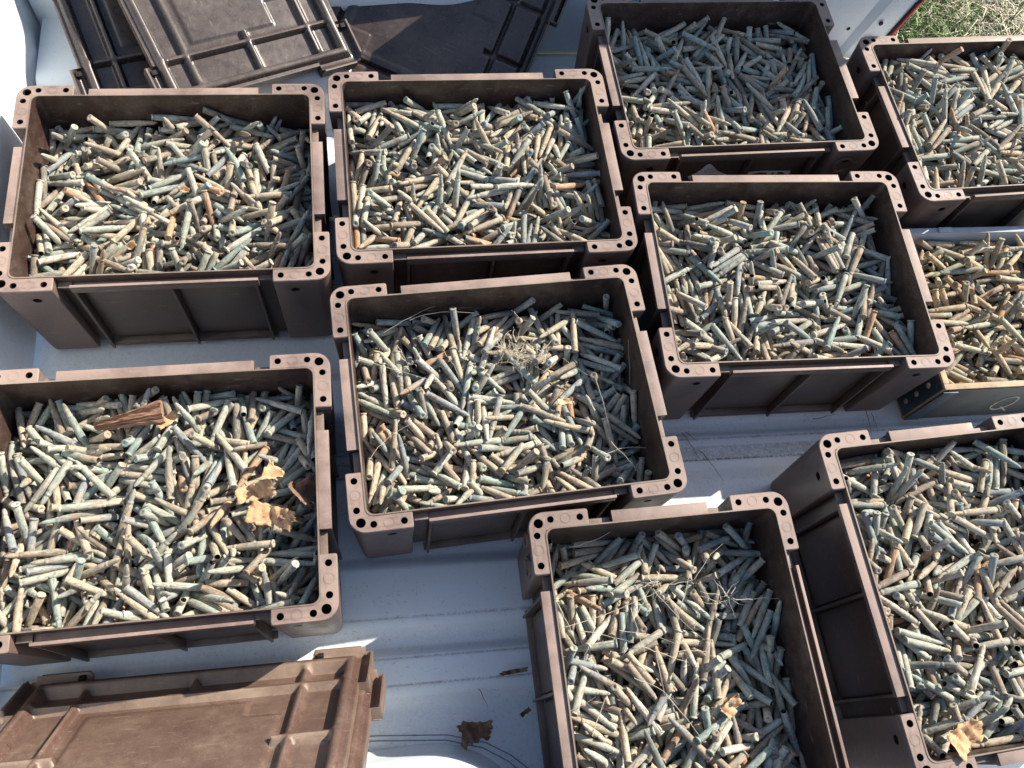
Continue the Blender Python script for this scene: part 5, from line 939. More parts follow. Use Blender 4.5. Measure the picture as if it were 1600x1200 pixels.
2,174,106,108,185,26,1, 2,-134,-171,127,83,59,0, 9,73,283,110,354,23,0, 1,-278,-206,77,272,-11,0, 3,-1,159,130,74,-11,0, 6,-274,60,72,123,2,0, 3,158,259,125,245,-41,1, 1,-367,-94,97,15,-10,1,
7,337,64,62,77,-25,0, 2,174,147,109,25,12,1, 1,421,-255,67,159,-2,0, 5,241,168,79,219,9,0, 8,115,24,69,285,-2,1, 6,188,242,65,314,-10,0, 0,103,338,119,14,39,1, 4,138,-25,49,303,-44,1,
6,-337,226,83,355,-40,1, 8,445,125,68,311,-12,0, 7,-59,53,104,141,25,1, 7,-71,-279,75,261,-16,0, 4,162,87,99,79,-31,1, 4,26,-296,107,180,39,0, 4,-320,-300,50,99,-14,0, 6,-371,-100,52,213,-2,0,
5,301,142,70,241,10,0, 4,2,-276,77,38,4,0, 5,232,281,91,96,-34,0, 2,-68,24,92,1,-8,0, 4,420,352,83,193,6,0, 0,-432,-177,84,190,-3,1, 3,-413,322,83,248,-4,1, 1,306,-112,79,115,10,0,
7,203,-79,99,224,13,0, 0,419,44,29,175,-16,0, 0,-463,281,55,263,12,0, 5,40,-352,55,202,-14,0, 4,440,329,86,224,-36,0, 5,86,-360,72,17,-62,0, 6,-19,-337,80,9,-32,0, 0,223,-342,113,132,-44,1,
0,44,186,125,190,-49,0, 3,-471,-91,74,109,-43,1, 4,-9,319,81,340,7,0, 8,-443,223,56,309,-23,0, 1,-289,11,79,179,41,0, 8,225,64,102,235,4,0, 9,-197,-110,82,57,-36,0, 1,-151,-240,92,190,-17,1,
1,82,131,105,182,-39,1, 5,205,-48,104,249,8,0, 6,-188,182,72,177,-25,1, 8,461,-67,75,267,-7,0, 6,-434,41,63,157,-30,0, 1,-185,-112,86,50,-20,0, 8,196,-53,97,193,-30,0, 3,-155,40,113,212,1,0,
2,435,-79,83,100,0,0, 7,-158,38,53,165,-19,0, 5,4,114,87,196,-6,0, 6,420,-45,69,15,5,0, 5,-188,-154,57,123,0,0, 1,54,309,102,80,-17,0, 7,-104,-144,112,300,7,1, 6,-195,-31,42,151,-24,1,
2,83,50,74,123,13,1, 1,-204,-372,55,181,-21,1, 6,-247,354,78,193,-42,0, 3,-243,297,104,346,-15,0, 9,-40,73,60,343,38,0, 6,-220,-76,63,64,2,0, 7,-153,237,91,62,46,0, 6,410,82,84,226,4,1,
5,125,-305,88,87,-48,0, 5,-203,309,80,334,-30,0, 8,337,-143,86,256,-14,0, 4,-209,328,92,5,14,0, 7,376,-220,63,182,16,0, 8,80,-145,100,110,1,0, 5,-207,-134,119,100,-57,0, 2,366,-162,106,242,4,0,
0,-56,-104,73,207,-19,0, 4,444,-47,54,150,-12,1, 6,-222,-270,79,299,42,0, 2,267,7,106,209,-9,1, 0,97,-263,70,300,-16,0, 0,-210,39,64,350,-35,0, 7,-334,-372,87,359,-1,0, 4,-156,-346,81,359,50,1,
0,138,-341,57,24,-7,0, 8,333,197,57,343,-25,1, 5,-58,-135,85,209,-41,0, 3,-302,-355,70,9,-27,0, 4,-69,-185,112,15,-9,0, 8,331,270,76,267,3,1, 2,296,-200,106,44,35,1, 9,-136,34,97,32,42,0,
5,-463,-28,58,93,-44,0, 3,203,252,96,198,-12,0, 0,201,-127,120,96,-37,0, 0,233,-256,103,307,6,0, 5,-38,139,78,222,1,0, 7,4,45,65,81,30,1, 8,-214,-154,100,263,-5,0, 5,-123,136,86,248,-2,0,
2,91,229,100,71,33,1, 5,119,63,87,77,42,0, 8,391,-364,62,349,5,0, 2,-424,313,85,62,27,1, 3,-378,62,103,70,-7,0, 0,390,270,55,21,12,0, 2,471,102,110,259,-1,0, 0,10,-48,119,134,12,1,
4,-444,-319,38,52,-25,0, 4,342,-296,86,78,-17,0, 2,-126,122,103,331,-14,0, 2,-263,-208,60,334,5,1, 1,-463,-232,86,91,5,1, 6,420,-320,64,188,-8,0, 0,-328,-361,13,348,-1,1,
6,-231,311,85,349,42,0, 0,-46,292,97,183,-33,0, 7,429,-7,52,204,30,0, 0,345,91,84,85,28,1, 9,-176,-174,94,54,-2,0, 0,-116,-153,114,269,-14,0, 6,-40,-276,105,266,-2,0, 8,-63,106,90,301,1,0,
5,-174,-315,68,10,-40,0, 1,-410,252,61,11,-42,0, 8,-88,-24,82,131,23,1, 4,177,348,79,2,59,0, 6,-289,-260,64,266,-2,1, 1,-30,350,84,183,-8,0, 7,-217,-94,98,193,-46,0, 1,-404,-125,87,158,40,1,
1,-410,-280,24,231,7,0, 7,163,95,83,256,4,1, 0,43,325,95,209,52,0, 8,-285,-44,64,272,-14,1, 6,-150,-175,58,339,0,0, 0,477,-135,44,76,24,0, 4,177,15,83,29,-29,0, 8,378,-165,81,54,-38,1,
5,79,-186,86,327,26,0, 5,461,-87,54,251,-14,0, 5,222,148,130,48,-50,0, 9,-301,-317,35,359,24,1, 2,-453,62,58,307,-44,0, 1,-297,240,81,326,-26,0, 4,-451,69,55,105,6,0, 5,255,-90,79,268,-7,0,
8,194,-290,118,347,-17,0, 2,40,-68,115,112,-11,0, 6,19,-163,62,199,-4,0, 6,-232,-47,65,243,5,0, 3,-424,-314,75,159,-5,0, 5,488,19,82,271,53,0, 7,78,190,82,20,61,0, 2,-45,262,95,20,-16,0,
5,21,51,56,176,4,0, 3,142,125,123,161,-2,0, 5,343,-172,74,66,-12,0, 4,-456,288,81,293,-1,0, 7,107,-79,76,210,62,0, 7,265,-181,81,105,-43,1, 4,-172,-360,36,171,0,0, 2,-372,-127,67,65,-12,0,
6,-242,191,100,0,19,0, 4,-446,211,63,156,-27,1, 8,-223,-104,50,303,1,0, 6,135,89,82,78,2,0, 6,395,120,78,243,6,0, 5,-356,-254,54,121,23,1, 5,-386,26,91,130,-50,0, 5,391,-279,50,188,-16,1,
7,271,-252,78,333,5,0, 4,216,168,75,326,6,0, 8,-434,39,80,43,-35,0, 3,109,372,75,178,-67,0, 5,-151,-36,105,240,43,1, 3,24,-298,120,338,-25,0, 4,-96,-266,59,109,-26,0, 9,-276,-274,57,146,-6,0,
4,114,-111,119,20,-32,0, 7,287,-72,51,281,-37,0, 5,19,-94,73,343,27,0, 2,-466,266,76,285,-12,0, 3,-420,244,96,168,49,0, 5,-443,-272,74,229,-14,1, 1,192,-331,60,32,0,0, 6,58,327,93,101,-2,1,
6,-488,56,62,91,-3,0, 1,336,-121,68,295,-10,1, 2,-137,-36,98,318,-21,0, 5,213,190,72,323,-30,0, 3,-5,-233,82,135,9,1, 0,488,170,79,89,-33,0, 3,-193,-57,130,248,42,0, 7,226,265,73,199,3,0,
8,-358,296,30,141,-18,0, 6,334,53,58,59,-33,1, 6,-284,372,59,1,-3,0, 1,-101,-226,69,329,-35,0, 5,228,-130,101,86,-29,1, 0,250,147,98,103,-11,1, 1,93,312,88,238,13,0, 5,185,-294,85,47,31,1,
1,-12,-19,80,199,30,0, 2,352,108,98,111,29,0, 7,210,147,87,151,11,0, 6,-116,22,47,143,-33,0, 4,52,-72,94,243,20,1, 5,479,365,78,342,-78,0, 7,444,131,49,313,11,0, 1,-92,-175,64,359,-51,0,
2,-488,103,36,91,-3,0, 0,140,133,95,283,-4,0, 9,-70,77,113,201,-8,1, 2,-201,247,111,333,-9,0, 7,-214,-1,53,359,-29,0, 7,425,-191,91,345,-42,1, 2,-242,163,88,307,-14,0, 0,-325,39,86,174,37,0,
6,3,136,93,181,-40,0, 1,363,-72,87,336,-4,0, 1,325,-9,94,167,59,0, 8,-415,292,41,94,4,0, 4,26,320,115,82,-52,0, 0,-246,285,67,303,-10,1, 4,-7,308,111,251,17,0, 4,-382,-82,62,106,3,0,
0,-254,-310,84,17,-4,1, 6,401,66,61,162,0,0, 9,-383,282,50,89,46,1, 5,-390,-97,54,348,2,0, 7,-15,-156,84,303,-25,0, 8,394,1,73,113,-30,0, 2,187,-106,79,103,4,0, 2,-37,328,101,43,27,0,
5,-401,-110,98,306,-21,1, 1,416,-113,81,23,50,0, 5,320,-277,89,235,-44,1, 1,173,257,106,113,-61,0, 1,-20,333,114,342,52,0, 4,-190,294,105,177,-56,0, 1,0,208,93,169,-19,0,
2,92,312,104,303,6,0, 5,-27,269,95,40,1,0, 3,-235,-372,100,181,51,1, 9,-283,-90,124,21,-30,0, 0,-271,209,94,314,-20,0, 7,145,-151,52,72,-37,0, 4,-64,-275,60,106,20,0, 4,260,-325,67,43,-28,0,
6,338,-134,74,259,-3,1, 4,-320,106,68,100,-22,1, 8,376,172,59,13,-5,0, 5,316,65,80,99,6,0, 4,243,131,109,283,4,0, 1,-12,273,55,28,-12,0, 9,-101,197,130,357,-29,0, 0,10,193,108,129,28,1,
4,-187,-275,75,141,15,1, 0,337,324,59,56,27,0, 1,278,75,101,57,-10,0, 8,217,348,63,3,-3,0, 1,397,103,78,165,-48,1, 6,365,-45,41,43,10,0, 9,-155,-256,101,41,-22,1, 1,-197,87,60,309,2,1,
4,-4,-101,92,121,48,0, 8,290,246,70,92,35,0, 9,-338,-161,62,181,-3,0, 9,-164,-281,72,166,28,0, 4,-366,-30,64,275,-8,0, 0,-412,-294,76,321,-17,0, 2,272,-19,85,351,15,0, 2,-317,-125,101,82,-29,0,
5,-304,-304,56,67,25,1, 8,-220,276,71,341,-28,0, 5,425,14,65,1,-22,0, 4,-126,-294,54,120,-18,0, 5,-256,-311,64,28,-11,0, 5,-398,82,60,334,-4,0, 7,-53,311,77,237,-1,0, 3,-365,-84,82,126,12,1,
6,487,-197,26,271,9,0, 2,278,94,115,130,51,1, 2,487,-71,57,89,1,0, 6,341,329,55,42,-59,1, 9,-83,-215,100,141,-28,1, 5,-188,-45,84,165,-6,1, 0,109,372,69,1,18,0, 0,194,129,109,238,-3,0,
6,325,96,39,267,-14,0, 6,443,-66,47,260,6,0, 4,393,281,74,7,-12,0, 4,412,217,89,351,53,1, 5,-327,-216,64,331,-1,1, 5,-444,-320,42,133,-15,0, 0,-128,192,56,239,-42,0, 0,-147,-59,68,167,10,0,
5,47,-97,61,177,-31,0, 8,155,-149,86,319,13,1, 7,-261,94,67,297,13,0, 7,394,64,82,331,5,0, 1,-103,185,92,174,-3,0, 5,240,83,55,141,-22,0, 7,206,-252,47,324,-33,0, 4,2,-147,109,8,-27,1,
5,-188,360,86,15,-56,0, 3,-413,-114,80,109,23,0, 5,392,-254,38,189,-3,1, 6,51,303,82,110,52,0, 3,166,261,102,192,-20,0, 0,-103,123,69,72,24,0, 5,-378,-18,66,199,-6,0, 1,-289,-13,64,23,-50,0,
9,-310,186,85,6,1,0, 3,163,173,105,220,-6,1, 3,0,-19,115,210,13,0, 3,-470,-334,45,290,36,1, 0,-208,-144,67,38,-21,0, 3,-322,-310,55,257,-18,0, 4,-92,26,83,127,58,0, 5,-389,-128,54,157,-12,0,
3,-39,-289,85,77,-44,0, 4,-173,254,82,189,-1,0, 5,425,90,79,227,-18,0, 9,-74,248,110,15,-19,0, 8,-256,285,55,23,-24,0, 5,-393,-81,94,305,-18,1, 0,433,328,37,333,-24,0, 0,327,-3,64,260,-31,0,
4,-349,178,46,263,-10,0, 4,422,91,43,110,-26,0, 3,-25,-334,54,15,30,1, 2,400,117,128,226,60,0, 1,-153,95,139,54,-60,0, 2,374,178,116,246,15,1, 1,-140,115,91,98,53,0, 4,-81,-34,106,16,-28,0,
4,-451,-61,38,98,0,0, 1,81,235,106,34,-49,1, 2,175,86,93,340,10,0, 1,334,97,117,264,35,0, 0,-236,322,84,136,-46,0, 5,423,82,38,130,-25,0, 8,-17,255,99,258,-41,1, 0,-322,-178,77,146,-35,1,
4,-11,52,62,338,-2,0, 9,-46,-274,94,160,4,0, 0,420,-360,34,172,15,0, 1,369,330,80,50,-32,0, 0,-420,-81,84,180,-3,1, 0,177,-84,73,325,-33,1, 4,-30,-200,103,33,-28,0, 5,-373,273,72,58,-23,0,
8,-175,247,82,174,-9,0, 6,-72,373,106,179,-51,0, 5,-299,258,59,87,-45,0, 1,434,187,95,332,-25,0, 8,-154,-110,98,249,-1,0, 2,211,-151,135,259,56,0, 1,413,313,87,79,-26,0, 4,-384,87,52,115,4,0,
8,303,-110,61,246,14,1, 6,-202,-313,49,145,14,0, 0,-57,-201,82,333,-3,0, 8,413,57,85,152,22,0, 0,346,188,65,336,-3,0, 5,-172,126,87,94,-36,1, 9,159,298,111,156,39,0, 1,274,-3,95,326,-32,0,
5,184,187,66,337,-40,0, 3,-56,-262,92,349,13,0, 8,-207,295,79,330,-4,0, 3,-355,-271,71,111,-5,0, 6,-387,-239,78,327,45,0, 1,426,165,84,295,-40,0, 4,48,-32,107,68,-13,1, 9,-339,-91,70,336,-16,0,
2,-264,103,83,112,41,0, 6,205,-305,67,76,2,0, 5,440,-217,40,195,-6,1, 1,176,244,64,44,-11,1, 1,405,-195,62,19,-12,1, 4,93,6,42,296,17,0, 2,424,-266,78,338,4,0, 5,-333,302,63,98,0,0,
8,465,252,76,90,-27,0, 4,-459,-156,36,118,2,0, 7,121,100,100,282,19,1, 2,-291,-350,43,164,-13,0, 3,-420,-338,66,347,-9,0, 1,22,296,113,85,1,0, 6,-430,25,44,159,-23,0, 4,-255,-62,60,73,16,0,
1,-32,35,96,335,-3,1, 6,487,98,42,271,-8,1, 0,293,-18,88,186,60,0, 4,272,108,105,281,4,1, 7,370,273,50,129,-16,0, 1,78,-1,79,165,-85,0, 3,-362,185,98,88,21,1, 8,197,-242,79,168,-20,1,
2,-113,56,96,348,-10,0, 1,291,-15,78,169,-44,1, 6,197,-13,67,19,-16,1, 4,-473,-186,38,286,-27,1, 6,-147,-255,49,272,-10,1, 3,-221,-124,108,183,9,1, 6,-232,88,75,4,-24,1, 6,-377,-220,56,339,-1,0,
5,-488,278,33,269,9,0, 8,-25,-146,83,4,7,0, 7,70,-227,72,175,-8,1, 9,-153,235,78,306,6,1, 6,-138,-305,67,82,10,0, 6,-93,230,99,59,-55,1, 6,488,-229,118,273,70,0, 7,-107,-322,50,315,-21,1,
0,363,-71,99,213,26,1, 5,-399,310,53,39,9,1, 4,221,240,91,206,-13,1, 1,-291,-313,83,84,-33,0, 2,430,-359,58,198,32,1, 2,-247,-268,81,327,26,1, 1,-278,308,92,297,1,0, 8,-464,300,37,89,1,0,
1,7,-360,62,172,-4,0, 8,233,232,48,162,-44,1, 4,-58,266,83,285,2,1, 6,-146,49,49,75,-24,1, 4,-220,149,107,37,7,0, 3,-421,111,39,17,-12,0, 0,-453,-311,43,123,4,0, 2,430,-243,70,189,-38,0,
2,-406,-145,65,63,-11,1, 3,-402,295,95,239,10,0, 3,-148,314,103,343,-25,0, 0,-148,276,64,254,-12,0, 1,-44,-93,91,337,-38,0, 6,488,-69,50,89,5,0, 1,-173,146,84,256,22,1, 1,-348,0,66,297,-53,0,
1,-197,204,122,357,58,1, 1,-141,-332,83,3,33,1, 1,460,373,101,3,71,0, 7,247,-218,58,199,-26,0, 7,-132,-111,66,82,8,0, 7,412,-135,57,226,-69,1, 5,120,-372,13,181,-1,1, 5,-257,-285,88,207,62,0,
7,14,286,85,191,-15,0, 0,241,291,126,299,42,0, 3,296,310,80,116,14,0, 0,442,-62,86,315,25,0, 2,325,-277,94,352,4,0, 5,-121,-180,61,115,-47,0, 1,261,-287,77,63,-5,0, 7,-245,-294,60,133,-3,0,
1,-132,61,59,49,38,0, 1,11,-337,89,191,60,0, 3,-381,286,113,237,58,0, 5,-424,-342,15,333,-6,0, 5,-155,315,92,62,-15,0, 8,-112,311,33,106,-21,0, 3,-452,212,42,320,32,1, 1,-400,82,83,104,0,0,
2,161,-283,88,346,58,0, 3,-333,107,90,98,-49,1, 0,488,21,12,271,-1,0, 2,-93,356,82,162,-59,0, 1,-487,-197,131,91,-42,0, 2,-355,306,89,92,-5,0, 1,-416,-316,12,36,-1,0, 9,-301,251,109,18,36,1,
7,336,206,77,277,-4,1, 1,-40,67,85,132,17,0, 1,-162,-118,95,60,-5,1, 3,-340,-76,82,122,32,1, 3,-131,-24,88,149,56,0, 1,313,-255,60,105,38,0, 4,293,-36,65,200,-3,0, 1,487,-151,60,271,-5,1,
8,-374,-73,73,179,7,0, 5,469,-261,27,94,-9,0, 5,-487,155,48,91,-27,1, 6,282,-241,94,171,-51,1, 8,445,-285,79,74,11,0, 8,-55,343,73,307,-64,0, 7,-246,202,85,152,10,0, 8,-272,128,59,227,-7,0,
6,-24,-122,53,45,-18,0, 0,58,284,93,314,-16,0, 3,-243,356,88,28,48,0, 4,-272,208,85,332,30,0, 4,462,21,55,250,-23,0, 7,393,372,37,1,1,1, 0,-435,-273,49,93,-18,0, 7,388,297,26,38,9,0,
6,-226,-173,65,337,9,1, 8,403,81,73,20,15,0, 9,-352,130,95,153,57,0, 9,-206,-257,30,289,-19,0, 6,-226,179,90,7,47,0, 8,450,160,70,174,-45,1, 1,-207,323,101,151,-1,0, 4,-139,-309,38,100,-25,0,
5,58,271,62,76,-21,1, 4,-304,120,83,111,-6,0, 3,-61,329,87,166,1,1, 3,-449,-279,88,82,-24,0, 0,-368,-12,48,176,-44,1, 2,-420,-231,66,346,-21,0, 4,-446,-105,12,126,-1,0, 4,420,-111,95,183,50,0,
3,-330,295,90,85,-23,0, 2,-59,-156,109,76,5,0, 7,96,-340,101,201,5,0, 0,18,-160,90,354,25,0, 4,-268,-23,64,257,-21,0, 1,-190,290,102,334,57,0, 5,147,345,89,47,-51,0, 1,268,-81,70,266,0,1,
7,486,355,112,89,84,1, 8,-234,-133,52,117,9,0, 7,41,-276,59,2,5,0, 3,138,99,115,344,9,0, 6,-173,171,44,232,-30,0, 8,390,291,60,117,-2,0, 0,-279,55,83,300,-20,0, 2,137,-67,78,249,-7,1,
8,-348,266,12,52,-1,0, 6,-270,13,59,2,-45,0, 2,363,-111,102,240,0,0, 9,-155,-227,53,19,-8,0, 7,65,325,86,321,34,0, 7,-102,-162,91,106,-8,1, 4,273,167,91,330,-51,0, 7,-38,-119,76,134,24,1,
0,110,-128,107,89,-54,0, 0,244,132,144,118,-44,0, 4,-393,-269,73,133,-18,0, 1,420,77,91,171,-24,0, 7,380,-302,59,24,-2,0, 5,-121,200,79,83,50,0, 5,-220,372,65,179,29,1, 9,-60,-22,100,224,-53,1,
5,237,-230,70,321,12,0, 7,-82,101,70,97,-17,0, 8,488,38,39,89,-4,0, 7,-112,-342,69,158,-6,0, 6,-96,-282,60,65,-14,0, 9,-390,-136,46,267,-24,1, 7,488,-72,30,271,-19,0, 0,396,108,65,6,3,0,
8,211,-270,79,165,-21,1, 4,-364,98,49,116,5,1, 4,-99,-209,75,87,-12,0, 8,69,-229,97,181,-38,0, 3,-421,144,45,18,-6,0, 1,-184,-49,89,214,18,0, 3,-210,-330,52,144,-21,0, 8,65,44,86,102,13,0,
9,135,199,62,259,6,0, 4,-469,329,31,70,-21,1, 2,-89,-333,60,198,39,0, 6,257,122,78,217,-2,0, 7,-3,-75,59,195,-22,0, 7,-189,-322,37,42,-2,0, 6,284,160,58,105,25,0, 3,-412,-156,87,182,-14,1,
1,202,76,61,38,-3,0, 4,420,-182,60,155,5,1, 1,15,-254,94,331,-5,0, 2,-414,-85,70,227,0,0, 7,346,-23,59,20,-10,1, 0,-122,-328,59,246,1,1, 9,16,252,126,69,-58,0, 4,94,-125,56,110,-20,0,
5,-202,112,61,149,-1,0, 6,-436,-10,47,36,-33,0, 1,399,-372,13,359,-1,1, 0,96,-27,56,85,-31,0, 4,160,202,117,58,-60,0, 1,-81,242,132,99,-47,0, 5,-141,286,99,53,-33,0, 9,-373,-107,81,158,51,1,
4,248,-159,81,187,-1,0, 1,108,-249,88,317,-15,0, 4,194,319,90,138,10,0, 2,-145,90,102,351,-11,0, 8,361,82,82,212,-3,0, 0,-29,90,91,359,-16,0, 1,55,-240,79,127,-32,0, 2,-18,312,92,217,3,0,
4,406,-372,13,359,-1,1, 0,456,-64,36,247,-3,0, 4,-90,302,67,102,-10,0, 2,-363,-24,104,281,37,0, 3,-227,-30,88,286,-9,0, 2,236,86,87,252,-56,1, 9,-75,-189,104,317,-28,1, 0,-445,222,48,82,-15,0,
0,18,-249,60,150,0,0, 1,-117,305,85,106,3,0, 9,-130,-10,103,18,-4,0, 5,-257,-173,44,324,-13,0, 5,-349,173,62,164,-3,0, 2,209,267,90,289,-60,0, 5,-233,-28,40,1,-31,1, 8,93,108,67,166,-18,0,
7,-80,270,100,245,-2,1, 5,-383,148,56,29,-36,0, 8,282,-98,56,248,-5,0, 8,-352,71,49,123,8,0, 1,-304,-250,47,269,-33,0, 8,209,307,63,160,-7,0, 7,-152,359,48,164,-20,0, 5,-190,194,90,208,3,1,
1,195,137,119,223,2,1, 6,271,-106,61,265,-4,0, 2,317,298,66,272,-28,0, 3,-428,152,70,31,-27,0, 9,-82,-280,29,150,-18,0, 4,472,143,60,105,1,1, 5,428,134,84,241,22,0, 1,336,-244,59,350,75,1,
3,152,323,103,16,-59,0, 6,245,233,82,281,7,1, 1,-122,-300,57,305,35,0, 5,203,88,57,322,22,1, 4,287,182,100,1,-34,0, 2,-309,305,93,274,3,0, 0,-137,-268,98,91,-50,0, 5,207,-305,88,227,-5,1,
4,-381,-42,42,283,-15,0, 4,-9,-60,99,216,16,0, 1,359,-82,60,268,-13,0, 8,404,-240,51,181,-11,0, 6,35,-338,44,307,34,1, 2,275,-151,93,296,-43,0, 1,-448,-181,70,175,-39,1, 8,422,20,72,123,-32,1,
0,369,86,104,254,56,0, 6,128,183,61,1,-6,1, 7,205,353,13,158,-1,1, 6,-420,358,53,351,9,0, 0,3,156,76,332,32,0, 5,-212,-111,84,202,2,0, 9,-319,-198,88,26,-4,0, 5,-89,-305,55,84,11,0,
4,246,-134,64,189,-31,1, 0,-30,-3,62,357,1,0, 5,279,-308,48,261,-14,0, 7,-91,-127,73,278,0,0, 0,423,230,35,207,-5,0, 0,161,-193,64,150,-10,0, 6,156,74,91,81,-51,0, 9,-259,-54,114,203,-2,1,
3,3,181,101,149,-1,0, 7,279,372,26,1,10,1, 6,426,-22,43,262,5,0, 1,-1,274,88,151,1,0, 8,-121,262,65,73,4,0, 8,-221,-64,57,304,-5,0, 8,89,-82,74,241,42,1, 0,-187,-349,45,185,12,0,
7,10,170,36,354,24,1, 0,-375,168,74,186,-31,0, 7,-238,159,121,320,-42,0, 2,-61,15,61,334,-15,1, 5,355,-197,58,336,19,0, 0,395,131,59,190,-11,0, 4,-108,-6,85,151,73,1, 2,486,21,58,67,-87,1,
8,381,-336,63,334,35,1, 1,-389,-105,71,144,-3,1, 5,-294,307,64,294,-5,0, 5,-445,313,32,305,-20,0, 4,414,-3,61,357,19,0, 0,65,-91,64,266,-8,0, 1,209,-290,61,214,2,1, 0,-40,-305,37,86,17,0,
6,-421,254,35,342,-2,0, 4,205,-99,63,171,1,0, 2,-357,-319,44,171,-13,0, 0,-171,68,100,222,-6,1, 5,244,111,57,334,2,0, 6,231,23,58,194,3,0, 5,-349,-58,36,126,-1,0, 2,-206,254,88,152,9,0,
6,-371,156,37,319,0,0, 1,-421,242,31,5,-20,0, 4,118,-93,95,320,54,1, 5,-441,-27,43,235,-11,0, 1,222,110,85,93,4,1, 2,-274,-320,35,135,7,0, 5,115,-297,35,282,-3,0, 5,-205,285,60,294,4,0,
2,446,291,87,64,-6,0, 4,40,271,83,15,40,0, 2,-213,95,77,137,-4,0, 0,-326,315,56,229,60,1, 3,-128,10,84,154,-43,1, 8,-473,100,51,280,-5,0, 3,69,-102,129,263,51,0, 4,253,71,48,18,-13,0,
5,-431,333,56,138,60,1, 8,77,227,86,77,5,0, 2,-259,-330,101,42,-44,0, 1,402,164,88,115,30,0, 2,-205,-321,39,138,-7,0, 6,85,-81,75,97,-42,0, 8,64,88,83,109,45,0, 5,63,-14,70,85,23,1,
3,-103,-299,52,59,-37,0, 8,-25,78,49,142,-13,0, 9,-191,295,66,18,22,0, 3,-80,-321,81,51,-28,0, 7,-145,332,51,161,-30,1, 9,-100,89,98,10,-44,0, 9,109,107,116,0,34,0, 9,20,173,85,88,-16,0,
2,183,-193,74,138,6,0, 4,-138,-171,103,253,33,0, 0,28,-298,12,108,-1,0, 2,-56,-73,92,42,-18,0, 2,-407,127,82,143,-3,1, 8,399,-324,92,55,-43,1, 5,-26,21,88,185,37,0, 2,-3,221,94,172,-23,0,
1,-198,195,93,229,8,0, 3,-297,-96,94,82,2,1, 6,-226,-321,39,305,19,0, 1,-127,127,95,97,-23,0, 9,25,-317,37,359,17,0, 5,112,145,66,258,14,0, 1,-203,52,79,159,-9,0, 1,49,-168,102,55,-59,0,
8,105,245,91,257,-37,0, 2,-79,-356,52,26,-52,1, 8,-211,325,37,183,-1,1, 2,7,146,88,153,1,0, 5,252,278,76,85,2,0, 6,-29,302,94,330,-38,0, 8,-355,137,24,185,-14,0, 9,-332,-240,71,317,10,1,
1,245,-82,60,272,-5,0, 1,-92,-151,60,357,-46,0, 2,-488,121,12,91,-1,0, 2,195,-237,101,150,17,1, 3,-238,-135,80,261,-20,0, 8,151,15,106,217,-19,0, 0,247,113,82,284,11,0, 0,357,-192,86,208,15,0,
6,-420,-325,61,358,-4,0, 5,-70,35,54,198,-40,0, 1,-332,-348,39,183,-7,0, 6,395,186,58,223,3,0, 6,430,-190,23,332,-13,0, 1,32,188,83,169,-16,0, 7,-191,81,45,198,-9,0, 0,-22,342,91,3,-7,1,
7,373,348,36,3,-3,0, 8,171,85,53,116,27,0, 7,19,264,78,13,10,0, 4,-317,-40,68,87,-10,1, 6,-6,-287,100,342,46,0, 7,19,214,60,358,7,0, 8,319,336,52,224,12,1, 6,406,285,59,283,28,1,
0,-420,-217,67,354,-6,0, 4,155,-65,45,249,-14,0, 7,93,-317,92,208,58,1, 6,402,262,41,208,-6,0, 1,146,-148,51,5,-36,0, 4,20,-243,58,338,-5,0, 4,-398,341,55,170,-8,0, 2,-295,54,94,72,-33,0,
8,5,251,89,83,-6,1, 6,9,-241,50,219,-15,0, 6,-324,187,56,114,-2,0, 5,194,160,66,344,-15,0, 1,164,-123,63,339,-22,0, 6,-316,-305,36,89,-3,0, 9,-56,151,79,113,-11,0, 3,130,28,111,87,18,0,
2,22,101,88,134,-57,1, 5,-151,187,72,198,-46,1, 7,295,-129,57,253,-1,0, 3,-270,11,90,187,45,1, 5,34,-338,76,26,10,0, 2,-450,-135,51,61,-12,0, 6,69,113,84,271,-8,0, 5,84,295,35,249,12,1,
7,-54,-146,56,126,-29,0, 6,185,89,55,185,1,0, 4,324,327,59,60,-37,0, 3,-213,-292,80,264,-7,1, 1,188,-183,78,210,48,0, 1,86,-306,38,268,-1,0, 4,-77,-121,87,301,-46,1, 0,151,-161,43,149,33,1,
6,-191,117,70,190,-3,0, 5,298,-49,59,147,4,1, 0,-76,117,54,245,-7,0, 6,-92,32,69,178,11,0, 9,-285,240,86,213,5,0, 6,-94,-38,60,212,1,0, 2,-17,-232,114,17,-1,0, 3,40,-362,83,7,-8,0,
5,-65,-305,60,89,9,0, 1,54,-102,59,124,0,0, 8,-398,122,41,149,31,1, 1,421,-24,53,174,-19,0, 3,-301,372,73,1,-12,1, 2,-342,152,89,320,-31,0, 4,232,-183,71,184,-2,0, 8,161,317,36,56,-2,0,
8,-201,187,38,180,5,0, 3,-36,6,91,234,16,1, 1,-385,-314,37,220,-3,0, 0,464,-297,38,91,27,1, 0,-84,-271,82,267,-19,0, 5,303,-171,65,64,-26,0, 5,-97,-107,112,311,-61,1, 0,303,352,78,78,-68,1,
4,484,156,41,277,-9,0, 6,222,-168,90,290,61,0, 0,454,-41,61,108,-17,0, 5,-488,95,12,269,-1,0, 2,-150,-249,102,113,-61,0, 5,355,265,78,128,42,1, 7,18,312,88,11,24,1, 4,-271,-345,74,193,-24,1,
4,184,313,67,25,29,0, 6,-293,-56,35,104,23,1, 6,406,230,49,219,25,0, 9,-285,152,102,47,-41,0, 2,454,280,66,108,-7,0, 8,-18,56,73,322,13,0, 5,325,230,74,342,-10,1, 1,-361,-324,47,213,10,1,
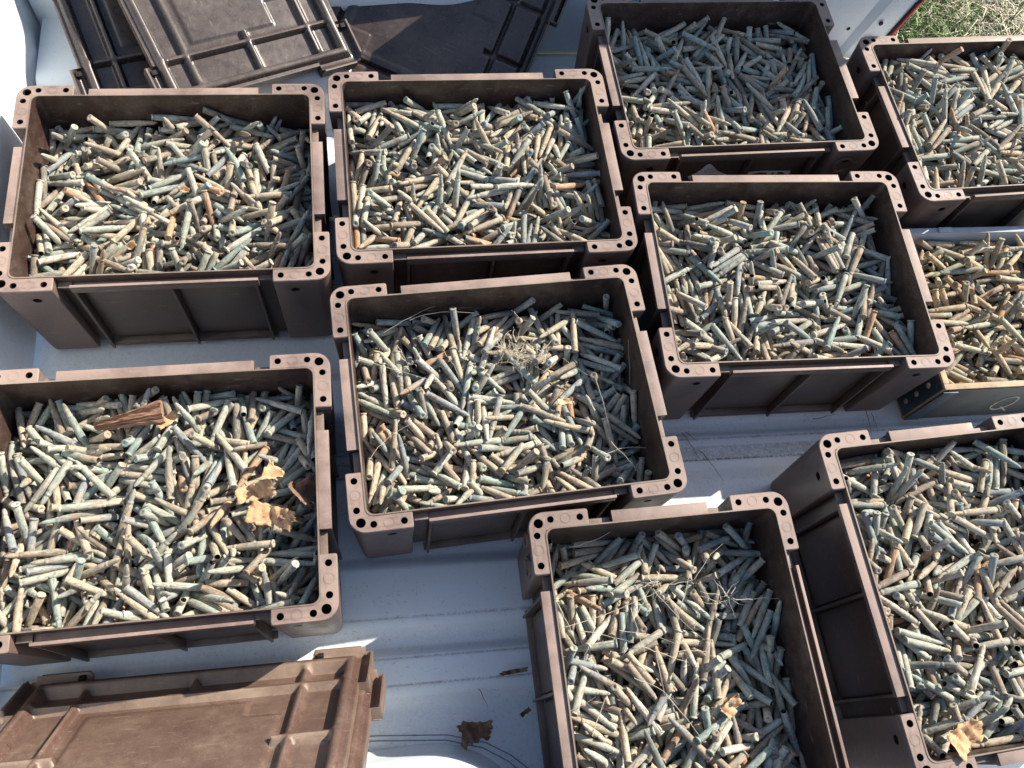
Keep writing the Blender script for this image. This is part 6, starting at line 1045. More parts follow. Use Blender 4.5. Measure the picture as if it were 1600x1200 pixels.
8,-229,-67,115,83,60,1, 8,110,91,107,112,50,0, 6,96,-316,36,230,-6,0, 5,-134,-62,62,303,-7,0, 8,-286,112,81,114,-8,0, 4,257,-240,70,339,-48,1, 2,-24,-310,67,294,3,0, 4,-175,178,63,206,-8,0,
7,132,210,72,255,14,1, 4,183,-14,122,203,54,1, 1,-154,123,99,80,-1,1, 0,211,257,49,132,4,0, 0,-295,252,73,54,35,1, 6,363,33,57,13,20,0, 9,-108,-271,75,80,8,1, 0,-267,-307,37,255,-3,0,
4,-23,-305,25,97,-15,0, 2,200,-346,70,356,14,1, 4,410,166,76,318,-25,1, 5,201,294,66,337,-12,0, 8,229,-39,80,300,8,0, 4,-173,41,69,202,-27,1, 2,-443,-66,77,68,-10,0, 6,-6,-237,82,188,-9,1,
5,164,76,81,229,9,1, 4,-56,-108,100,121,-52,0, 6,-23,158,76,186,-10,0, 7,217,194,61,178,-2,0, 0,305,93,55,103,-18,1, 6,19,-269,49,220,-9,0, 9,-116,172,91,180,-12,0, 0,421,368,37,172,18,0,
1,234,243,85,52,-54,1, 4,205,-276,58,8,-3,0, 7,403,236,38,195,-1,0, 5,144,286,61,285,12,0, 7,62,306,60,288,3,0, 8,-183,57,97,113,56,1, 4,-436,-279,71,77,-46,1, 1,-68,-256,66,26,-32,1,
6,-419,108,52,295,9,0, 6,-388,271,49,300,10,0, 6,207,160,45,175,24,0, 3,-192,187,92,171,-12,0, 0,46,-115,83,284,0,1, 1,-354,45,46,235,-32,0, 7,460,-316,47,249,25,0, 6,442,-219,52,233,5,0,
4,-108,-335,26,150,-15,0, 4,311,64,74,82,13,1, 5,-81,299,37,80,13,0, 5,-184,-117,56,304,16,1, 6,138,-101,66,86,-10,1, 5,421,-320,44,45,6,0, 2,-332,306,91,94,-6,0, 4,-477,61,12,277,-1,0,
2,267,305,74,274,-44,1, 3,112,285,93,223,-25,0, 1,99,-310,96,233,44,1, 4,444,323,58,325,36,0, 0,206,310,67,204,14,1, 4,-246,-366,64,5,21,1, 1,319,-218,57,350,61,1, 6,71,70,52,54,-16,0,
1,-422,-10,62,4,23,0, 8,-436,-67,61,228,1,0, 7,-120,163,72,91,-31,1, 4,77,372,47,179,-14,1, 0,468,306,86,290,34,0, 1,-177,153,55,296,12,0, 8,415,284,75,293,-27,0, 0,-173,239,80,87,-12,0,
0,410,253,43,23,-12,0, 6,186,297,89,36,39,1, 9,-295,209,104,198,50,1, 5,-445,220,68,252,-17,1, 0,-82,46,94,268,21,1, 5,-6,260,84,45,-4,0, 1,-367,66,74,85,18,1, 1,-179,-153,71,26,16,0,
1,421,52,50,161,-9,0, 0,-66,-327,33,84,20,1, 5,110,237,63,269,13,0, 4,225,-12,53,218,-15,0, 7,231,292,61,27,5,0, 1,438,226,65,31,32,0, 4,36,-71,56,150,-31,0, 6,-421,-359,45,10,-17,0,
0,-417,315,45,311,-27,0, 2,-118,270,67,94,4,0, 1,-417,-165,65,342,3,0, 6,190,-267,72,242,-20,1, 7,61,-248,57,188,5,0, 1,131,-295,56,261,8,1, 9,164,204,54,251,12,0, 6,90,-153,43,58,4,0,
6,-152,-136,56,172,-1,0, 6,-187,21,34,340,13,0, 9,-231,-304,36,167,2,1, 2,-170,-82,99,326,-15,0, 7,464,327,34,272,7,1, 3,-433,58,104,65,1,0, 7,384,39,37,10,6,1, 8,7,339,65,197,10,0,
4,-347,-305,31,85,-5,0, 4,-211,126,117,38,-55,0, 3,-442,189,30,2,6,1, 1,-258,252,70,175,-12,0, 3,-297,-250,43,288,-29,0, 6,-25,283,64,227,20,0, 2,-449,-160,97,259,58,0, 7,158,176,67,9,20,1,
0,-261,-69,51,240,-11,0, 8,-430,169,33,153,-18,0, 0,-155,42,94,254,29,0, 6,207,-350,40,358,3,0, 1,-176,-272,59,21,-6,0, 5,-214,56,62,114,-27,0, 4,203,-305,36,85,-2,0, 1,-403,-336,12,215,-1,0,
6,453,-134,58,66,8,0, 5,-75,90,103,74,-54,1, 1,290,-132,62,83,-63,1, 8,290,-327,66,111,-12,1, 4,244,125,67,342,-1,0, 0,-161,-282,90,270,29,0, 0,33,-268,117,103,-52,0, 0,199,-278,62,343,-8,1,
4,-300,315,55,294,33,0, 4,181,251,42,155,8,0, 9,-165,88,49,9,-12,0, 9,-184,-296,55,159,-5,1, 7,13,-12,23,358,-13,0, 1,-132,-322,51,123,-37,0, 4,-132,-14,87,98,-21,0, 1,-387,-60,55,207,-12,0,
9,120,84,119,1,-10,0, 5,-421,54,39,56,-3,1, 1,-228,184,69,31,0,0, 3,44,372,59,179,-45,0, 0,-218,128,90,3,23,1, 0,400,-286,65,62,-6,0, 2,21,-149,88,206,8,0, 8,321,324,31,221,13,0,
6,316,-122,64,261,7,0, 8,-143,282,72,148,-45,1, 7,169,-132,75,260,-10,1, 5,478,126,63,265,-6,0, 0,-338,147,36,195,-1,0, 0,-317,260,57,26,-33,0, 2,-225,-273,47,158,-7,0, 3,-412,32,110,253,57,0,
4,11,145,122,76,17,1, 0,-432,32,62,139,0,1, 6,-70,-52,64,211,-4,1, 4,112,305,87,131,-28,0, 0,-94,196,73,20,-64,0, 5,-440,-292,47,138,-14,0, 7,-227,-324,38,40,-1,0, 9,-178,116,114,76,-35,1,
1,-219,-356,30,171,-13,0, 4,193,-153,59,344,-3,0, 2,-74,293,53,79,-3,0, 2,202,-336,44,29,10,1, 7,230,1,36,313,-3,0, 2,-270,-173,66,148,10,0, 1,-348,305,86,257,34,0, 9,-173,-76,27,30,-16,0,
6,162,-186,46,340,-32,0, 5,3,127,59,313,15,0, 7,-233,164,62,336,0,0, 3,-109,-187,65,96,-36,0, 0,274,305,61,265,-5,0, 5,70,278,96,267,58,0, 7,-63,305,53,270,-7,0, 6,181,61,54,11,-1,0,
6,-153,210,43,107,28,1, 6,343,-176,50,244,-21,0, 0,-329,-289,48,124,-15,0, 3,2,270,88,352,0,0, 0,87,-129,45,255,13,0, 4,-439,-347,13,179,-1,1, 1,-1,-197,70,21,-4,0, 4,190,290,84,137,26,0,
9,-214,-129,63,6,-10,1, 5,-336,93,77,90,3,0, 2,-461,-329,13,298,-1,1, 4,-38,-93,57,83,5,0, 7,208,73,41,120,-12,0, 1,-371,305,79,260,5,0, 0,277,-152,48,85,-21,0, 0,211,-67,63,324,18,0,
8,-487,306,12,269,-1,0, 5,-415,319,81,220,51,0, 4,239,-31,60,210,-3,1, 0,92,285,97,274,30,0, 6,292,-248,58,121,-10,0, 2,423,-329,66,155,-9,0, 8,136,-149,28,294,15,1, 2,-139,-24,83,173,39,0,
9,-141,-159,82,51,6,0, 3,-141,-191,84,148,-42,1, 4,-258,347,59,181,17,1, 2,362,228,64,352,-16,0, 6,258,-244,12,103,-1,0, 2,-307,372,62,1,30,1, 8,-75,81,95,125,-10,0, 6,24,293,66,313,-23,0,
2,-324,-296,80,255,50,0, 1,21,-277,75,298,20,0, 1,-316,-200,43,75,4,1, 7,310,263,59,265,27,1, 7,52,267,30,151,-19,0, 6,-420,172,12,348,-1,0, 6,442,34,13,181,-1,1, 0,174,177,77,243,-35,0,
1,-227,151,36,324,25,1, 0,458,101,51,107,-25,1, 6,201,200,72,307,-17,0, 5,234,255,55,338,-16,0, 6,201,299,60,126,9,1, 0,62,-226,52,216,-20,0, 3,-239,-131,51,99,10,0, 7,120,-307,65,66,-1,0,
7,-100,0,62,352,6,1, 7,-14,305,47,261,-3,0, 8,184,-139,84,144,25,0, 0,257,-243,66,120,-3,0, 0,18,364,100,12,-16,0, 6,-250,350,41,5,12,0, 5,100,-153,66,94,-20,0, 4,326,-279,29,281,-17,1,
5,-309,-279,41,308,-31,1, 4,267,229,107,194,51,0, 6,-29,-62,56,225,16,0, 4,303,-111,52,285,10,0, 7,404,122,65,285,-1,0, 0,-192,-99,79,181,5,0, 0,-54,247,79,332,1,1, 0,-338,348,36,198,17,0,
3,26,68,112,246,28,1, 0,-41,-318,58,47,5,0, 1,-38,-133,56,306,-9,0, 1,285,70,78,133,-2,0, 1,-428,91,92,97,-48,0, 1,-181,-251,48,16,-15,0, 5,191,142,109,226,53,1, 2,-374,-328,13,65,-1,1,
2,56,-298,63,151,-20,0, 1,54,100,68,57,-4,0, 1,-222,35,64,352,-1,0, 8,9,110,64,155,15,0, 2,488,-290,42,271,-13,0, 5,326,33,41,40,-28,0, 1,233,-198,62,184,-17,0, 1,246,230,59,196,-6,0,
3,83,-37,91,141,-19,0, 7,94,-152,56,74,2,1, 8,8,-200,54,167,-5,0, 2,-335,19,104,76,-40,1, 2,-218,-153,72,76,-14,0, 9,120,281,86,331,-13,0, 8,-364,168,33,201,-21,0, 4,414,-139,57,192,-13,0,
7,-310,-247,118,327,21,1, 0,-457,-278,66,276,35,0, 6,-236,66,59,147,-1,0, 6,120,206,74,0,-8,1, 7,-242,-93,66,260,-7,0, 3,41,216,93,209,-15,0, 3,50,-199,100,20,32,1, 7,-221,248,88,198,33,0,
4,-217,59,86,141,28,0, 2,-415,194,87,322,-6,0, 2,-448,255,52,320,14,1, 7,420,-373,51,181,11,0, 5,-188,150,64,158,3,0, 7,-179,336,59,141,-23,0, 3,235,205,114,150,-48,0, 0,-411,-294,48,273,5,0,
6,258,150,59,112,12,0, 3,-47,241,78,148,-20,1, 9,-127,318,69,179,-14,0, 1,-435,-273,37,236,1,1, 6,-423,-211,32,188,14,0, 7,184,74,62,37,1,0, 3,-61,110,92,310,-22,0, 2,-449,-324,84,230,33,0,
2,-275,-96,92,241,0,0, 2,-327,347,61,173,-12,0, 5,231,-19,50,227,-36,1, 5,62,-208,67,354,24,0, 8,5,86,60,334,-9,1, 3,22,-134,70,182,-5,0, 1,-195,-70,75,211,19,0, 8,-229,38,38,190,2,1,
3,-368,-154,40,162,0,0, 3,-357,31,68,12,21,1, 3,-396,373,39,1,0,0, 4,-26,-112,85,299,41,0, 6,380,-348,62,357,-12,0, 0,100,222,91,181,20,0, 0,-151,-287,62,219,-3,0, 4,248,37,57,211,35,0,
3,-250,322,96,347,-1,0, 9,71,-58,121,354,-18,0, 9,-369,-69,105,125,-3,1, 4,-10,251,109,250,34,1, 4,-11,101,79,332,0,0, 8,87,288,31,73,13,0, 3,-322,81,51,34,28,1, 5,-402,113,57,328,1,0,
4,-218,16,69,151,-12,1, 2,-94,-240,82,88,-23,0, 2,27,123,112,273,1,0, 2,-67,-306,66,109,-4,0, 2,-10,-279,73,305,-16,0, 3,-420,168,21,5,5,0, 1,383,-97,58,88,12,1, 8,101,-246,100,198,-15,1,
6,247,-305,15,101,-6,0, 9,-10,34,52,60,30,0, 3,173,309,78,191,-19,0, 7,46,-25,40,234,2,0, 1,-310,-110,33,104,15,0, 1,194,351,63,28,39,0, 1,78,105,52,234,0,0, 7,-299,-58,113,39,16,0,
9,-362,50,12,306,-1,0, 3,-126,44,89,218,5,0, 6,134,326,84,322,51,0, 0,154,-120,47,355,-18,0, 8,-132,293,37,105,-2,0, 7,-141,97,27,110,13,1, 4,362,302,45,66,10,0, 4,-315,-75,36,257,16,0,
3,-69,-277,50,260,-31,0, 3,40,-287,88,28,-8,0, 0,-73,-310,12,59,-1,0, 3,-420,-256,36,14,5,0, 4,76,-12,74,336,-61,1, 2,-21,27,108,67,-35,1, 8,63,349,28,163,15,1, 3,-423,18,32,340,-20,0,
1,471,267,55,260,-5,0, 0,15,37,60,151,-6,0, 7,-137,-44,56,191,-2,0, 8,9,115,41,297,-13,0, 2,17,-59,79,251,-27,0, 2,-343,122,77,140,30,1, 7,-193,373,84,1,18,0, 2,-142,-306,36,74,16,0,
5,60,215,61,217,-28,1, 1,-246,60,113,84,-46,0, 2,-385,-22,35,169,-3,0, 5,20,-18,74,326,23,0, 4,140,-326,13,101,-1,1, 2,-205,289,77,201,-9,0, 1,-3,-148,75,17,-7,1, 1,288,142,74,265,-15,0,
4,-232,-279,59,49,-1,1, 9,-358,-28,12,311,-1,0, 4,-246,157,128,38,-60,0, 1,134,-185,55,358,-23,0, 5,395,-312,37,42,-2,1, 2,-55,-54,65,236,-10,0, 5,488,252,32,89,14,0, 5,134,234,58,351,83,1,
6,381,-293,49,294,-23,0, 4,-267,157,60,295,-5,0, 9,-158,99,96,12,5,0, 9,81,-33,122,345,-19,0, 7,-262,-168,78,148,-7,0, 3,192,145,135,195,47,0, 8,226,305,12,268,-1,0, 0,-257,-212,69,214,-11,0,
8,130,305,12,265,-1,0, 6,-391,-231,36,14,-6,0, 0,-124,259,69,65,27,0, 0,244,-129,89,162,-11,0, 0,410,-88,69,117,-9,0, 6,-443,-50,63,9,26,1, 9,-370,233,36,61,-4,0, 0,-41,133,59,65,0,0,
1,487,283,37,271,9,0, 1,296,-288,38,292,18,0, 6,113,-149,27,76,-16,0, 0,-238,-306,38,70,0,0, 3,-430,238,27,153,-16,0, 5,142,55,55,162,0,0, 6,473,229,55,287,-17,0, 5,-387,-260,12,133,-1,0,
8,-270,-134,58,91,22,1, 2,163,-78,44,165,15,1, 3,-231,-260,47,153,40,1, 0,-371,246,65,241,4,1, 8,188,-101,60,44,3,0, 2,370,329,35,191,-3,0, 2,-104,-305,37,92,-4,0, 3,-420,47,37,347,-2,0,
3,-205,167,81,357,0,0, 1,-397,80,59,17,-3,0, 1,344,-297,44,72,4,0, 4,291,-222,75,165,7,1, 4,420,-324,54,190,7,0, 5,-54,-78,96,347,4,1, 8,-399,37,32,339,13,0, 4,-12,-81,51,264,-30,0,
0,-447,75,36,129,-2,0, 6,295,-305,32,85,6,0, 0,-420,-15,83,137,-51,0, 0,406,-307,33,11,-21,0, 2,317,-147,98,248,-14,0, 7,487,104,38,88,-1,0, 2,-487,-73,13,91,-1,1, 4,-204,-317,61,357,-28,1,
4,-428,-266,22,35,6,0, 8,386,-349,37,176,-3,0, 8,169,-7,38,350,-6,0, 7,142,160,34,287,5,0, 2,-426,343,74,29,14,0, 7,99,72,23,113,-13,0, 8,359,-86,46,291,-12,0, 5,-398,-282,36,263,-1,0,
0,-375,-112,13,68,-1,1, 7,-152,53,32,325,13,0, 4,36,-277,55,153,1,0, 9,-25,-274,127,17,-4,1, 1,-417,195,72,340,58,1, 1,396,12,41,341,1,1, 1,63,-30,28,291,15,1, 9,-182,-262,12,304,-1,0,
6,-398,-236,12,155,-1,0, 1,-487,-306,38,269,-1,0, 1,-365,-152,39,104,-13,0, 8,-158,-163,117,212,-4,1, 6,-425,230,21,358,-9,1, 6,-325,-90,13,300,-2,0, 5,16,-149,57,315,21,0,
1,-232,-327,35,345,-2,0, 0,200,-157,76,121,-17,0, 6,163,-88,61,88,-5,0, 8,-440,295,35,269,8,1, 4,-230,-1,58,328,15,0, 5,388,94,64,70,27,0, 2,487,320,63,89,-3,1, 2,-207,339,90,205,-1,0,
0,-400,-48,35,315,5,0, 2,-296,-89,64,247,-36,0, 7,-44,-372,50,358,-2,0, 5,-125,-195,41,133,-33,1, 2,-25,-309,38,117,-9,0, 5,-191,-303,53,29,-7,0, 8,284,33,60,50,3,0, 8,8,316,60,17,-3,0,
5,-374,-286,37,84,-3,0, 1,-25,-69,62,141,3,0, 1,-67,-216,113,62,-40,0, 5,301,340,81,146,-23,0, 4,420,-350,43,180,16,0, 5,-445,67,39,57,-2,0, 5,424,-130,35,253,-1,0, 2,375,200,91,21,-38,0,
3,-423,-201,13,38,-1,1, 3,-295,158,55,269,-45,1, 1,-314,57,109,253,56,0, 1,-487,-269,66,269,-9,0, 6,-342,88,52,127,-12,0, 0,-310,270,79,235,31,1, 8,488,-120,39,271,-4,0, 3,-276,-306,40,260,-6,0,
0,386,6,62,39,-7,0, 9,83,-50,50,68,-36,0, 6,-155,105,23,59,7,0, 0,132,330,66,59,-6,1, 4,114,-326,39,28,7,1, 3,-298,-305,50,78,14,0, 3,-205,247,37,326,-1,0, 8,199,217,37,163,-1,0,
1,-380,126,53,162,-20,1, 5,-282,233,55,261,44,1, 7,191,-198,61,9,-3,0, 3,-399,-224,39,18,-6,0, 2,-412,-119,29,100,-18,0, 8,184,105,74,280,13,1, 1,402,-330,53,171,10,1, 1,222,82,139,70,-46,0,
2,374,-284,75,136,-18,0, 2,392,44,91,19,-13,1, 7,257,51,38,206,-25,0, 2,-226,-341,13,145,-1,1, 2,301,-115,91,276,49,0, 7,55,35,18,1,-8,0, 5,336,-296,12,279,-1,0, 2,329,76,89,278,-9,0,
2,-56,203,64,28,-8,0, 8,-189,-71,51,124,4,0, 7,77,-53,59,73,-15,0, 9,-215,172,80,36,-28,0, 0,-220,206,38,16,-10,0, 7,-171,-194,56,341,18,1, 6,-123,-279,51,269,-7,0, 6,-6,-319,49,27,3,0,
6,408,-125,52,303,-30,0, 5,406,278,65,138,17,1, 1,-463,-280,53,265,15,1, 9,-341,114,27,341,10,0, 3,265,365,73,170,3,0, 3,-183,107,104,213,-1,0, 7,-69,168,41,302,4,0, 9,-346,-57,101,301,-4,0,
7,-184,24,33,166,2,0, 6,219,-25,28,196,-14,1, 6,-325,-37,24,288,9,1, 6,45,-88,39,259,28,1, 7,214,147,61,24,9,1, 5,-72,144,98,242,60,0, 2,-239,-321,36,137,-4,0, 8,-133,106,61,33,7,0,
4,361,141,83,160,29,0, 4,-233,158,81,344,-7,0, 1,-265,-287,51,272,24,1, 6,-223,-339,19,154,4,0, 7,-276,-191,84,334,-27,0, 4,-53,372,71,1,-3,0, 6,181,136,60,345,-6,0, 0,-208,-230,59,226,-1,0,
4,-323,41,37,214,-25,0, 4,-225,284,62,331,42,0, 8,-328,214,24,13,-14,0, 4,-7,-190,63,352,1,0, 1,-284,-183,58,270,-9,0, 7,156,-289,57,100,-20,0, 4,331,293,50,65,-24,1, 1,301,-306,12,91,-1,0,
5,444,201,77,10,29,1, 5,34,281,62,260,9,0, 4,297,337,39,230,-30,1, 4,295,-305,12,80,-1,0, 8,331,301,42,38,-34,1, 3,-250,252,87,133,-20,0, 5,-111,-306,40,76,-14,0, 0,-268,-196,50,24,-35,0,
6,52,129,58,175,-5,0, 4,363,-81,72,195,-31,1, 6,-447,129,67,282,-10,0, 8,136,25,42,347,7,1, 0,229,156,46,200,-10,0, 8,307,-154,49,239,-17,0, 9,-172,-256,33,123,0,0, 9,102,200,68,275,-3,0,
6,248,315,48,305,-18,0, 3,83,344,74,170,9,0, 6,-210,-243,67,289,42,1, 7,19,-300,55,181,-10,0, 1,-368,227,66,3,1,1, 3,-60,372,77,2,-29,0, 4,352,-342,13,33,-1,1, 7,-227,-151,88,180,22,0,
0,472,-232,31,288,-20,1, 6,-143,-25,12,215,-1,0, 3,21,-306,49,265,10,0, 2,-282,303,71,88,-33,0, 7,62,250,80,13,16,1, 0,-186,191,42,353,-34,1, 0,252,31,30,0,-13,1, 7,-15,86,22,328,-13,0,
5,-253,-145,45,144,13,0, 9,-35,-258,74,229,-13,0, 8,-28,-168,76,182,59,1, 2,128,-287,53,91,-13,1, 9,-246,-36,92,66,14,0, 9,-407,-61,13,91,-1,1, 2,55,-16,105,225,47,1, 2,153,278,58,233,2,0,
2,-457,307,37,293,-3,0, 2,-233,-183,38,3,7,0, 2,-410,-255,49,165,12,0, 2,-386,112,35,121,-2,0, 9,-204,-29,65,58,-6,0, 9,-313,35,90,185,57,0, 9,44,11,80,64,-4,0, 6,24,92,86,261,-42,1,
0,403,64,41,183,2,0, 6,403,373,12,1,-1,0, 7,182,335,52,36,-10,0, 8,7,-211,85,187,1,0, 5,-246,306,55,289,-7,0, 3,104,-370,12,186,-1,0, 0,-192,299,45,128,10,0, 0,-8,-329,24,298,10,1,
8,-206,328,73,107,36,1, 3,-36,-110,84,45,-5,0, 1,218,304,60,194,-5,1, 0,-271,224,45,184,24,0, 5,413,133,64,304,-6,0, 2,-425,-66,56,229,-5,0, 7,19,-116,84,311,2,0, 9,-320,132,38,339,1,0,
2,-385,121,59,227,-2,0, 6,280,312,49,301,13,0, 7,7,305,35,260,-2,0, 7,224,313,53,208,-9,0, 8,-253,252,55,194,15,0, 1,-464,306,81,93,-54,0, 8,203,326,13,270,-1,1, 8,-7,310,12,239,-1,0,
7,-219,134,71,329,36,1, 7,380,119,60,287,0,0, 9,-85,-20,85,46,-6,0, 2,-429,299,12,323,-1,0, 4,28,320,63,225,-8,0, 4,276,-211,53,359,1,0, 6,263,307,68,270,-2,1, 0,4,-299,12,288,-1,0,
9,-324,59,80,221,27,1, 9,173,250,94,258,2,0, 8,154,303,12,85,-1,0, 2,115,-226,61,67,-2,0, 9,-6,-177,79,245,-13,0, 8,-104,-178,101,289,11,0, 0,35,301,49,296,-14,1, 0,-361,-303,63,291,20,0,
8,-122,-75,68,88,12,0, 6,-93,-227,57,54,-44,1, 6,396,189,33,10,1,0, 2,270,-35,61,252,0,0, 2,89,-25,66,205,-2,0, 0,-306,-116,54,237,-19,1, 5,488,-95,24,89,-14,0, 5,300,-327,33,269,-6,1,
6,317,322,47,128,14,0, 5,-41,-43,79,14,13,0, 7,-217,158,90,138,12,0, 0,-371,97,75,109,-38,1, 3,-124,160,58,301,-29,0, 7,281,66,18,126,-3,0, 7,-281,-288,88,248,41,0, 7,-229,273,85,23,6,0,
7,247,-284,53,135,19,0, 4,115,278,33,78,-6,0, 1,211,-223,48,3,11,0, 4,191,371,68,1,-17,1, 4,82,256,61,81,-3,1, 8,-199,348,49,177,-20,0, 6,-465,119,48,269,31,1, 2,-466,-32,45,270,-11,0,
8,269,-223,52,352,-52,1, 4,-173,-60,90,290,-12,1, 4,266,-343,44,177,12,1, 9,-12,-292,55,330,17,1, 1,-45,-318,23,132,-13,0, 5,278,-207,55,331,12,0, 1,-405,74,31,75,-19,0, 9,-183,117,91,12,-40,0,
2,-45,95,94,242,18,1, 2,426,303,84,246,40,0, 2,-332,-95,77,254,49,1, 2,-132,-181,91,102,-10,0, 1,185,310,81,322,4,1, 1,461,104,55,92,24,1, 1,-7,-324,31,312,13,0, 6,177,271,43,255,6,0,
6,-381,325,13,183,-1,1, 2,-376,39,46,165,-32,0, 7,-178,226,65,302,2,0, 0,-59,-51,85,33,38,1, 5,55,79,39,286,-26,0, 0,46,-5,89,193,-7,1, 7,-237,-306,89,2,-18,0, 1,463,-309,37,294,6,0,
2,-356,251,65,160,-11,1, 4,380,-40,37,158,7,1, 8,129,-59,59,230,-4,0, 6,-15,-313,21,124,-12,0, 5,-382,-45,65,197,-15,0, 5,208,-310,63,153,-4,0, 1,201,-95,59,285,11,1, 4,390,309,56,242,-4,0,
5,430,326,58,333,17,0, 2,52,144,107,266,15,0, 0,-32,119,86,169,-8,1, 9,-366,-53,22,303,-13,0, 8,254,149,34,340,16,0, 5,-101,-340,23,211,7,0, 2,251,-327,13,84,-1,1, 4,-225,372,59,1,18,1,
6,-389,349,13,3,-1,1, 5,213,-287,63,333,2,0, 1,225,149,61,53,-5,0, 6,-397,-56,56,205,6,0, 3,-118,-156,82,25,-27,1, 3,39,-64,93,331,-2,0, 0,-267,-116,55,49,5,0, 5,-350,-98,33,124,-2,0,
5,-210,-330,34,172,-22,0, 3,248,258,81,150,-22,0, 4,220,-79,41,49,3,0, 1,-372,-271,29,41,-19,1, 5,328,-215,49,171,-46,1, 5,-340,-213,40,137,1,0, 4,318,-66,37,286,-5,0, 3,-416,94,23,191,7,0,
3,-427,285,12,304,-1,0, 4,395,32,70,339,-19,1, 5,488,-269,12,89,-1,0, 3,-185,-153,73,108,-25,0, 5,387,317,61,140,18,0, 8,245,38,66,241,-14,0, 3,-150,-55,89,295,13,0, 7,451,263,12,282,-1,0,
0,368,-150,37,339,-2,0, 7,7,123,51,272,-15,0, 5,358,-3,48,172,-13,0, 0,-471,214,48,79,-14,0, 3,-422,-314,23,54,-13,0, 6,-421,-175,33,353,-21,0, 1,290,317,65,300,-31,0, 5,-32,100,37,37,-2,0,
4,-420,372,39,1,-4,0, 0,279,-233,48,232,-16,0, 2,116,-96,43,305,5,0, 2,-418,50,46,291,25,0, 2,381,-45,78,239,-17,1, 6,188,-211,64,352,1,0, 2,-136,113,83,152,15,0, 9,25,36,91,77,-14,0,
2,-61,301,73,119,22,1, 2,-404,95,81,324,2,1, 4,-240,240,60,351,-5,1, 9,81,99,93,299,11,0, 9,6,181,58,103,-14,0, 0,462,72,13,91,-1,1, 8,137,111,12,57,-1,0, 4,-412,254,44,121,-5,0,
2,299,-101,54,253,-16,0, 9,-268,257,36,301,-16,0, 5,-412,-283,57,322,10,0, 7,324,317,13,5,-1,1, 8,41,301,62,202,-1,0, 0,339,-93,77,316,-1,0, 8,-42,26,62,351,-2,0, 0,45,-309,37,79,-2,1,
0,356,-337,34,6,2,0, 5,-205,62,37,257,0,0, 3,-237,272,89,138,-5,0, 4,-424,-236,12,204,-1,0, 8,130,51,47,344,8,1, 1,116,83,64,74,-5,0, 2,-198,316,81,203,-8,0, 5,-488,-96,12,91,-1,0,
4,-439,207,26,48,-15,0, 1,-62,-335,26,312,14,1, 1,-328,-171,62,268,14,1, 5,204,-92,31,57,13,0, 5,149,180,53,240,-6,0, 4,58,49,70,336,11,1, 4,-161,69,63,12,2,0, 3,-199,-248,59,332,-4,0,
4,-451,307,61,260,-23,0, 0,389,-123,52,237,17,0, 0,63,230,62,97,2,1, 1,-187,-201,48,9,-26,0, 8,254,-107,41,265,-9,0, 0,-260,54,60,136,8,1, 7,-264,-322,45,43,-13,0, 2,-421,373,12,1,-1,0,
2,-442,210,13,175,-1,1, 6,-159,-220,30,275,-4,0, 4,-130,296,58,122,3,0, 3,-125,-305,12,276,-1,0, 4,-396,-97,43,95,-16,0, 6,-43,-154,12,29,-1,0, 3,-209,-352,33,201,4,0, 7,174,-45,64,313,12,1,
4,80,-293,29,215,-18,0, 4,-11,-276,40,338,-1,0, 4,330,55,87,246,5,0, 4,-386,168,55,186,-26,1, 1,386,336,44,240,36,1, 2,297,-180,47,195,-14,0, 1,-170,-345,12,176,-1,0, 9,-350,-240,39,135,2,0,
6,364,-131,38,32,-3,0, 0,-212,287,38,307,-3,1, 3,-455,308,47,230,10,1, 2,-379,-290,39,344,-4,0, 5,-274,-281,54,76,15,0, 5,-21,-189,62,4,-6,0, 2,-141,285,97,230,46,1, 9,-388,-273,29,253,16,1,
9,-319,52,53,164,-5,0, 1,456,339,58,278,67,1, 1,260,259,60,198,-6,1, 1,-92,51,76,100,-29,0, 4,-394,294,50,142,-10,1, 4,-222,-204,51,18,-12,0, 0,-421,373,48,179,10,0, 7,0,-199,40,1,-31,1,
6,-185,300,36,256,-3,1, 2,367,269,61,315,17,1, 5,-71,159,47,267,-14,0, 5,26,-285,61,210,-3,1, 9,-235,177,66,263,-10,0, 7,186,3,12,6,-1,0, 8,-188,328,12,324,-1,0, 4,-427,222,48,316,-18,0,
3,-439,-160,24,49,-14,0, 2,416,301,33,168,15,0, 8,11,327,88,3,-11,1, 0,-156,-322,55,34,-22,0, 2,-26,119,54,317,1,0, 5,417,237,39,114,-2,1, 4,-285,-34,39,274,-26,0, 8,-262,-64,26,2,-15,1,
6,-28,314,64,227,8,0, 3,-214,-130,73,282,19,0, 4,-452,306,20,249,5,0, 4,-340,-50,61,87,-4,0, 3,-25,-2,70,16,12,0, 1,379,-178,59,200,7,0, 7,125,138,26,286,9,0, 2,308,-338,13,222,-1,1,
3,-125,-361,33,173,-21,0, 3,-442,206,13,178,-1,1, 0,-367,-187,51,297,-12,0, 1,-306,-333,12,31,-1,0, 5,44,-229,63,352,-3,0, 7,-203,-250,52,341,-4,0, 6,200,34,38,3,-2,0, 4,60,-95,48,288,27,0,
4,-220,220,81,166,16,1, 4,-170,230,87,3,-22,1, 4,436,121,36,295,25,1, 5,466,287,94,247,34,1, 7,162,-69,57,314,1,0, 0,-207,373,51,1,4,0, 9,-205,-158,50,28,-15,0, 4,-86,-112,56,103,19,0,
0,314,11,37,190,-24,1, 4,-240,-202,30,1,-19,0, 3,-241,98,49,64,-17,0, 3,-399,101,69,161,-3,1, 7,301,-254,58,267,0,0, 0,424,-187,61,180,-27,0, 0,487,186,26,271,-15,1, 8,-84,149,50,223,-19,0,
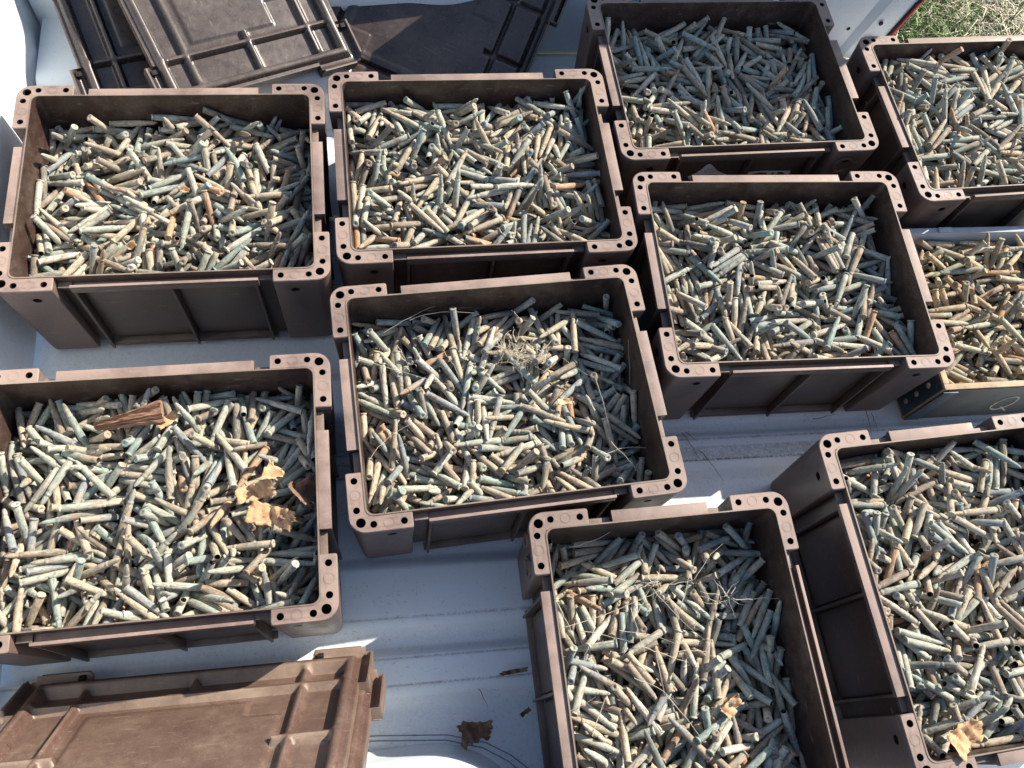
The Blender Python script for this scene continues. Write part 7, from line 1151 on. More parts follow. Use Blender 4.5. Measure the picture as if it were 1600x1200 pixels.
2,220,-73,63,288,-27,0, 3,-416,-315,51,172,0,0, 4,273,-307,25,69,8,0, 5,364,-326,13,277,-1,1, 2,260,86,74,244,-16,0, 5,267,-310,25,288,-15,0, 5,-367,-319,12,136,-1,0, 6,-181,340,64,198,-15,0,
6,420,217,31,189,3,0, 4,378,-174,37,352,-28,1, 0,128,-263,70,98,-15,0, 0,218,-42,57,322,18,0, 6,203,-253,50,342,-16,0, 8,440,323,26,11,-14,1, 8,97,-157,52,312,13,0, 9,-151,-261,12,130,-1,0,
0,-97,156,51,220,13,1, 5,-69,-114,78,34,-2,0, 5,-360,117,82,272,-7,0, 1,-12,-305,51,207,-1,1, 1,-78,-119,51,157,46,1, 7,-267,98,106,41,21,1, 3,-64,150,89,5,10,0, 8,438,97,59,129,2,1,
2,455,193,72,106,1,1, 8,49,-73,36,233,-3,0, 1,-457,153,54,120,11,0, 6,220,256,25,154,-7,0, 8,304,-330,39,224,19,0, 8,146,223,56,327,-6,0, 3,-460,-65,50,272,4,0, 1,364,360,59,119,75,1,
1,28,-310,59,206,-6,1, 2,387,115,75,307,14,1, 2,20,253,72,189,-19,0, 2,-394,280,76,16,-20,0, 7,410,-95,35,299,-6,0, 5,-14,107,61,138,-9,1, 7,398,-12,26,158,-15,0, 2,377,-185,60,33,-4,0,
2,-369,-207,44,221,-17,0, 5,-42,-282,69,275,-12,0, 5,-18,-40,42,315,-10,0, 4,313,25,40,351,29,1, 9,-217,-13,82,273,18,0, 1,-217,9,61,169,30,1, 2,292,305,71,273,-9,0, 6,-280,250,13,239,-1,1,
6,58,-325,31,240,-21,1, 6,487,-41,29,89,11,1, 4,467,111,38,283,1,0, 3,-426,304,37,44,-1,0, 3,16,-155,49,208,2,0, 1,-73,-37,37,216,-24,0, 2,187,318,112,227,39,0, 4,120,371,32,4,14,0,
5,-61,-137,12,250,-1,0, 5,416,-179,12,191,-1,0, 4,-48,145,93,153,-33,0, 8,-8,-143,36,131,-5,1, 8,269,-172,39,242,-1,1, 8,198,330,38,237,-2,1, 7,340,-154,31,273,-13,0, 7,86,151,38,73,1,0,
2,-341,-262,57,246,34,1, 2,74,97,66,161,-8,0, 1,145,-17,70,171,-32,1, 1,351,-152,27,171,10,0, 1,-284,306,42,215,-7,0, 4,-67,-76,68,274,-5,0, 8,-153,335,13,314,-1,1, 5,278,349,35,359,3,0,
6,-408,-149,40,345,20,0, 1,-217,184,25,343,-15,0, 3,-279,-105,78,258,-6,0, 1,406,-99,42,226,-28,0, 1,-50,270,32,306,-20,0, 1,157,101,48,97,10,0, 8,439,-290,44,138,-30,0, 1,179,111,44,98,12,0,
7,-182,-196,27,169,-17,0, 9,-230,-77,46,209,4,1, 1,-92,31,28,174,-17,0, 4,198,-252,83,7,16,1, 1,400,35,44,160,-6,0, 6,237,-154,13,209,-1,1, 0,266,-117,56,230,-10,1, 2,-152,162,51,143,21,0,
0,-405,141,59,15,-6,0, 0,284,73,66,89,1,0, 5,-268,298,51,110,11,0, 8,418,202,60,188,9,1, 6,-307,-129,34,69,15,0, 7,-179,137,33,288,-17,0, 8,-10,-89,59,116,7,1, 9,-351,142,13,154,-1,1,
7,-41,284,42,267,-9,0, 2,121,67,51,324,15,1, 0,125,95,86,95,-9,0, 3,-334,-72,41,286,-25,0, 2,215,-278,43,43,4,0, 6,14,216,12,336,-1,0, 3,144,-140,126,314,45,0, 9,48,-20,105,271,0,0,
0,243,-146,23,176,7,0, 5,170,-73,81,313,-24,0, 6,-7,-72,42,222,7,0, 9,90,150,90,319,-8,0, 6,187,-119,56,94,0,0, 5,-23,253,62,295,-24,0, 9,-175,227,35,92,14,1, 2,-143,146,86,340,2,0,
6,367,-74,12,96,-1,0, 1,207,-348,29,357,-6,1, 3,-400,-271,53,1,-5,0, 3,-293,-90,61,275,-13,0, 4,-368,260,30,230,-8,0, 0,-22,-180,88,340,57,1, 8,-21,233,44,180,12,0, 3,-425,130,25,200,8,0,
4,74,72,73,151,-15,1, 0,236,257,35,316,2,0, 8,13,135,23,172,-13,0, 5,-165,-239,64,158,-15,0, 4,-77,218,53,236,52,1, 7,83,330,27,118,14,1, 5,-76,-26,72,12,1,1, 5,264,-191,74,253,25,0,
2,-186,-93,37,199,2,0, 8,122,104,47,288,-25,0, 1,10,182,54,173,-13,0, 1,-422,298,40,22,-7,0, 4,59,-42,56,144,-5,0, 5,-43,-235,48,342,20,0, 8,-284,236,38,83,4,0, 8,245,313,36,234,1,0,
2,426,164,103,212,41,0, 3,-312,40,55,76,-23,0, 9,-284,288,76,206,37,1, 1,436,-212,46,168,-11,1, 4,102,-212,39,294,-30,1, 2,395,-148,73,329,17,1, 6,-329,-213,65,327,-31,1,
6,97,-37,56,102,-40,0, 6,-398,-304,12,324,-1,0, 2,231,-306,23,270,7,0, 2,128,-154,38,5,-25,0, 9,11,-75,68,204,19,1, 4,392,372,40,179,9,1, 4,-113,-115,56,94,21,0, 2,-295,-325,13,66,-1,1,
7,-149,176,22,256,-13,0, 7,-72,16,29,223,16,1, 1,141,38,28,276,-8,0, 1,488,180,32,89,-13,0, 7,44,-89,84,211,36,1, 3,-186,-52,79,279,27,1, 6,304,262,35,276,6,0, 3,-385,64,64,333,-17,0,
7,340,-302,38,259,-5,0, 9,-378,12,37,296,9,1, 1,-249,-30,82,186,36,0, 5,419,-110,60,243,-3,1, 3,-412,-293,41,178,-5,0, 4,197,254,13,341,-1,1, 4,423,-154,40,179,-27,0, 1,219,-50,59,276,-2,0,
2,-7,114,76,64,-20,0, 4,252,97,45,203,5,0, 0,-426,203,34,32,11,0, 0,-422,-90,28,144,-17,0, 4,-104,-282,44,125,-12,0, 1,177,-242,67,175,12,1, 8,-150,126,42,219,5,0, 5,11,287,53,286,-39,0,
4,-203,-84,81,220,52,0, 0,-165,53,26,343,13,1, 9,-78,266,78,330,-7,1, 0,-409,-60,61,161,0,1, 0,-398,269,38,145,13,1, 6,38,6,37,332,-27,1, 5,409,-305,12,98,-1,0, 3,-313,129,81,283,17,1,
7,224,-70,62,314,16,0, 0,355,-258,67,207,10,1, 6,318,-199,60,341,28,0, 4,166,-21,28,320,-17,0, 2,346,-336,49,344,-14,0, 6,-249,299,44,345,24,0, 8,24,300,12,69,-1,0, 3,165,-145,66,328,-1,0,
6,-438,-243,13,149,-1,1, 4,-330,130,24,160,-14,0, 5,114,-79,39,98,-4,0, 7,111,329,27,298,-17,1, 2,280,-83,54,73,14,1, 2,-221,-130,36,6,6,0, 5,218,-263,66,331,5,0, 9,-155,-206,22,113,-12,0,
4,-10,-141,45,245,-9,1, 8,-191,-145,29,349,7,0, 2,-234,-13,63,339,-5,0, 9,-30,46,35,243,-23,0, 6,-337,373,33,179,12,0, 4,-172,-176,57,351,-4,0, 4,-163,185,36,10,17,0, 5,342,-69,81,43,2,1,
0,186,-50,78,349,17,0, 1,-355,336,49,184,-13,0, 1,-174,121,36,215,-1,1, 8,151,-217,42,27,32,1, 8,115,299,31,253,-15,1, 7,132,57,36,118,-2,0, 8,156,51,74,107,26,0, 8,420,245,33,169,14,0,
0,-440,29,40,309,2,0, 0,-195,-169,56,45,7,0, 5,205,-135,29,59,16,1, 7,-74,-161,37,121,-4,0, 6,-116,243,65,140,-9,0, 2,454,-189,55,226,28,1, 2,367,278,34,5,15,0, 2,10,-232,59,284,23,1,
8,154,295,61,127,5,0, 3,-233,335,78,211,-22,0, 6,-33,68,36,41,-3,0, 0,-431,94,43,306,5,0, 3,-301,-345,12,207,-1,0, 0,-177,63,48,339,13,1, 1,64,-257,35,87,-3,0, 1,206,-294,35,173,-7,0,
1,255,305,37,285,-2,0, 8,8,25,38,133,-6,0, 8,-488,-85,66,91,-33,0, 8,389,18,36,200,-3,0, 3,-386,-305,13,61,-1,1, 5,370,-157,40,74,11,0, 1,392,-282,12,350,-1,0, 0,-74,-182,43,107,-29,0,
7,355,152,41,311,-17,0, 6,236,51,55,195,13,0, 5,-1,-328,25,306,-14,1, 5,-179,-305,25,96,9,0, 4,421,-298,36,5,1,0, 1,314,151,73,84,7,0, 8,-76,1,67,354,1,0, 8,202,88,34,142,15,0,
0,-373,299,36,130,-2,0, 2,-382,124,12,263,-1,0, 7,-263,1,12,186,-1,0, 5,363,-107,40,237,16,0, 7,172,93,13,97,-2,0, 6,-55,306,48,285,-13,0, 0,-171,79,78,259,-11,0, 4,420,-278,55,174,-3,0,
4,-289,-286,51,245,-30,0, 2,-233,-154,43,6,3,0, 5,-168,102,13,157,-1,1, 2,-160,28,59,168,7,1, 8,-91,301,20,96,-11,0, 0,-312,230,38,214,-2,0, 9,-98,213,113,20,-32,0, 3,35,-318,98,208,21,1,
1,119,318,44,228,-10,0, 8,-75,125,54,219,-14,1, 8,74,201,39,42,-29,1, 2,-235,-76,89,239,2,1, 1,-146,354,61,202,30,1, 1,-394,322,59,318,-10,0, 6,468,88,26,256,9,0, 1,-442,351,13,338,-1,1,
4,-203,335,70,202,-18,1, 8,289,-287,39,257,-10,0, 7,423,-225,25,348,-14,0, 0,-13,180,33,321,-21,0, 1,281,304,36,101,-2,0, 0,-476,-221,50,82,-25,0, 0,-420,42,12,345,-1,0, 3,-4,-352,42,207,32,1,
8,27,-75,83,111,-5,1, 5,-279,33,36,86,-3,0, 5,413,358,64,350,-2,0, 4,-426,-61,12,328,-1,0, 6,-156,304,61,174,-2,0, 6,-6,-198,55,199,-22,1, 3,49,-44,86,329,-2,1, 6,75,-132,39,236,1,1,
1,265,-119,40,56,20,0, 4,95,-180,28,340,5,0, 5,-94,172,62,98,3,0, 1,117,55,40,101,-4,0, 6,276,205,51,165,-21,0, 1,443,189,63,293,-43,1, 6,-435,-309,21,315,-12,0, 6,331,246,54,90,12,1,
1,88,-152,31,84,13,0, 6,216,-259,18,259,-9,0, 3,204,316,56,312,-9,0, 5,-312,-308,12,288,-1,0, 1,342,316,68,280,-22,1, 1,-240,-66,61,311,-2,1, 8,254,-110,66,67,7,0, 8,352,-295,51,155,11,0,
4,-256,-265,55,68,27,1, 8,-253,329,12,340,-1,0, 4,138,220,45,197,35,1, 5,-459,-192,63,70,-8,0, 5,57,-138,49,151,9,1, 7,367,367,12,183,-1,0, 7,-54,57,38,103,-29,1, 7,421,-274,36,211,-1,0,
7,-110,274,50,276,13,0, 5,-293,211,43,179,22,0, 2,100,-235,37,98,-1,0, 3,-183,-194,62,121,-6,0, 2,333,-81,58,253,-10,0, 2,238,97,53,113,26,0, 4,420,-274,27,187,7,0, 8,288,266,48,14,-26,0,
5,162,323,43,54,22,0, 1,-438,-279,12,49,-1,0, 2,-136,-285,12,103,-1,0, 0,103,313,106,63,-31,1, 1,-127,14,57,28,63,1, 7,81,63,50,230,-10,1, 1,-196,-220,34,5,-22,0, 8,-54,295,38,299,-11,0,
5,47,-49,12,157,-1,0, 7,-246,-135,38,20,0,1, 1,-16,-254,38,27,-5,0, 0,-87,-298,37,260,-2,0, 6,377,305,53,279,11,0, 3,-206,110,38,239,19,0, 3,-382,305,66,263,11,1, 0,-76,358,70,24,45,0,
0,260,-314,35,240,-10,0, 0,-77,53,37,153,-24,0, 9,-103,222,63,273,8,0, 4,-342,319,12,127,-1,0, 5,-112,96,76,73,7,0, 0,337,-265,33,234,-21,0, 3,-310,226,73,318,-8,0, 7,387,-267,36,209,-23,0,
0,162,54,74,67,2,0, 3,-131,-218,58,75,-80,1, 9,-340,207,58,283,0,0, 1,-10,-175,70,18,-2,0, 5,384,-31,60,169,-2,0, 5,-235,-226,66,116,46,1, 1,-356,-203,24,168,11,1, 4,90,74,40,274,20,0,
4,-388,308,27,26,13,1, 3,197,114,98,84,-8,0, 1,-381,204,55,176,-17,0, 2,-343,-79,31,104,-19,0, 8,197,-73,80,355,31,1, 4,-204,-111,40,323,9,0, 0,-244,289,43,309,-8,0, 6,10,110,58,355,-1,0,
9,69,205,73,291,-8,0, 7,-146,166,46,130,0,0, 6,-70,131,34,51,-12,0, 7,246,-318,37,133,-2,0, 1,176,235,34,3,-22,0, 1,-99,198,73,315,-24,1, 1,-420,182,41,2,8,0, 7,-276,68,46,30,-12,0,
1,-24,-66,37,234,-1,1, 7,-87,282,52,97,-7,0, 1,431,267,47,69,27,1, 6,461,-111,26,84,13,1, 6,347,7,61,20,28,1, 3,-22,-113,61,183,0,0, 3,-438,-71,59,271,1,0, 0,-225,-283,63,214,-2,1,
0,-190,253,99,113,-50,1, 1,275,34,51,334,10,0, 4,-22,243,84,317,46,1, 3,92,135,78,211,-1,0, 9,-305,275,59,326,3,0, 2,-447,-307,24,108,-14,0, 5,283,289,64,143,-19,0, 2,78,-14,48,359,-14,0,
4,175,353,39,7,-8,1, 9,131,51,126,356,-4,0, 9,-59,-130,88,22,19,1, 1,-284,-112,38,107,-3,0, 8,-368,-39,24,212,7,0, 4,-47,95,68,332,5,1, 7,-225,357,12,11,-1,0, 1,98,-51,58,169,-2,0,
6,420,341,12,195,-1,0, 6,76,-281,12,264,-1,0, 6,-44,177,58,0,-8,0, 6,-364,304,37,274,-1,1, 5,211,-306,12,107,-1,0, 8,-99,-116,60,91,22,0, 1,40,155,70,174,-22,0, 0,-291,-72,47,244,-19,0,
2,473,-20,34,105,22,1, 6,-304,-306,12,70,-1,0, 1,-111,-93,57,69,-7,0, 6,-143,-120,29,100,10,0, 4,212,221,58,172,1,0, 9,-28,-179,92,88,-18,1, 6,93,90,81,90,8,0, 3,-280,3,68,9,-23,1,
5,-34,-145,15,63,-5,0, 5,75,-94,30,255,-19,0, 5,-444,-238,26,233,-15,0, 3,-357,302,58,73,3,0, 1,451,-246,52,321,-23,1, 1,-146,285,62,50,2,0, 4,399,-94,74,191,42,0, 8,-245,-18,36,8,-2,0,
8,-62,-215,47,7,-13,0, 8,-456,98,33,294,14,0, 3,-83,163,65,133,21,0, 4,-196,101,80,171,-6,0, 5,330,91,63,330,14,0, 2,-373,314,63,183,-4,0, 6,-443,314,32,306,14,0, 8,407,-45,61,230,4,0,
0,41,-134,62,95,-3,0, 5,-306,19,38,92,-23,0, 5,189,71,47,334,8,0, 1,233,-177,44,169,-10,0, 2,-287,-42,66,177,-1,1, 8,250,109,58,56,8,0, 1,402,316,63,70,-26,1, 0,-179,120,43,218,-30,0,
8,-370,-91,56,170,-1,1, 7,323,-372,13,359,-1,1, 5,-429,-183,26,35,-16,0, 8,226,-330,74,28,9,0, 6,-16,64,61,178,-2,1, 6,-58,-281,51,240,17,1, 1,-219,-283,12,343,-1,0, 3,-26,-151,50,36,-36,0,
4,-371,-170,37,16,1,1, 8,397,-218,35,359,-3,0, 8,-167,149,34,209,-25,1, 7,242,-118,66,140,-15,0, 3,116,115,84,245,49,0, 2,26,221,52,200,-29,1, 6,-213,284,37,76,-3,0, 7,279,283,45,269,10,0,
6,-221,-98,38,256,0,1, 6,-177,-100,12,32,-1,0, 4,-34,309,55,69,-3,0, 9,-275,104,58,301,-10,0, 7,324,-56,29,277,-17,0, 0,271,152,34,20,15,0, 6,-103,-169,59,305,76,1, 5,199,-48,62,292,-1,0,
2,-426,189,61,33,3,0, 4,246,270,50,147,-14,1, 4,163,-248,47,262,-27,1, 4,-376,-2,28,13,11,0, 0,-344,-34,36,103,-8,0, 4,442,-103,27,15,14,1, 0,239,337,31,333,-8,0, 6,125,-203,37,74,-3,1,
0,237,-347,55,1,3,1, 1,-387,-225,52,316,-7,1, 7,292,-34,37,291,-2,0, 6,-171,-254,45,91,8,1, 5,-257,34,57,306,-5,0, 9,-158,-64,65,117,-22,1, 8,367,-373,38,359,-1,0, 4,-438,51,24,312,-14,0,
8,-402,95,33,311,12,0, 8,-2,159,27,174,-16,0, 5,165,-118,37,70,-1,0, 6,-31,305,39,284,-6,0, 6,421,138,54,178,-20,0, 0,-420,18,12,347,-1,0, 2,-46,-149,71,41,-20,0, 4,-303,165,63,107,0,0,
4,253,305,47,126,-33,0, 0,222,320,23,336,-13,0, 0,-159,-266,53,36,-4,0, 1,17,220,78,169,-16,0, 6,-421,-121,24,337,10,1, 5,181,205,34,172,-12,0, 7,51,105,54,239,-10,0, 6,435,325,32,136,13,0,
6,-344,-183,60,180,4,0, 7,-302,-279,74,69,23,0, 3,-254,125,59,242,4,0, 7,6,100,20,148,5,0, 6,91,302,47,113,10,0, 4,-201,-53,56,219,10,0, 0,-15,244,61,319,-10,1, 2,139,301,50,63,11,0,
6,-298,-173,23,249,-14,0, 4,-198,-180,26,357,-15,0, 6,355,247,58,90,4,1, 4,170,329,51,185,18,1, 5,354,256,31,96,-14,0, 5,203,-11,41,227,-28,0, 5,-62,365,71,184,-8,0, 7,487,326,22,271,9,1,
7,262,50,14,124,-1,1, 1,319,305,64,283,-6,0, 9,-81,-251,71,261,-2,0, 8,348,-46,24,355,-14,0, 8,106,152,37,263,-2,0, 7,185,-364,59,348,14,0, 6,-431,56,35,319,-2,0, 5,300,300,41,31,9,0,
1,488,5,36,89,-3,0, 4,53,-232,50,158,1,1, 2,53,372,65,179,11,0, 5,-181,59,37,255,0,0, 6,-27,245,54,174,7,0, 4,-46,-294,12,280,-1,0, 0,421,-210,12,350,-1,0, 9,-225,-151,31,134,18,1,
8,295,77,37,131,-3,0, 2,-423,-196,12,26,-1,0, 7,321,-263,33,88,15,0, 5,-214,-353,30,170,-19,0, 8,-24,226,70,310,-28,1, 5,-231,-127,61,298,-2,1, 3,246,165,114,134,-32,0, 3,31,143,78,222,0,0,
3,-150,197,50,207,-26,0, 8,209,-210,50,134,-17,0, 1,323,-95,46,255,9,0, 3,31,-60,69,253,17,0, 2,183,-154,51,128,5,0, 5,193,-358,34,166,-8,1, 1,-230,-113,49,321,-6,0, 1,243,-61,29,191,-18,0,
0,-245,215,60,14,-12,0, 3,-55,50,66,77,-20,1, 0,-320,372,68,1,2,1, 9,-91,-248,48,6,-14,0, 2,-218,248,47,310,2,1, 5,157,-185,59,58,-17,1, 2,-371,-234,24,43,8,0, 2,-59,-79,36,192,-1,0,
0,-388,81,86,113,-5,0, 2,-26,12,29,14,11,0, 0,-151,373,32,179,-3,0, 4,-52,38,61,162,5,0, 7,-214,-151,61,228,-4,0, 0,460,-119,37,249,-15,0, 7,394,-366,32,350,-20,0, 5,454,3,22,244,-13,0,
1,-444,9,38,344,-28,1, 8,-463,276,12,269,-1,0, 8,-330,-125,35,118,-6,0, 4,399,-117,57,18,-4,0, 6,365,-308,31,281,13,0, 6,-133,-46,12,213,-1,0, 1,218,30,27,26,-17,0, 8,487,-239,32,89,-21,1,
8,-152,73,38,294,27,1, 4,-35,-239,39,334,-7,0, 9,-361,310,13,9,-1,1, 4,-170,318,81,193,-8,1, 4,296,215,84,204,50,1, 7,-292,-36,38,16,27,1, 9,-202,157,66,37,-25,0, 7,160,151,58,22,-3,0,
0,10,185,72,334,-15,0, 6,-266,-233,40,243,-1,1, 8,209,304,37,235,-1,0, 1,-409,-118,61,142,-3,0, 1,-213,-5,84,191,25,0, 1,-232,-60,36,331,-2,0, 3,-129,-281,37,294,-3,0, 0,-429,-73,46,325,16,0,
6,-93,-308,45,245,14,0, 8,187,-322,49,311,-10,0, 6,251,-114,12,218,-1,0, 7,245,183,39,339,2,0, 2,-444,-20,13,154,-1,1, 5,-407,346,33,341,4,0, 1,-210,373,58,1,-13,0, 4,173,205,33,20,-23,1,
7,-228,-78,44,8,4,0, 7,124,-208,38,21,-2,1, 1,-129,250,63,64,-5,1, 2,-312,-8,60,342,-5,0, 2,233,372,35,179,-25,1, 2,-442,-305,57,308,-16,0, 9,-374,-112,36,293,-1,0, 7,-276,-1,130,202,59,0,
4,-423,183,12,24,-1,0, 0,-156,292,43,130,10,0, 6,214,234,42,180,-20,0, 6,-307,12,37,151,-4,0, 6,-316,304,45,94,8,1, 6,-83,233,40,349,5,1, 4,165,302,41,119,-28,0, 5,262,373,36,179,0,0,
1,-377,276,54,140,11,1, 6,63,-108,35,237,4,0, 1,392,131,56,314,-6,0, 7,45,-103,25,266,8,0, 7,-224,219,23,61,-13,0, 5,-105,220,42,261,-13,0, 5,76,92,12,178,-1,0, 0,-121,-97,42,73,-28,0,
0,-83,-88,32,274,13,0, 4,-236,-109,12,37,-1,0, 7,-129,-147,99,111,33,1, 9,-292,238,63,145,12,1, 2,-144,283,59,279,-4,0, 5,-14,289,67,293,-23,0, 8,390,-264,51,355,5,0, 0,-185,126,76,68,-5,0,
4,270,-72,28,107,-9,1, 7,15,309,59,268,-8,1, 1,-162,-320,12,353,-1,0, 0,-256,145,48,26,8,0, 4,-149,150,57,188,-6,0, 6,442,-94,13,56,-2,0, 9,70,10,97,91,2,0, 1,-488,89,12,91,-1,0,
0,-358,-312,12,27,-1,0, 0,189,40,80,264,-14,1, 0,-344,83,60,101,18,0, 7,384,64,37,6,3,0, 5,-16,79,39,222,-1,1, 3,-209,-136,35,96,-2,0, 2,-380,-300,65,259,-6,0, 7,-69,-51,37,192,17,0,
4,83,119,55,242,-12,0, 1,153,-306,48,241,-15,1, 6,-191,-257,31,91,11,0, 5,-398,280,67,59,-22,1, 0,228,103,70,295,2,0, 2,-316,-254,12,67,-1,0, 8,381,-106,69,220,-3,0, 2,-395,235,12,345,-1,0,
0,-245,73,59,317,-25,1, 4,-112,311,52,122,18,0, 1,-257,-117,31,116,-15,1, 7,-201,329,37,150,-3,0, 1,-487,272,24,269,7,0, 0,11,252,69,103,-27,1, 5,-68,-252,46,339,6,0, 8,-213,-110,23,0,-13,0,
8,-209,18,44,191,-7,1, 2,51,314,79,195,2,0, 1,-241,280,71,346,6,0, 0,269,-142,69,222,-1,1, 9,99,-112,63,156,-8,0, 0,369,85,48,3,15,0, 2,186,-35,71,285,-14,0, 4,121,-50,30,270,11,0,
0,16,-104,68,275,0,0, 6,-441,201,13,346,-1,1, 8,424,216,36,157,16,0, 7,177,-341,42,163,-8,0, 0,-257,-133,37,54,0,0, 8,-303,-80,13,116,-1,1, 1,395,290,23,46,-13,0, 2,27,192,65,28,1,0,
5,-165,-101,57,303,-2,1, 1,-180,-226,53,197,15,1, 1,420,315,42,76,-28,0, 9,-82,-163,89,23,17,1, 9,-222,317,52,179,-51,1, 1,-444,99,23,266,6,0, 6,-487,-305,12,93,-1,0, 7,55,206,13,205,-1,1,
6,-392,91,39,303,18,0, 0,-413,71,22,146,-10,1, 8,-215,289,17,355,2,0, 4,10,-160,45,237,-25,1, 1,-420,352,35,4,-8,0, 4,462,-38,26,241,-15,1, 6,42,35,37,172,-2,0, 1,330,116,53,93,-4,0,
1,-278,157,38,128,-2,0, 4,488,242,33,271,-9,0, 3,179,15,82,175,-17,0, 6,-56,-86,40,31,-27,0, 8,-129,-27,50,150,0,1, 7,178,100,58,31,-1,0, 1,-192,314,74,8,16,1, 1,159,-40,80,358,0,0,
6,181,-12,19,15,-10,0, 6,-335,36,58,298,26,0, 4,-169,-96,57,73,-21,0, 5,-134,213,53,252,-16,1, 5,-221,-110,12,294,-1,0, 7,-26,155,44,327,-24,0, 6,-70,207,48,173,-15,0, 0,150,-242,45,344,16,0,
5,312,-299,13,99,-1,1, 5,-358,352,30,159,12,0, 8,-266,-195,90,242,5,0, 8,-351,-152,91,45,-18,0, 2,267,-283,33,86,-1,0, 5,183,-326,46,175,8,0, 4,-216,278,25,186,8,0, 6,37,219,61,170,9,0,
5,-473,-135,41,252,30,1, 5,-467,85,24,274,-12,1, 2,420,-32,61,329,1,1, 9,-112,-190,49,13,1,0, 0,46,104,61,332,-7,0, 6,156,288,45,259,12,1, 7,196,-330,96,20,-13,1, 5,-391,196,39,175,1,0,
2,195,-257,38,216,-5,0, 6,-343,184,40,328,-26,0, 6,132,-131,46,234,12,0, 8,92,-239,72,79,2,1, 2,-440,-66,34,271,-22,0, 5,134,-89,56,282,2,0, 2,142,184,56,8,19,0, 2,-72,19,39,40,-7,0,
9,-162,-151,62,8,-17,0, 5,-133,266,47,63,7,0, 5,104,282,28,71,-16,1, 4,310,305,16,93,2,0, 6,-97,-40,36,56,5,1, 1,176,204,34,172,13,0, 6,-152,15,13,19,-1,1, 6,-402,-18,32,195,-20,0,
6,-488,-74,12,269,-1,0, 4,38,132,64,225,-8,0, 7,21,165,12,204,-1,0, 3,45,-305,57,86,-1,0, 3,186,232,54,19,-14,0, 3,-255,-85,35,273,-3,0, 4,418,-90,38,24,1,0, 0,-128,-96,16,108,-7,0,
9,32,-203,110,99,0,0, 0,450,-27,12,119,-1,0, 9,-316,-11,99,91,9,1, 0,452,-81,12,117,-1,0, 6,-114,105,13,91,-1,1, 6,129,-318,27,46,-16,0, 9,109,7,132,153,-6,0, 7,-193,296,35,327,-26,1,
5,146,132,54,234,12,1, 9,97,305,40,16,20,0, 9,-329,27,30,294,6,0, 9,-57,38,59,305,2,0, 2,-403,-89,48,244,9,1, 6,346,-225,38,241,-1,1, 6,-284,226,35,98,11,0, 6,-347,-120,30,107,-20,1,
5,465,272,39,88,8,0, 6,-223,97,28,141,-17,0, 0,226,-2,44,164,9,0, 5,30,26,50,354,13,1, 4,-299,305,30,78,-19,1, 3,-390,-126,54,332,31,0, 7,-246,140,59,329,-24,0, 0,80,128,60,292,-29,1,
5,230,222,38,171,-2,0, 7,124,277,38,119,6,0, 7,420,-346,32,172,14,0, 8,-174,-28,53,148,6,0, 8,-35,-140,57,296,-27,1, 2,-424,286,37,286,-2,1, 3,52,-222,80,126,-50,1, 5,2,-323,72,10,-15,0,
7,-161,-234,39,148,-5,0, 5,-473,286,12,80,-1,0, 4,449,-156,23,73,-13,0, 5,-455,-157,12,73,-1,0, 5,488,74,12,271,-1,0, 8,-206,210,43,183,6,0, 8,420,138,36,196,-3,0, 4,186,-82,37,228,4,0,
5,-147,-85,57,123,2,0, 1,230,188,71,220,25,1, 8,-155,-188,77,207,26,1, 1,-408,-35,61,20,1,1, 3,-356,6,41,189,1,0, 0,86,247,59,279,3,0, 3,147,-103,67,146,-15,0, 1,-309,64,62,82,0,0,
1,327,-172,37,348,-2,1, 6,-208,-183,12,40,-1,0, 4,-427,74,23,133,6,0, 4,-185,-277,47,236,-12,0, 0,403,-139,34,155,-22,0, 8,-420,-3,21,4,-12,0, 8,-21,-61,38,16,-4,0, 3,199,213,57,199,16,0,
4,420,-240,60,192,-4,0, 4,389,154,54,278,-16,0, 4,165,74,58,79,-7,0, 0,246,279,25,145,-15,0, 0,343,-168,29,356,-18,1, 8,-345,81,28,46,14,1, 8,-97,13,38,295,-1,0, 8,274,289,22,76,-13,0,
7,191,331,12,343,-1,0, 7,64,167,34,82,15,0, 6,-64,81,12,95,-1,0, 7,-64,-4,13,14,-1,1, 1,-217,-272,35,122,-9,1, 1,-336,265,71,257,32,0, 1,-264,34,40,39,3,0, 9,157,-241,124,17,-16,0,
9,228,271,120,283,5,1, 9,247,105,135,129,-40,0, 9,285,294,107,350,-32,0, 9,333,-285,85,321,-7,1, 9,287,26,123,15,-17,0, 9,222,-260,120,179,-2,0, 9,103,-16,127,152,-23,0, 9,332,-182,99,299,-23,0,
9,38,-271,139,38,-4,0, 9,142,-234,103,340,-17,0, 9,313,-289,107,350,26,1, 6,-487,-219,86,91,29,1, 6,396,114,48,351,12,1, 6,214,320,56,128,10,0, 6,199,-50,37,181,-1,0, 6,343,-280,45,66,1,0,
6,-20,204,13,156,-1,1, 6,387,-252,22,116,-12,0, 6,-252,199,37,111,17,0, 6,-442,283,13,198,-1,1, 6,23,373,12,179,-1,0, 7,-487,-289,32,269,10,0, 7,-373,352,13,164,-1,1, 7,-360,-115,13,222,-1,0,
6,240,-56,12,235,-1,0, 7,-377,72,35,198,-11,0, 7,-442,200,22,177,8,1, 7,-326,-338,12,213,-1,0, 7,-462,-105,21,280,5,0, 7,-401,173,12,176,-1,0, 6,-174,220,12,329,-1,0, 5,-35,-138,40,303,-6,0,
5,420,228,64,170,-6,0, 7,-378,-259,12,222,-1,0, 7,-374,49,33,18,9,0, 7,-420,342,12,344,-1,0, 7,-296,311,28,299,-17,0, 7,-98,362,13,11,-1,1, 5,174,-246,36,347,-3,1, 7,-388,-204,38,346,0,1,
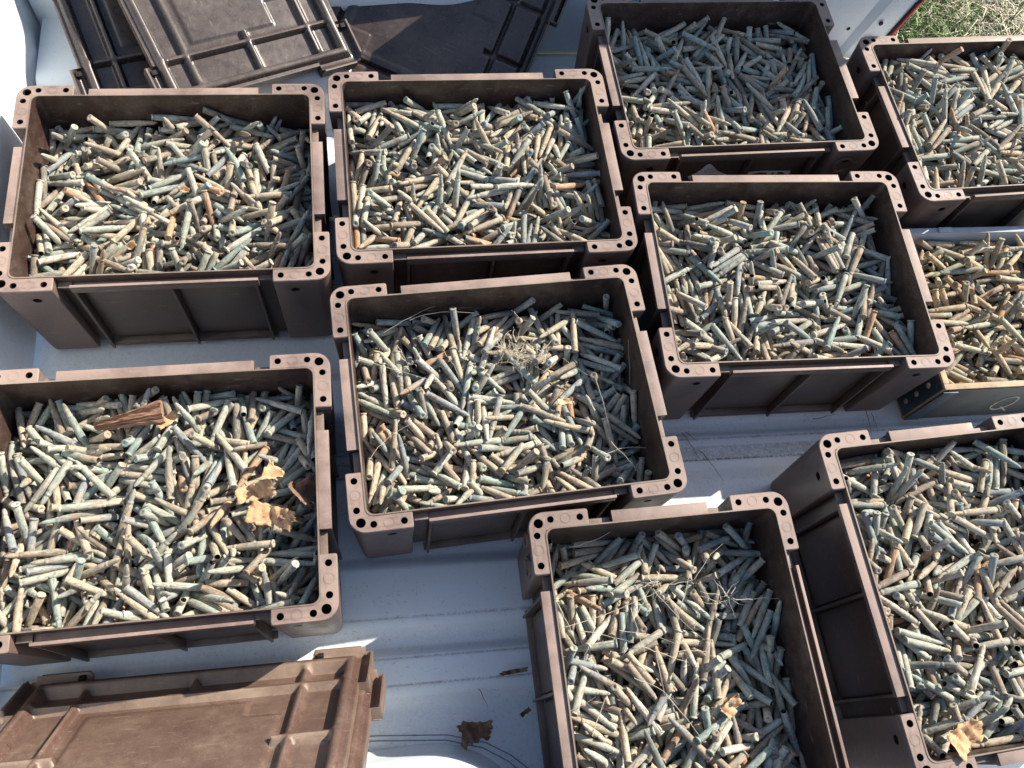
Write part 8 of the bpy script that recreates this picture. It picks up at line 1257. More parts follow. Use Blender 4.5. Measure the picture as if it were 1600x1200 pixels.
7,-488,-158,29,91,-18,0, 7,-487,101,37,269,1,0, 7,-326,315,33,119,14,0, 7,-269,296,42,114,3,0, 7,348,-64,29,96,11,0, 7,-416,-172,43,167,4,0, 7,-320,372,21,1,-9,1, 5,-295,147,42,61,-19,1,
5,-58,312,63,66,-10,0, 5,-422,-152,34,195,2,0, 7,-297,259,42,294,-15,0, 7,-395,-227,37,348,-2,0, 7,-428,-139,49,49,-46,1, 7,-414,92,41,55,-6,0, 7,-318,-126,52,84,12,0, 7,-462,129,29,266,-18,0,
7,-460,-317,41,293,-27,0, 7,-300,118,55,117,-19,0, 7,-403,239,19,143,4,0, 7,-260,331,33,119,21,1, 5,-462,244,29,271,-9,1, 5,55,-280,38,261,1,1, 7,369,344,12,3,-1,0, 7,-310,-305,45,88,13,0,
7,-315,233,41,329,31,1, 7,-376,-129,39,113,-26,0, 7,-372,16,28,183,-17,0, 7,-409,318,43,119,23,0, 7,366,-108,41,278,-13,1, 7,-434,-311,35,302,-10,0, 7,-449,-125,46,54,-32,0,
7,-437,148,30,263,-19,0, 7,-463,304,53,275,-17,0, 7,-240,-244,32,341,-2,0, 7,-191,-149,34,189,0,0, 7,-355,-314,63,53,7,0, 7,-379,-88,47,154,-29,0, 7,-420,12,45,8,8,0, 7,-341,199,39,164,3,0,
7,-355,-352,70,318,-58,0, 7,-382,-185,79,113,-52,0, 7,-463,57,30,269,-19,1, 7,-487,269,38,91,27,1, 5,201,372,13,1,-1,1, 7,-343,-309,36,63,0,0, 7,-399,-51,13,345,-1,1, 7,-46,-260,38,227,-25,0,
7,-422,-93,49,336,6,0, 7,-416,233,72,339,-13,0, 7,-32,-280,26,56,13,1, 4,-52,-57,42,263,-24,0, 7,-196,-38,44,196,3,0, 7,-347,3,60,15,26,1, 7,-368,288,43,115,-10,0, 7,-430,-348,66,21,-34,0,
7,-427,-19,42,342,-28,0, 7,-357,109,50,252,24,1, 7,-352,225,32,339,-16,0, 4,-413,263,18,214,2,0, 7,-485,-115,61,97,-47,0, 7,-419,202,81,206,-14,0, 7,-281,17,63,55,-9,0, 7,-396,82,55,65,3,1,
4,461,282,37,270,-3,0, 7,-387,-14,116,151,7,0, 7,-461,42,97,168,-60,1, 7,-279,-84,66,95,3,1, 7,-427,-26,68,34,-1,0, 7,-360,149,77,182,-24,0, 7,-458,228,61,56,-20,1, 7,-322,184,66,81,4,0,
7,-415,279,39,330,27,1, 7,-393,-237,59,111,18,0, 7,-446,-213,79,64,-16,0, 7,-1,-324,51,356,9,0, 7,-420,56,81,324,-11,1, 7,-361,-34,88,324,-6,1, 7,-293,-170,59,351,-24,0, 7,-414,-281,43,311,8,1,
7,-432,96,82,319,-49,0, 7,-261,312,63,320,-30,1, 7,-457,63,74,127,-58,1, 3,385,-157,114,266,1,1, 3,465,-298,113,106,-2,0, 3,305,-109,107,91,5,0, 3,396,106,107,254,9,0, 3,385,309,90,346,1,0,
3,315,-247,107,125,13,0, 3,263,-92,125,217,-9,0, 3,300,8,115,337,-10,0, 3,404,-331,100,0,45,1, 3,403,-46,101,250,18,1, 3,281,-13,136,346,58,0, 3,420,-354,93,183,4,0, 3,355,92,114,249,-18,0,
7,-421,-54,57,31,-21,0, 7,-434,149,96,44,-39,0, 7,-412,111,75,318,52,1, 7,-433,310,54,297,15,0, 7,-281,269,57,108,9,0, 3,415,40,114,195,-16,0, 3,421,101,106,67,14,1, 3,265,-271,113,318,6,0,
3,221,66,120,254,-7,0, 3,159,-185,103,320,-26,1, 3,442,316,69,344,-11,1, 3,153,-96,112,62,26,0, 3,409,-296,89,125,20,0, 3,350,103,96,268,-42,0, 3,331,59,127,297,49,1, 3,222,-194,126,60,-9,0,
3,437,-40,100,239,-2,0, 3,162,-314,100,356,1,0, 3,209,-272,108,141,7,1, 3,225,-272,83,182,4,0, 3,220,-46,108,194,-4,1, 3,340,290,90,136,-43,0, 3,195,-76,103,193,-15,0, 3,438,-96,106,68,-5,0,
3,327,120,86,87,5,0, 7,-426,-313,63,224,-13,0, 7,-421,-93,98,268,-19,1, 7,-427,325,102,324,-3,0, 7,-409,-73,64,33,-24,0, 7,-422,207,107,336,3,0, 7,-362,-282,65,55,-14,0, 7,-416,167,65,188,8,0,
7,-374,329,60,315,-13,1, 3,399,373,53,1,-39,0, 3,312,-373,96,359,10,0, 3,405,318,50,88,-36,0, 3,161,-18,101,252,23,1, 3,410,-123,80,200,16,1, 3,256,-322,90,43,7,0, 3,386,-243,90,352,4,0,
3,426,-143,84,25,-5,0, 3,198,-27,120,15,40,0, 3,301,141,96,73,26,0, 3,242,-95,96,216,6,0, 3,420,-93,79,198,-3,0, 3,413,-187,98,191,-19,1, 3,450,276,62,211,-36,1, 3,110,-333,85,4,23,0,
3,279,-135,84,273,21,1, 3,327,-203,111,338,-31,0, 7,-474,-26,106,255,21,1, 7,-370,334,88,144,7,0, 7,-322,80,76,220,29,0, 3,167,-318,63,340,-2,0, 3,234,-113,74,85,-29,1, 3,378,-295,98,296,37,0,
3,254,-127,69,92,-38,0, 3,373,-73,65,275,-52,0, 3,458,146,95,122,47,1, 3,380,-298,64,349,-7,0, 3,431,102,85,119,-13,0, 3,230,-248,83,1,28,0, 3,271,272,81,148,-7,0, 3,244,90,104,128,-26,0,
3,442,130,92,120,39,0, 3,197,-271,61,2,-4,1, 3,302,-75,80,268,54,0, 3,238,162,83,3,25,0, 3,349,-314,54,226,53,1, 7,-422,313,76,340,-13,0, 7,-402,-155,91,25,-23,0, 7,-391,18,91,144,11,0,
7,-436,-334,91,156,-32,0, 7,-424,-223,84,64,24,1, 3,313,128,146,163,56,0, 3,441,-161,91,60,47,1, 3,276,26,92,161,4,0, 3,142,-334,61,159,4,0, 3,281,-149,65,98,-21,0, 3,250,60,92,166,-10,0,
3,420,347,65,176,-4,0, 3,181,49,83,353,-6,0, 3,271,-341,74,212,-20,0, 7,-457,-306,94,38,52,1, 7,-385,-193,94,70,8,0, 7,-267,359,88,347,43,1, 7,-389,320,86,323,26,0, 7,-324,331,85,325,23,0,
7,-394,372,108,179,25,0, 7,-389,161,118,137,59,1, 7,-392,117,94,339,-24,0, 7,-384,250,95,4,37,0, 3,427,-43,50,28,17,1, 3,455,-218,100,32,55,0, 3,428,-77,57,222,-23,0, 3,485,72,74,91,-5,0,
3,18,-86,48,333,-17,0, 3,148,-372,51,181,18,0, 3,181,-247,63,0,-4,1, 3,199,-141,58,149,-12,0, 3,288,158,63,269,-49,0, 3,440,-199,83,205,12,1, 3,429,-159,51,193,-36,0, 3,401,-34,59,211,-13,0,
7,-440,175,108,138,-16,0, 7,-342,40,106,251,4,1, 7,-310,-160,125,310,-18,1, 7,-324,268,111,315,0,0, 3,421,-373,78,359,0,0, 3,-258,173,46,248,7,0, 3,139,-171,67,90,-41,1, 3,294,196,71,22,35,0,
3,420,-373,52,181,5,0, 3,378,261,68,86,-22,0, 3,114,-189,73,93,-44,1, 3,355,263,64,267,1,0, 3,235,-203,60,159,-5,0, 3,338,-149,76,105,-40,0, 3,382,50,61,147,-36,0, 7,-332,132,119,266,6,0,
7,-335,-96,127,157,-18,1, 7,-326,1,116,80,-27,0, 7,-312,305,120,281,12,0, 7,-339,109,98,24,-19,0, 8,-65,298,14,91,-3,0, 3,470,-203,57,257,23,0, 3,85,-305,43,78,-10,0, 3,414,208,58,175,-11,0,
3,89,-168,66,105,-49,0, 8,-157,-372,62,359,35,0, 8,-406,-224,32,198,9,0, 8,-415,-175,34,9,-6,1, 3,466,305,39,255,-6,0, 3,-40,254,40,52,-27,0, 3,116,-306,39,69,2,0, 3,224,-30,34,144,-16,0,
8,469,-305,34,102,5,0, 8,-420,-200,35,11,-2,0, 8,-487,-215,12,269,-1,0, 8,-378,-230,47,13,-13,0, 8,-159,-257,28,297,10,0, 3,328,-283,45,91,14,0, 3,432,-320,12,135,-1,0, 3,158,-196,39,8,-7,0,
8,-421,-161,54,0,0,0, 8,-285,-313,35,126,3,0, 8,172,-372,40,181,-26,0, 8,84,-305,35,140,-1,0, 3,295,-349,51,0,27,0, 3,147,-219,29,177,-18,0, 3,477,-279,58,262,-44,0, 8,-163,-201,58,358,-13,0,
8,-352,-134,36,117,-3,0, 3,95,-228,85,152,52,0, 3,361,4,59,3,78,1, 8,-227,-246,35,129,16,0, 8,-10,-373,71,181,6,0, 8,-488,-305,28,91,10,0, 8,-345,-168,75,224,17,0, 8,-358,-196,61,16,4,0,
8,-147,-234,38,295,10,1, 3,-349,-285,22,249,-13,0, 3,286,-310,23,253,-13,0, 8,-401,-277,36,11,-2,1, 8,-41,184,25,183,-15,0, 8,-469,-285,55,268,-20,0, 8,-184,-284,54,88,-11,0,
3,396,-372,27,181,15,1, 8,-72,-281,51,43,-7,0, 8,102,-264,50,126,-13,0, 8,-274,-214,31,25,-19,0, 8,50,-373,38,359,1,0, 8,55,253,48,329,10,0, 8,-433,-144,38,179,1,1, 8,-170,-65,32,152,-6,0,
8,-373,-336,67,25,-34,1, 8,14,-300,46,226,-15,0, 3,299,-372,29,181,16,1, 8,-80,-354,71,170,26,1, 8,-413,-106,46,154,-15,0, 2,-164,219,55,307,13,1, 8,-258,-302,49,87,-15,0,
8,-65,-346,88,12,-31,0, 8,-209,-305,54,88,-1,0, 8,-141,-329,92,59,5,1, 8,-118,-213,97,357,36,0, 2,394,-73,51,319,10,0, 8,74,-350,49,357,9,0, 8,-312,-311,46,123,7,0, 8,-385,-316,48,206,22,0,
8,-232,-305,56,86,-1,0, 2,476,88,23,262,-13,0, 8,-445,-358,99,204,-45,0, 8,20,-339,69,238,42,1, 8,-373,-295,63,154,-6,0, 8,-332,-219,109,70,-31,0, 2,434,-174,49,54,-14,0,
8,-287,-294,83,86,-7,0, 8,-4,-293,59,266,21,0, 8,-487,-310,61,269,-22,0, 8,-217,-333,103,32,43,0, 8,-278,-168,86,61,-9,0, 8,22,-329,104,176,44,0, 8,-345,-372,87,359,-24,0,
8,-337,-338,87,217,-24,0, 8,-55,-236,60,194,-2,1, 8,-431,-272,77,57,9,1, 8,-399,-158,87,34,19,0, 8,-207,-295,79,223,39,1, 8,-160,-322,85,37,46,0, 8,-7,-304,88,182,1,0, 8,-442,-332,95,4,20,1,
8,-375,-293,92,225,36,0, 8,-56,-237,104,181,-51,0, 8,-387,-272,81,221,11,1, 8,-37,-254,86,6,-56,0, 8,-12,-261,90,6,-11,1, 8,165,-315,97,128,35,0, 8,-406,-116,105,16,45,0,
8,-244,-281,84,110,-38,0, 8,-428,-76,104,112,-22,0, 8,94,-294,106,236,-41,0, 1,-50,70,58,49,1,0, 8,260,-368,109,353,-10,0, 8,-369,-277,131,9,58,0, 8,-438,-142,104,102,4,1,
8,-400,-258,97,223,10,0, 8,-44,-322,116,1,26,0, 8,236,-349,94,155,22,1, 8,-265,-276,98,269,-28,0, 8,-180,-236,109,359,-1,1, 1,-97,281,38,93,-10,0, 8,-354,-297,110,10,30,0,
8,-9,-280,128,147,-13,0, 8,-108,-232,117,119,11,0, 8,-190,-257,97,167,-25,1, 8,0,-256,117,150,-51,1, 8,-422,-58,134,336,-54,0, 8,-174,-284,96,181,24,0, 9,304,-317,13,181,-1,1,
9,320,-277,41,195,11,1, 9,290,-305,34,177,-7,0, 9,151,-317,34,181,-24,1, 9,265,-318,50,181,-14,0, 9,277,-140,41,317,-28,0, 1,-486,-126,42,264,-28,0, 1,-422,-53,39,22,2,0,
9,385,-257,21,293,-12,0, 9,395,-175,80,23,73,0, 1,488,-140,12,271,-1,0, 9,265,-98,88,294,56,0, 9,168,-116,57,353,18,0, 9,382,-133,97,329,55,1, 9,177,-110,96,343,-53,0, 9,261,-157,52,286,-51,1,
9,374,-107,92,335,-58,0, 9,346,270,54,326,-5,1, 9,169,-55,58,21,37,0, 9,340,305,72,165,9,0, 9,177,-77,66,25,44,1, 9,272,243,59,89,-13,0, 9,371,-48,61,242,-5,0, 9,315,-70,82,77,-51,1,
9,202,149,79,98,-29,0, 9,367,-85,109,136,-47,1, 9,341,160,60,160,-5,0, 9,342,96,70,159,-9,0, 9,105,-317,81,359,-12,0, 9,240,187,77,284,-24,0, 9,294,-59,58,247,70,1, 9,290,-181,44,224,-14,0,
9,407,92,97,272,65,0, 9,160,-294,60,3,-7,1, 9,129,-109,95,187,-16,0, 9,362,60,75,162,-41,1, 9,187,-54,118,74,-21,1, 9,230,-272,65,92,-3,1, 9,356,-10,83,133,46,0, 9,348,268,80,212,-19,0,
9,325,-6,45,136,8,1, 9,13,-244,48,129,-34,0, 9,225,-160,86,198,-60,1, 9,300,-35,81,351,-1,0, 9,341,218,63,184,-3,1, 9,172,3,106,218,-52,0, 9,342,187,68,160,14,0, 9,43,-135,96,260,-38,0,
9,-7,-207,123,113,43,0, 9,157,-40,88,33,-42,0, 9,242,236,99,69,2,1, 9,338,147,118,353,55,0, 9,221,245,91,251,-5,0, 9,266,80,88,273,-33,0, 9,339,123,99,170,-12,0, 9,126,-184,70,333,-2,0,
9,152,-178,85,153,2,0, 9,220,-63,120,94,-4,1, 9,203,-160,106,133,15,0, 9,259,-302,95,170,32,0, 9,307,-194,55,220,-11,0, 9,322,159,83,139,7,0, 9,140,11,83,217,-14,0, 9,408,-259,57,271,-30,0,
9,364,-59,133,235,47,0, 9,189,221,79,254,-13,0, 9,346,-127,106,100,-4,0, 9,135,-263,104,134,-61,0, 9,172,166,87,246,-18,0, 9,407,199,88,271,3,0, 9,92,-257,93,119,-7,1, 9,229,168,117,36,-10,0,
9,306,9,75,79,27,1, 9,313,239,87,312,-1,1, 9,51,-230,88,117,-9,0, 9,184,147,98,243,-21,0, 0,-312,-48,35,274,-22,0, 0,-386,78,12,140,-1,0, 9,322,-214,92,309,-29,0, 9,318,317,100,179,14,0,
9,292,-42,137,333,-9,1, 9,128,-178,106,158,27,0, 9,271,79,116,10,-8,0, 9,242,-68,140,269,-46,0, 9,278,-173,63,54,8,1, 9,355,246,103,21,-52,0, 9,141,-129,110,333,-23,0, 9,133,33,98,39,44,1,
9,379,-216,81,99,12,1, 9,289,3,138,56,37,1, 9,77,-252,115,117,-11,0, 9,327,48,130,195,20,0, 9,196,-17,132,279,8,1, 9,394,-250,97,98,9,0, 9,255,32,107,212,-15,1, 9,94,-191,103,342,20,1,
9,166,-35,110,91,-49,1, 9,117,-14,99,55,26,1, 9,351,-1,99,52,-8,0, 9,222,-287,110,158,-16,0, 9,144,-283,111,141,3,1, 9,271,-239,96,264,-28,1, 0,-333,-99,12,269,-1,0, 9,356,188,106,191,48,0,
]
CARTS = []
for i in range(0, len(SPOTS), 7):
    c, x, y, z, az, el, ty = SPOTS[i:i+7]; az = math.radians(az); el = math.radians(el)
    CARTS.append(('ABCDEFGHIJ'[c], x/2000, y/2000, z/2000, np.array([math.cos(az)*math.cos(el), math.sin(az)*math.cos(el), math.sin(el)]), ty))
NSEG = 9
FULL = .078; EMPT = .056
P_CASE = [(.0009, .0001), (.0009, .0019), (0, .0023), (0, .0064), (.0004, .0071), (.0020, .0071), (.0024, .0056), (.0040, .0055), (.0052, .0065), (.020, .0065), (.036, .0063), (.0495, .0060), (.0540, .0053), (.0552, .0047), (.0562, .0053), (.0595, .0052), (.0600, .0042)]
P_BULL = [(.0592, .0043), (.0655, .0046), (.0705, .0040), (.0745, .0030), (.0770, .0018), (.0779, .0001)]
P_EMPT = [(.0009, .0001), (.0009, .0019), (0, .0023), (0, .0064), (.0004, .0071), (.0020, .0071), (.0024, .0056), (.0040, .0055), (.0052, .0065), (.020, .0065), (.036, .0062), (.048, .0058), (.0555, .0055), (.056, .0049), (.050, .0047), (.040, .0047), (.040, .0001)]
TINTS = [('pale green-grey', (.40, .42, .34)), ('tan', (.47, .385, .27)), ('brown', (.28, .22, .16)), ('blue-green', (.27, .35, .305)), ('rust-orange', (.44, .25, .13)), ('dark grey', (.15, .15, .13)), ('pale chalky', (.56, .52, .42)), ('slate grey', (.25, .28, .28))]
WTS = [24, 25, 15, 9, 3, 6, 9, 9]
P_CASE = [(z*1.13, r*.94) for z, r in P_CASE]; P_BULL = [(z*1.13, r*.94) for z, r in P_BULL]; P_EMPT = [(z*1.16, r*.95) for z, r in P_EMPT]
ang = np.arange(NSEG)*2*np.pi/NSEG
rng = np.random.default_rng(11)
def lathe(prof, L, par):
    """verts (local, centred), lc, tint for one lathe part"""
    z = np.array([p[0] for p in prof]); r = np.array([p[1] for p in prof])
    lump = 1 + par['amp']*(np.sin(z[:, None]*par['f1'] + ang[None]*par['k1'] + par['p1']) + .6*np.sin(z[:, None]*par['f2']+ang[None]*par['k2']+par['p2']))
    lump += rng.normal(0, par['amp']*.35, lump.shape)
    rr = r[:, None]*lump
    x = rr*np.cos(ang); y = rr*np.sin(ang); zc = np.repeat((z-L/2)[:, None], NSEG, 1)
    x = x + par['bend']*((zc/(L/2))**2 - .4)
    sq = np.exp(-((zc-par['dz'])/.008)**2)*par['dent']; x = x*(1-sq); y = y*(1+sq*.25)
    V = np.stack([x, y, zc], -1).reshape(-1, 3)
    lc = V + par['off']
    zz = zc.reshape(-1)/L+.5
    t = par['t0'][None]*(1-par['g'](zz))[:, None] + par['t1'][None]*par['g'](zz)[:, None]
    return V, lc, t
_fc = {}
def faces_for(nr):
    if nr not in _fc:
        i, k = np.meshgrid(np.arange(nr-1), np.arange(NSEG), indexing='ij'); k2 = (k+1) % NSEG
        _fc[nr] = np.stack([i*NSEG+k, (i+1)*NSEG+k, (i+1)*NSEG+k2, i*NSEG+k2], -1).reshape(-1, 4)[:, ::-1]
    return _fc[nr]
def make_mesh(name, V, Fq, LC, T, mats, mi=None):
    me = bpy.data.meshes.new(name); me.vertices.add(len(V)); me.vertices.foreach_set('co', V.astype(np.float32).ravel())
    me.loops.add(Fq.size); me.loops.foreach_set('vertex_index', Fq.astype(np.int32).ravel())
    me.polygons.add(len(Fq)); me.polygons.foreach_set('loop_start', (np.arange(len(Fq))*4).astype(np.int32))
    me.polygons.foreach_set('use_smooth', np.ones(len(Fq), bool))
    if mi is not None: me.polygons.foreach_set('material_index', mi.astype(np.int32))
    me.update(calc_edges=True)
    a = me.attributes.new('tint', 'FLOAT_COLOR', 'POINT'); a.data.foreach_set('color', np.concatenate([T, np.ones((len(T), 1))], 1).astype(np.float32).ravel())
    a = me.attributes.new('lc', 'FLOAT_VECTOR', 'POINT'); a.data.foreach_set('vector', LC.astype(np.float32).ravel())
    for m_ in mats: me.materials.append(m_)
    return me
def basis(n):
    a = np.array([0, 0, 1.]) if abs(n[2]) < .9 else np.array([1., 0, 0])
    x = np.cross(a, n); x /= np.linalg.norm(x); y = np.cross(n, x)
    q = rng.uniform(0, 6.28); x, y = x*math.cos(q)+y*math.sin(q), y*math.cos(q)-x*math.sin(q)
    return np.stack([x, y, n], 1)
CNAME = {'A': 'rear left crate', 'B': 'middle rear crate', 'C': 'shaded far crate', 'D': 'far right crate', 'E': 'crate right of centre', 'F': 'centre crate', 'G': 'front left crate', 'H': 'grass-strewn front crate', 'I': 'front right crate', 'J': 'wooden box'}
SIZE = {k: (.25, .193) for k in CR}; SIZE['J'] = (.21, .165)
used = {}
BV, BF, BL, BT, BM = [], [], [], [], []; nb = 0
for ci, (c, x, y, z, n, ty) in enumerate(CARTS):
    wx, wy, wa, fl = PILE[c]; ca, sa = math.cos(wa), math.sin(wa)
    pos = np.array([wx+ca*x-sa*y, wy+sa*x+ca*y, fl+z+.0015]); d = np.array([ca*n[0]-sa*n[1], sa*n[0]+ca*n[1], n[2]])
    if c in 'GHI' and False: pass
    ti = random.choices(range(8), WTS)[0]
    if c == 'J': ti = random.choices(range(8), [14, 44, 18, 8, 6, 2, 8, 3])[0]
    tn, tc = TINTS[ti]; t0 = np.array(tc)*rng.uniform(.82, 1.15); t1 = np.array(TINTS[random.choices(range(8), WTS)[0]][1])*rng.uniform(.85, 1.1)
    zc, wdt = rng.uniform(.2, 1.1), rng.uniform(.08, .3)
    if c == 'J': t0 = t0*np.array([1.08, .98, .82])
    rough = rng.random() < .18
    par = dict(amp=rng.uniform(.05, .085) if rough else rng.uniform(.008, .03), f1=rng.uniform(90, 400), f2=rng.uniform(300, 900), k1=rng.integers(1, 4), k2=rng.integers(2, 5), p1=rng.uniform(0, 6), p2=rng.uniform(0, 6),
               bend=rng.normal(0, .0005) + (rng.normal(0, .002) if rng.random() < .08 else 0), dz=rng.uniform(-.02, .02), dent=rng.uniform(.1, .45) if rng.random() < .12 else 0,
               off=rng.uniform(-20, 20, 3), t0=t0, t1=t1, g=lambda q, zc=zc, wdt=wdt: np.clip((q-zc)/wdt, 0, 1)*.75)
    Bm = basis(d)
    L = EMPT*1.16 if ty else FULL*1.13
    if ty: parts = [('case', P_EMPT)]
    else: parts = [('case', P_CASE), ('bullet', P_BULL)]
    single = ci < 300
    if single:
        hx, hy = SIZE[c]
        px0, px1 = to_px(pos-d*L/2), to_px(pos+d*L/2); dx, dy = px1[0]-px0[0], px0[1]-px1[1]
        an = math.degrees(math.atan2(dy, dx)) % 360
        way = ['right', 'upper right', 'up', 'upper left', 'left', 'lower left', 'down', 'lower right'][int((an+22.5)//45) % 8]
        # position in the crate as the photo shows it
        wxr = pos[0]-wx; wyr = pos[1]-wy; qx, qy = (hy, hx) if abs(math.sin(wa)) > .7 else (hx, hy)
        fx = (wxr/qx+1)/2; fy = (wyr/qy+1)/2
        col = ['far left', 'left', 'centre', 'right', 'far right'][min(4, max(0, int(fx*5)))]
        row = ['front', 'lower', 'middle', 'upper', 'back'][min(4, max(0, int(fy*5)))]
        steep = abs(d[2]) > .62
        lab = '%s %s %s %s, %s %s of %s' % (tn, 'empty case' if ty else 'cartridge', 'slanting' if steep else 'pointing', way, row, col, CNAME[c])
        for extra in ('', ', top of the heap' if z > .055 else ', sunk low', ', rough crusted' if rough else ', smooth', ', steep' if abs(d[2]) > .4 else ', flat'):
            if lab not in used: break
            if extra and len((lab+extra).split()) <= 16: lab = lab + extra
        used.setdefault(lab, []).append(ci)
        nm = 'empty_case' if ty else 'cartridge'
        if ty: root = None
        else:
            root = bpy.data.objects.new(nm, None); C.objects.link(root)
        for pn, pf in parts:
            if pn == 'bullet' and False: pass
            pp = dict(par)
            V, lc, T = lathe(pf, L, pp)
            F = faces_for(len(pf)); mi = None
            if ty: mi = np.repeat((np.arange(len(pf)-1) >= len(pf)-4).astype(int), NSEG)
            me = make_mesh(nm if ty else pn, V, F, lc, T, [M['cart'], M['inside']] if ty else [M['cart']], mi)
            o = link(nm if ty else pn, me, None, root)
            if ty: root = o
        mw = Matrix([[*Bm[0], pos[0]], [*Bm[1], pos[1]], [*Bm[2], pos[2]], [0, 0, 0, 1]]); root.matrix_world = mw
        tag(root, lab, 'cartridge', 'corroded cartridges in the ' + CNAME[c])
    else:
        for pn, pf in parts:
            V, lc, T = lathe(pf, L, par)
            V = V @ Bm.T + pos; F = faces_for(len(pf)); BV.append(V); BF.append(F+nb); BL.append(lc); BT.append(T); nb += len(V)
            BM.append(np.repeat((np.arange(len(pf)-1) >= len(pf)-4).astype(int) if ty else np.zeros(len(pf)-1, int), NSEG))
me = make_mesh('cartridge_heap', np.concatenate(BV), np.concatenate(BF), np.concatenate(BL), np.concatenate(BT), [M['cart'], M['inside'], M['fill']], np.concatenate(BM))
heap = tag(link('cartridge_heap', me), 'thousands more corroded green-grey cartridges heaped in every crate', 'cartridges', kind='stuff')
# dark sheet under the rounds, added to stand in for shade in the gaps
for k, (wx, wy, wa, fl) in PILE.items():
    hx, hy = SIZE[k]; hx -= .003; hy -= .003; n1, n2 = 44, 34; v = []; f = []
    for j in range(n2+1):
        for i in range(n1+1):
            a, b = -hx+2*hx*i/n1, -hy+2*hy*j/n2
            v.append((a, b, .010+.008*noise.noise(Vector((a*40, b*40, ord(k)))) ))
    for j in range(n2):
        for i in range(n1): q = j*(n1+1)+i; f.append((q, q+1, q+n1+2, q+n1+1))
    o = link('gap_backing', mesh_vf('gap_backing', v, f, 60), M['fill']); o.location = (wx, wy, fl); o.rotation_euler = (0, 0, wa)
    tag(o, 'dark backing sheet added to darken gaps under the cartridges in the ' + CNAME[k], 'backing sheet', kind='stuff')

# ------------------------------------------------------------------ scraps, bark, leaves, grass strands
def at(px, py, z):                     # point of the scene at height z seen at a photo pixel
    d = Matrix(RW) @ Vector(((px-800)/1315.22, -(py-600)/1315.22, -1)); k = (z-CAM_H)/d.z
    return Vector((d.x*k, d.y*k, z))
def scrap(name, mat, px, py, z, lx, ly, rz, rx, ry, curl, seed, label, cat, jag=.25, group=None, th=.0007):
    r = random.Random(seed); n1, n2 = 16, 12; v = []; f = []
    for j in range(n2+1):
        for i in range(n1+1):
            u, w_ = i/n1-.5, j/n2-.5
            ed = max(abs(u), abs(w_))*2
            x = (u + .16*jag*ed*noise.noise(Vector((u*5, w_*9, seed))) + .10*jag*ed*noise.noise(Vector((u*17, w_*21, seed+9))))*lx
            y = (w_ + .30*jag*ed*noise.noise(Vector((u*6, w_*4, seed+3))) + .12*jag*ed*noise.noise(Vector((u*19, w_*15, seed+7))))*ly
            fold = abs(x*.8+y*.6+.004*math.sin(seed))*curl
            zz = fold*1.2 + .0045*noise.noise(Vector((x*60, y*60, seed))) + .004*abs(math.sin(x*190+y*90+seed)) + .0015*noise.noise(Vector((x*220, y*220, seed)))+curl*6*y*y
            v.append((x, y, zz))
    for j in range(n2):
        for i in range(n1): q = j*(n1+1)+i; f.append((q, q+1, q+n1+2, q+n1+1))
    o = link(name, mesh_vf(name, v, f, 35), mat); o.location = at(px, py, z); o.rotation_euler = (rx, ry, rz)
    m = o.modifiers.new('thickness', 'SOLIDIFY'); m.thickness = th
    return tag(o, label, cat, group)
zt = {k: p[3] for k, p in PILE.items()}
TOP = {'A': 0.195, 'B': 0.205, 'C': 0.195, 'D': 0.225, 'E': 0.202, 'F': 0.173, 'G': 0.189, 'H': 0.171, 'I': 0.217, 'J': 0.152}
cg = 'torn cardboard and leaves among the cartridges'
scrap('cardboard_scrap', M['paper'], 402, 768, TOP['G']+.012, .060, .026, .15, .25, -.15, .5, 1, 'upper orange-tan cardboard scrap at the right of the front left crate', 'cardboard', .5, cg)
scrap('cardboard_scrap', M['paper_pale'], 424, 748, TOP['G']+.020, .036, .030, .9, -.3, .3, .7, 12, 'small pale folded cardboard piece above the two tan scraps', 'cardboard', .5, cg)
scrap('cardboard_scrap', M['paper'], 425, 806, TOP['G']+.016, .072, .034, -.35, .35, .1, .3, 3, 'largest pale tan cardboard scrap, lower right of the front left crate', 'cardboard', .45, cg)
scrap('dry_leaf', M['leaf'], 470, 772, TOP['G']+.012, .050, .042, .5, .3, .5, .9, 4, 'crumpled brown leaf against the right wall of the front left crate', 'leaf', .9, cg)
scrap('dry_leaf', M['leaf'], 455, 812, TOP['G']+.010, .034, .034, 1.2, .3, .8, .4, 5, 'brown scrap beside the largest cardboard piece in the front left crate', 'leaf', .6, cg)
scrap('dry_leaf', M['leaf'], 738, 1141, .014, .052, .032, .1, .25, .1, .9, 6, 'curled brown leaf lying on the white bed floor', 'leaf', .7)
scrap('dry_leaf', M['leaf'], 820, 1113, .010, .020, .007, .5, .1, .1, .4, 7, 'small brown leaf crumb on the white floor beside the front crate', 'leaf', .8)
scrap('dry_leaf', M['leaf'], 803, 1049, .008, .046, .007, .05, .1, 0, .2, 17, 'flat brown smear of leaf along a floor rib beside the front crate', 'leaf', .8)
scrap('cardboard_scrap', M['paper'], 1500, 1150, TOP['I']+.020, .062, .040, .4, .3, .2, .4, 8, 'tan cardboard scrap at the front of the front right crate', 'cardboard', .6, cg)
scrap('cardboard_scrap', M['paper'], 1140, 1103, TOP['H']+.008, .036, .020, .6, .3, .1, .4, 9, 'brown cardboard scrap deep in the front crate strewn with dry grass', 'cardboard', .5, cg)
scrap('cardboard_scrap', M['paper_pale'], 880, 628, TOP['F']+.008, .030, .011, .1, .3, .1, .5, 10, 'small pale cardboard scrap right of the middle of the centre crate', 'cardboard', .5, cg)
scrap('cardboard_scrap', M['paper'], 262, 658, TOP['G']+.010, .036, .014, .7, .3, .1, .5, 21, 'little orange scrap beside the bark in the front left crate', 'cardboard', .7, cg)
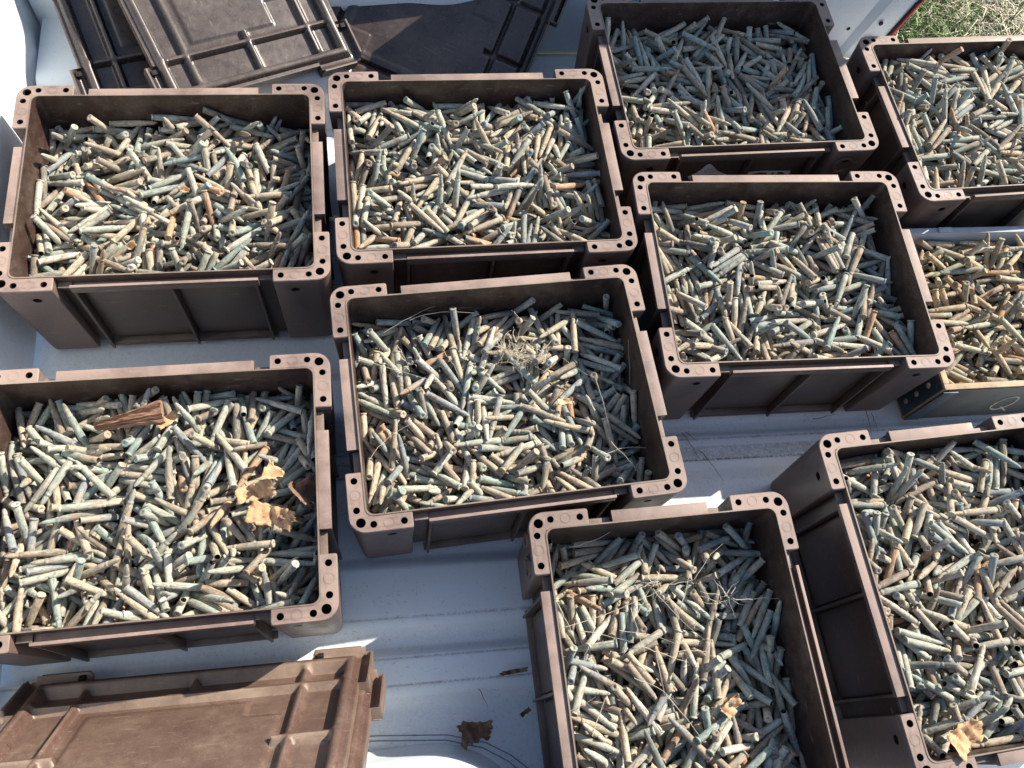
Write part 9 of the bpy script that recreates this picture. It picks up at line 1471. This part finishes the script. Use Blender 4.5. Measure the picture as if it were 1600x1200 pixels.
scrap('cardboard_scrap', M['paper'], 288, 300, TOP['A']+.006, .016, .010, .9, .3, .1, .5, 31, 'orange flake near the middle of the rear left crate', 'cardboard', .7, cg)
scrap('cardboard_scrap', M['paper'], 205, 385, TOP['A']+.006, .016, .010, .6, .3, .1, .5, 32, 'orange flake near the front of the rear left crate', 'cardboard', .7, cg)
# bark slab: ridged wedge
def bark():
    n1, n2 = 40, 14; v = []; f = []
    for s in (1, -1):
        for j in range(n2+1):
            for i in range(n1+1):
                u, w_ = i/n1, j/n2-.5; wd = .034*(.35+.75*u)*(1+.15*noise.noise(Vector((u*6, 0, s))))
                z = (s*.004 + (.003*math.sin(w_*38)+.003*noise.noise(Vector((u*8, w_*30, 2)))) + .006*(1-4*w_*w_)) if s > 0 else -.004
                v.append(((u-.5)*.108, w_*wd, z))
    k = (n1+1)*(n2+1)
    for s in (0, 1):
        for j in range(n2):
            for i in range(n1): q = s*k+j*(n1+1)+i; ff = (q, q+1, q+n1+2, q+n1+1); f.append(ff if s == 0 else ff[::-1])
    ring = [i for i in range(n1+1)] + [j*(n1+1)+n1 for j in range(1, n2+1)] + [n2*(n1+1)+i for i in range(n1-1, -1, -1)] + [j*(n1+1) for j in range(n2-1, 0, -1)]
    for a, b in zip(ring, ring[1:]+ring[:1]): f.append((a, a+k, b+k, b))
    o = link('bark_piece', mesh_vf('bark_piece', v, f, 40), M['bark']); o.location = at(203, 655, TOP['G']+.016); o.rotation_euler = (.1, -.1, .14)
    tag(o, 'splintered reddish bark slab near the back of the front left crate', 'bark')
bark()
_seen = set()
def where(p0, p1, x0, y0, x1, y1):
    dx, dy = abs(p1[0]-p0[0]), abs(p1[1]-p0[1]); mx, my = (p0[0]+p1[0])/2, (p0[1]+p1[1])/2
    ln = 'long' if math.hypot(dx, dy) > 90 else 'short'
    sl = 'level' if dy < .35*dx else ('upright' if dx < .45*dy else ('rising' if (p1[0]-p0[0])*(p0[1]-p1[1]) > 0 else 'falling'))
    c = ['left side', 'left of centre', 'middle', 'right of centre', 'right side'][min(4, max(0, int((mx-x0)/(x1-x0)*5)))]
    r = ['at the back', 'upper part', 'half way down', 'lower part', 'at the front'][min(4, max(0, int((my-y0)/(y1-y0)*5)))]
    return ln, sl, c, r
def strand(p0, p1, z0, z1, bow, r, seed, label, name='grass_strand', mat='strand', cat='dry grass', group=None):
    a, b = at(*p0, z0), at(*p1, z1); rr = random.Random(seed); pts = []
    side = (b-a).cross(Vector((0, 0, 1))).normalized()*rr.uniform(-1, 1)*bow + Vector((0, 0, 1))*bow*.6
    for i in range(9):
        t = i/8; p = a.lerp(b, t) + side*1.6*t*(1-t)*(b-a).length + Vector([rr.uniform(-1, 1)*.0012 for _ in range(3)])
        pts.append(p)
    c = a.copy(); v, f = tube([p-c for p in pts], r, 4, True)
    o = link(name, mesh_vf(name, v, f, 60), M[mat]); o.location = c
    return tag(o, label, cat, group)
rr = random.Random(21)
zH, zF = TOP['H']+.016, TOP['F']+.016
HS = [((862, 985), (1060, 905)), ((1085, 905), (1130, 848)), ((1035, 915), (1085, 905)), ((968, 985), (1060, 1008)), ((1060, 1018), (1110, 1020)), ((995, 960), (1020, 910)), ((1020, 920), (1100, 1000)), ((870, 940), (900, 1005)), ((905, 985), (990, 1005)),
      ((1025, 1020), (1045, 1130)), ((1000, 1010), (1090, 1040)), ((1150, 938), (1218, 934)), ((930, 980), (905, 1050)), ((985, 950), (1010, 1040)), ((990, 1060), (1060, 1100)), ((890, 855), (975, 818)), ((1040, 1085), (1100, 1160)), ((1060, 960), (1085, 870)), ((925, 1150), (960, 1060)), ((870, 1120), (930, 1090))]
for i, (a, b) in enumerate(HS):
    strand(a, b, zH+rr.uniform(0, .015), zH+rr.uniform(0, .02), rr.uniform(.05, .2), rr.uniform(.0005, .0009), i, '%s %s dry stalk, %s, %s, of the grass-strewn front crate' % where(a, b, 860, 800, 1260, 1180), group='dry grass stalks in the front crate')
FS = [((600, 520), (680, 478)), ((640, 500), (740, 490)), ((800, 485), (830, 505)), ((980, 430), (985, 600)), ((560, 560), (700, 600)), ((575, 720), (650, 660)), ((740, 640), (745, 690)), ((930, 720), (1010, 700)), ((780, 540), (850, 580)), ((690, 545), (720, 590)), ((620, 540), (640, 580)), ((930, 590), (950, 660)), ((880, 560), (930, 590)), ((955, 690), (1000, 740))]
for i, (a, b) in enumerate(FS):
    strand(a, b, zF+rr.uniform(0, .012), zF+rr.uniform(0, .02), rr.uniform(.05, .25), rr.uniform(.0005, .0009), 50+i, '%s %s dry stalk, %s, %s, of the centre crate' % where(a, b, 550, 450, 1020, 780), group='dry grass stalks in the centre crate')
def tuft(px, py, z, n, R, seed, label, rad=.0006):
    r = random.Random(seed); V, F = [], []; c = at(px, py, z)
    for i in range(n):
        a = Vector((r.uniform(-1, 1)*R, r.uniform(-1, 1)*R*.55, r.uniform(-.004, .008))); d = Vector((r.uniform(-1, 1), r.uniform(-1, 1), r.uniform(-.3, .3))).normalized()
        pts = [a]
        for k in range(5):
            d = (d + Vector([r.uniform(-.5, .5) for _ in range(3)])).normalized(); pts.append(pts[-1]+d*.007)
        v, f = tube(pts, rad, 3, True); k = len(V); V += v; F += [tuple(q+k for q in g_) for g_ in f]
    o = link('root_tuft', mesh_vf('root_tuft', V, F, 60), M['strand']); o.location = c; return tag(o, label, 'dry roots')
tuft(825, 560, TOP['F']+.010, 60, .032, 3, 'tangle of fine pale roots at the upper middle of the centre crate')
tuft(795, 545, TOP['F']+.010, 30, .020, 4, 'smaller tangle of fine pale roots left of the big tangle, centre crate')
tuft(1130, 935, TOP['H']+.014, 16, .016, 5, 'wiry root tuft at the right of the front crate strewn with grass')
tuft(1025, 915, TOP['H']+.012, 14, .012, 6, 'pinkish root tuft at the back of the front crate strewn with grass')
for i, (a, b) in enumerate([((1066, 676), (1095, 720)), ((1095, 705), (1130, 752)), ((1070, 675), (1090, 690)), ((1353, 635), (1362, 680)), ((1362, 645), (1372, 675)), ((1270, 655), (1305, 647))]):
    strand(a, b, .004, .005, .05, .0008, 90+i, ['longest upper rootlet beside the centre crate', 'lower curved rootlet pointing down toward the front crate', 'short rootlet crossing the upper one beside the centre crate', 'left of two dark rootlets near the wooden box', 'right of two dark rootlets near the wooden box', 'level rootlet just in front of the crate right of centre'][i], 'rootlet', 'root', 'root', 'rootlets on the bed floor')
strand((748, 1075), (762, 1105), .004, .004, .1, .0007, 99, 'single thin dark rootlet on the white floor above the curled leaf', 'rootlet', 'root', 'root')
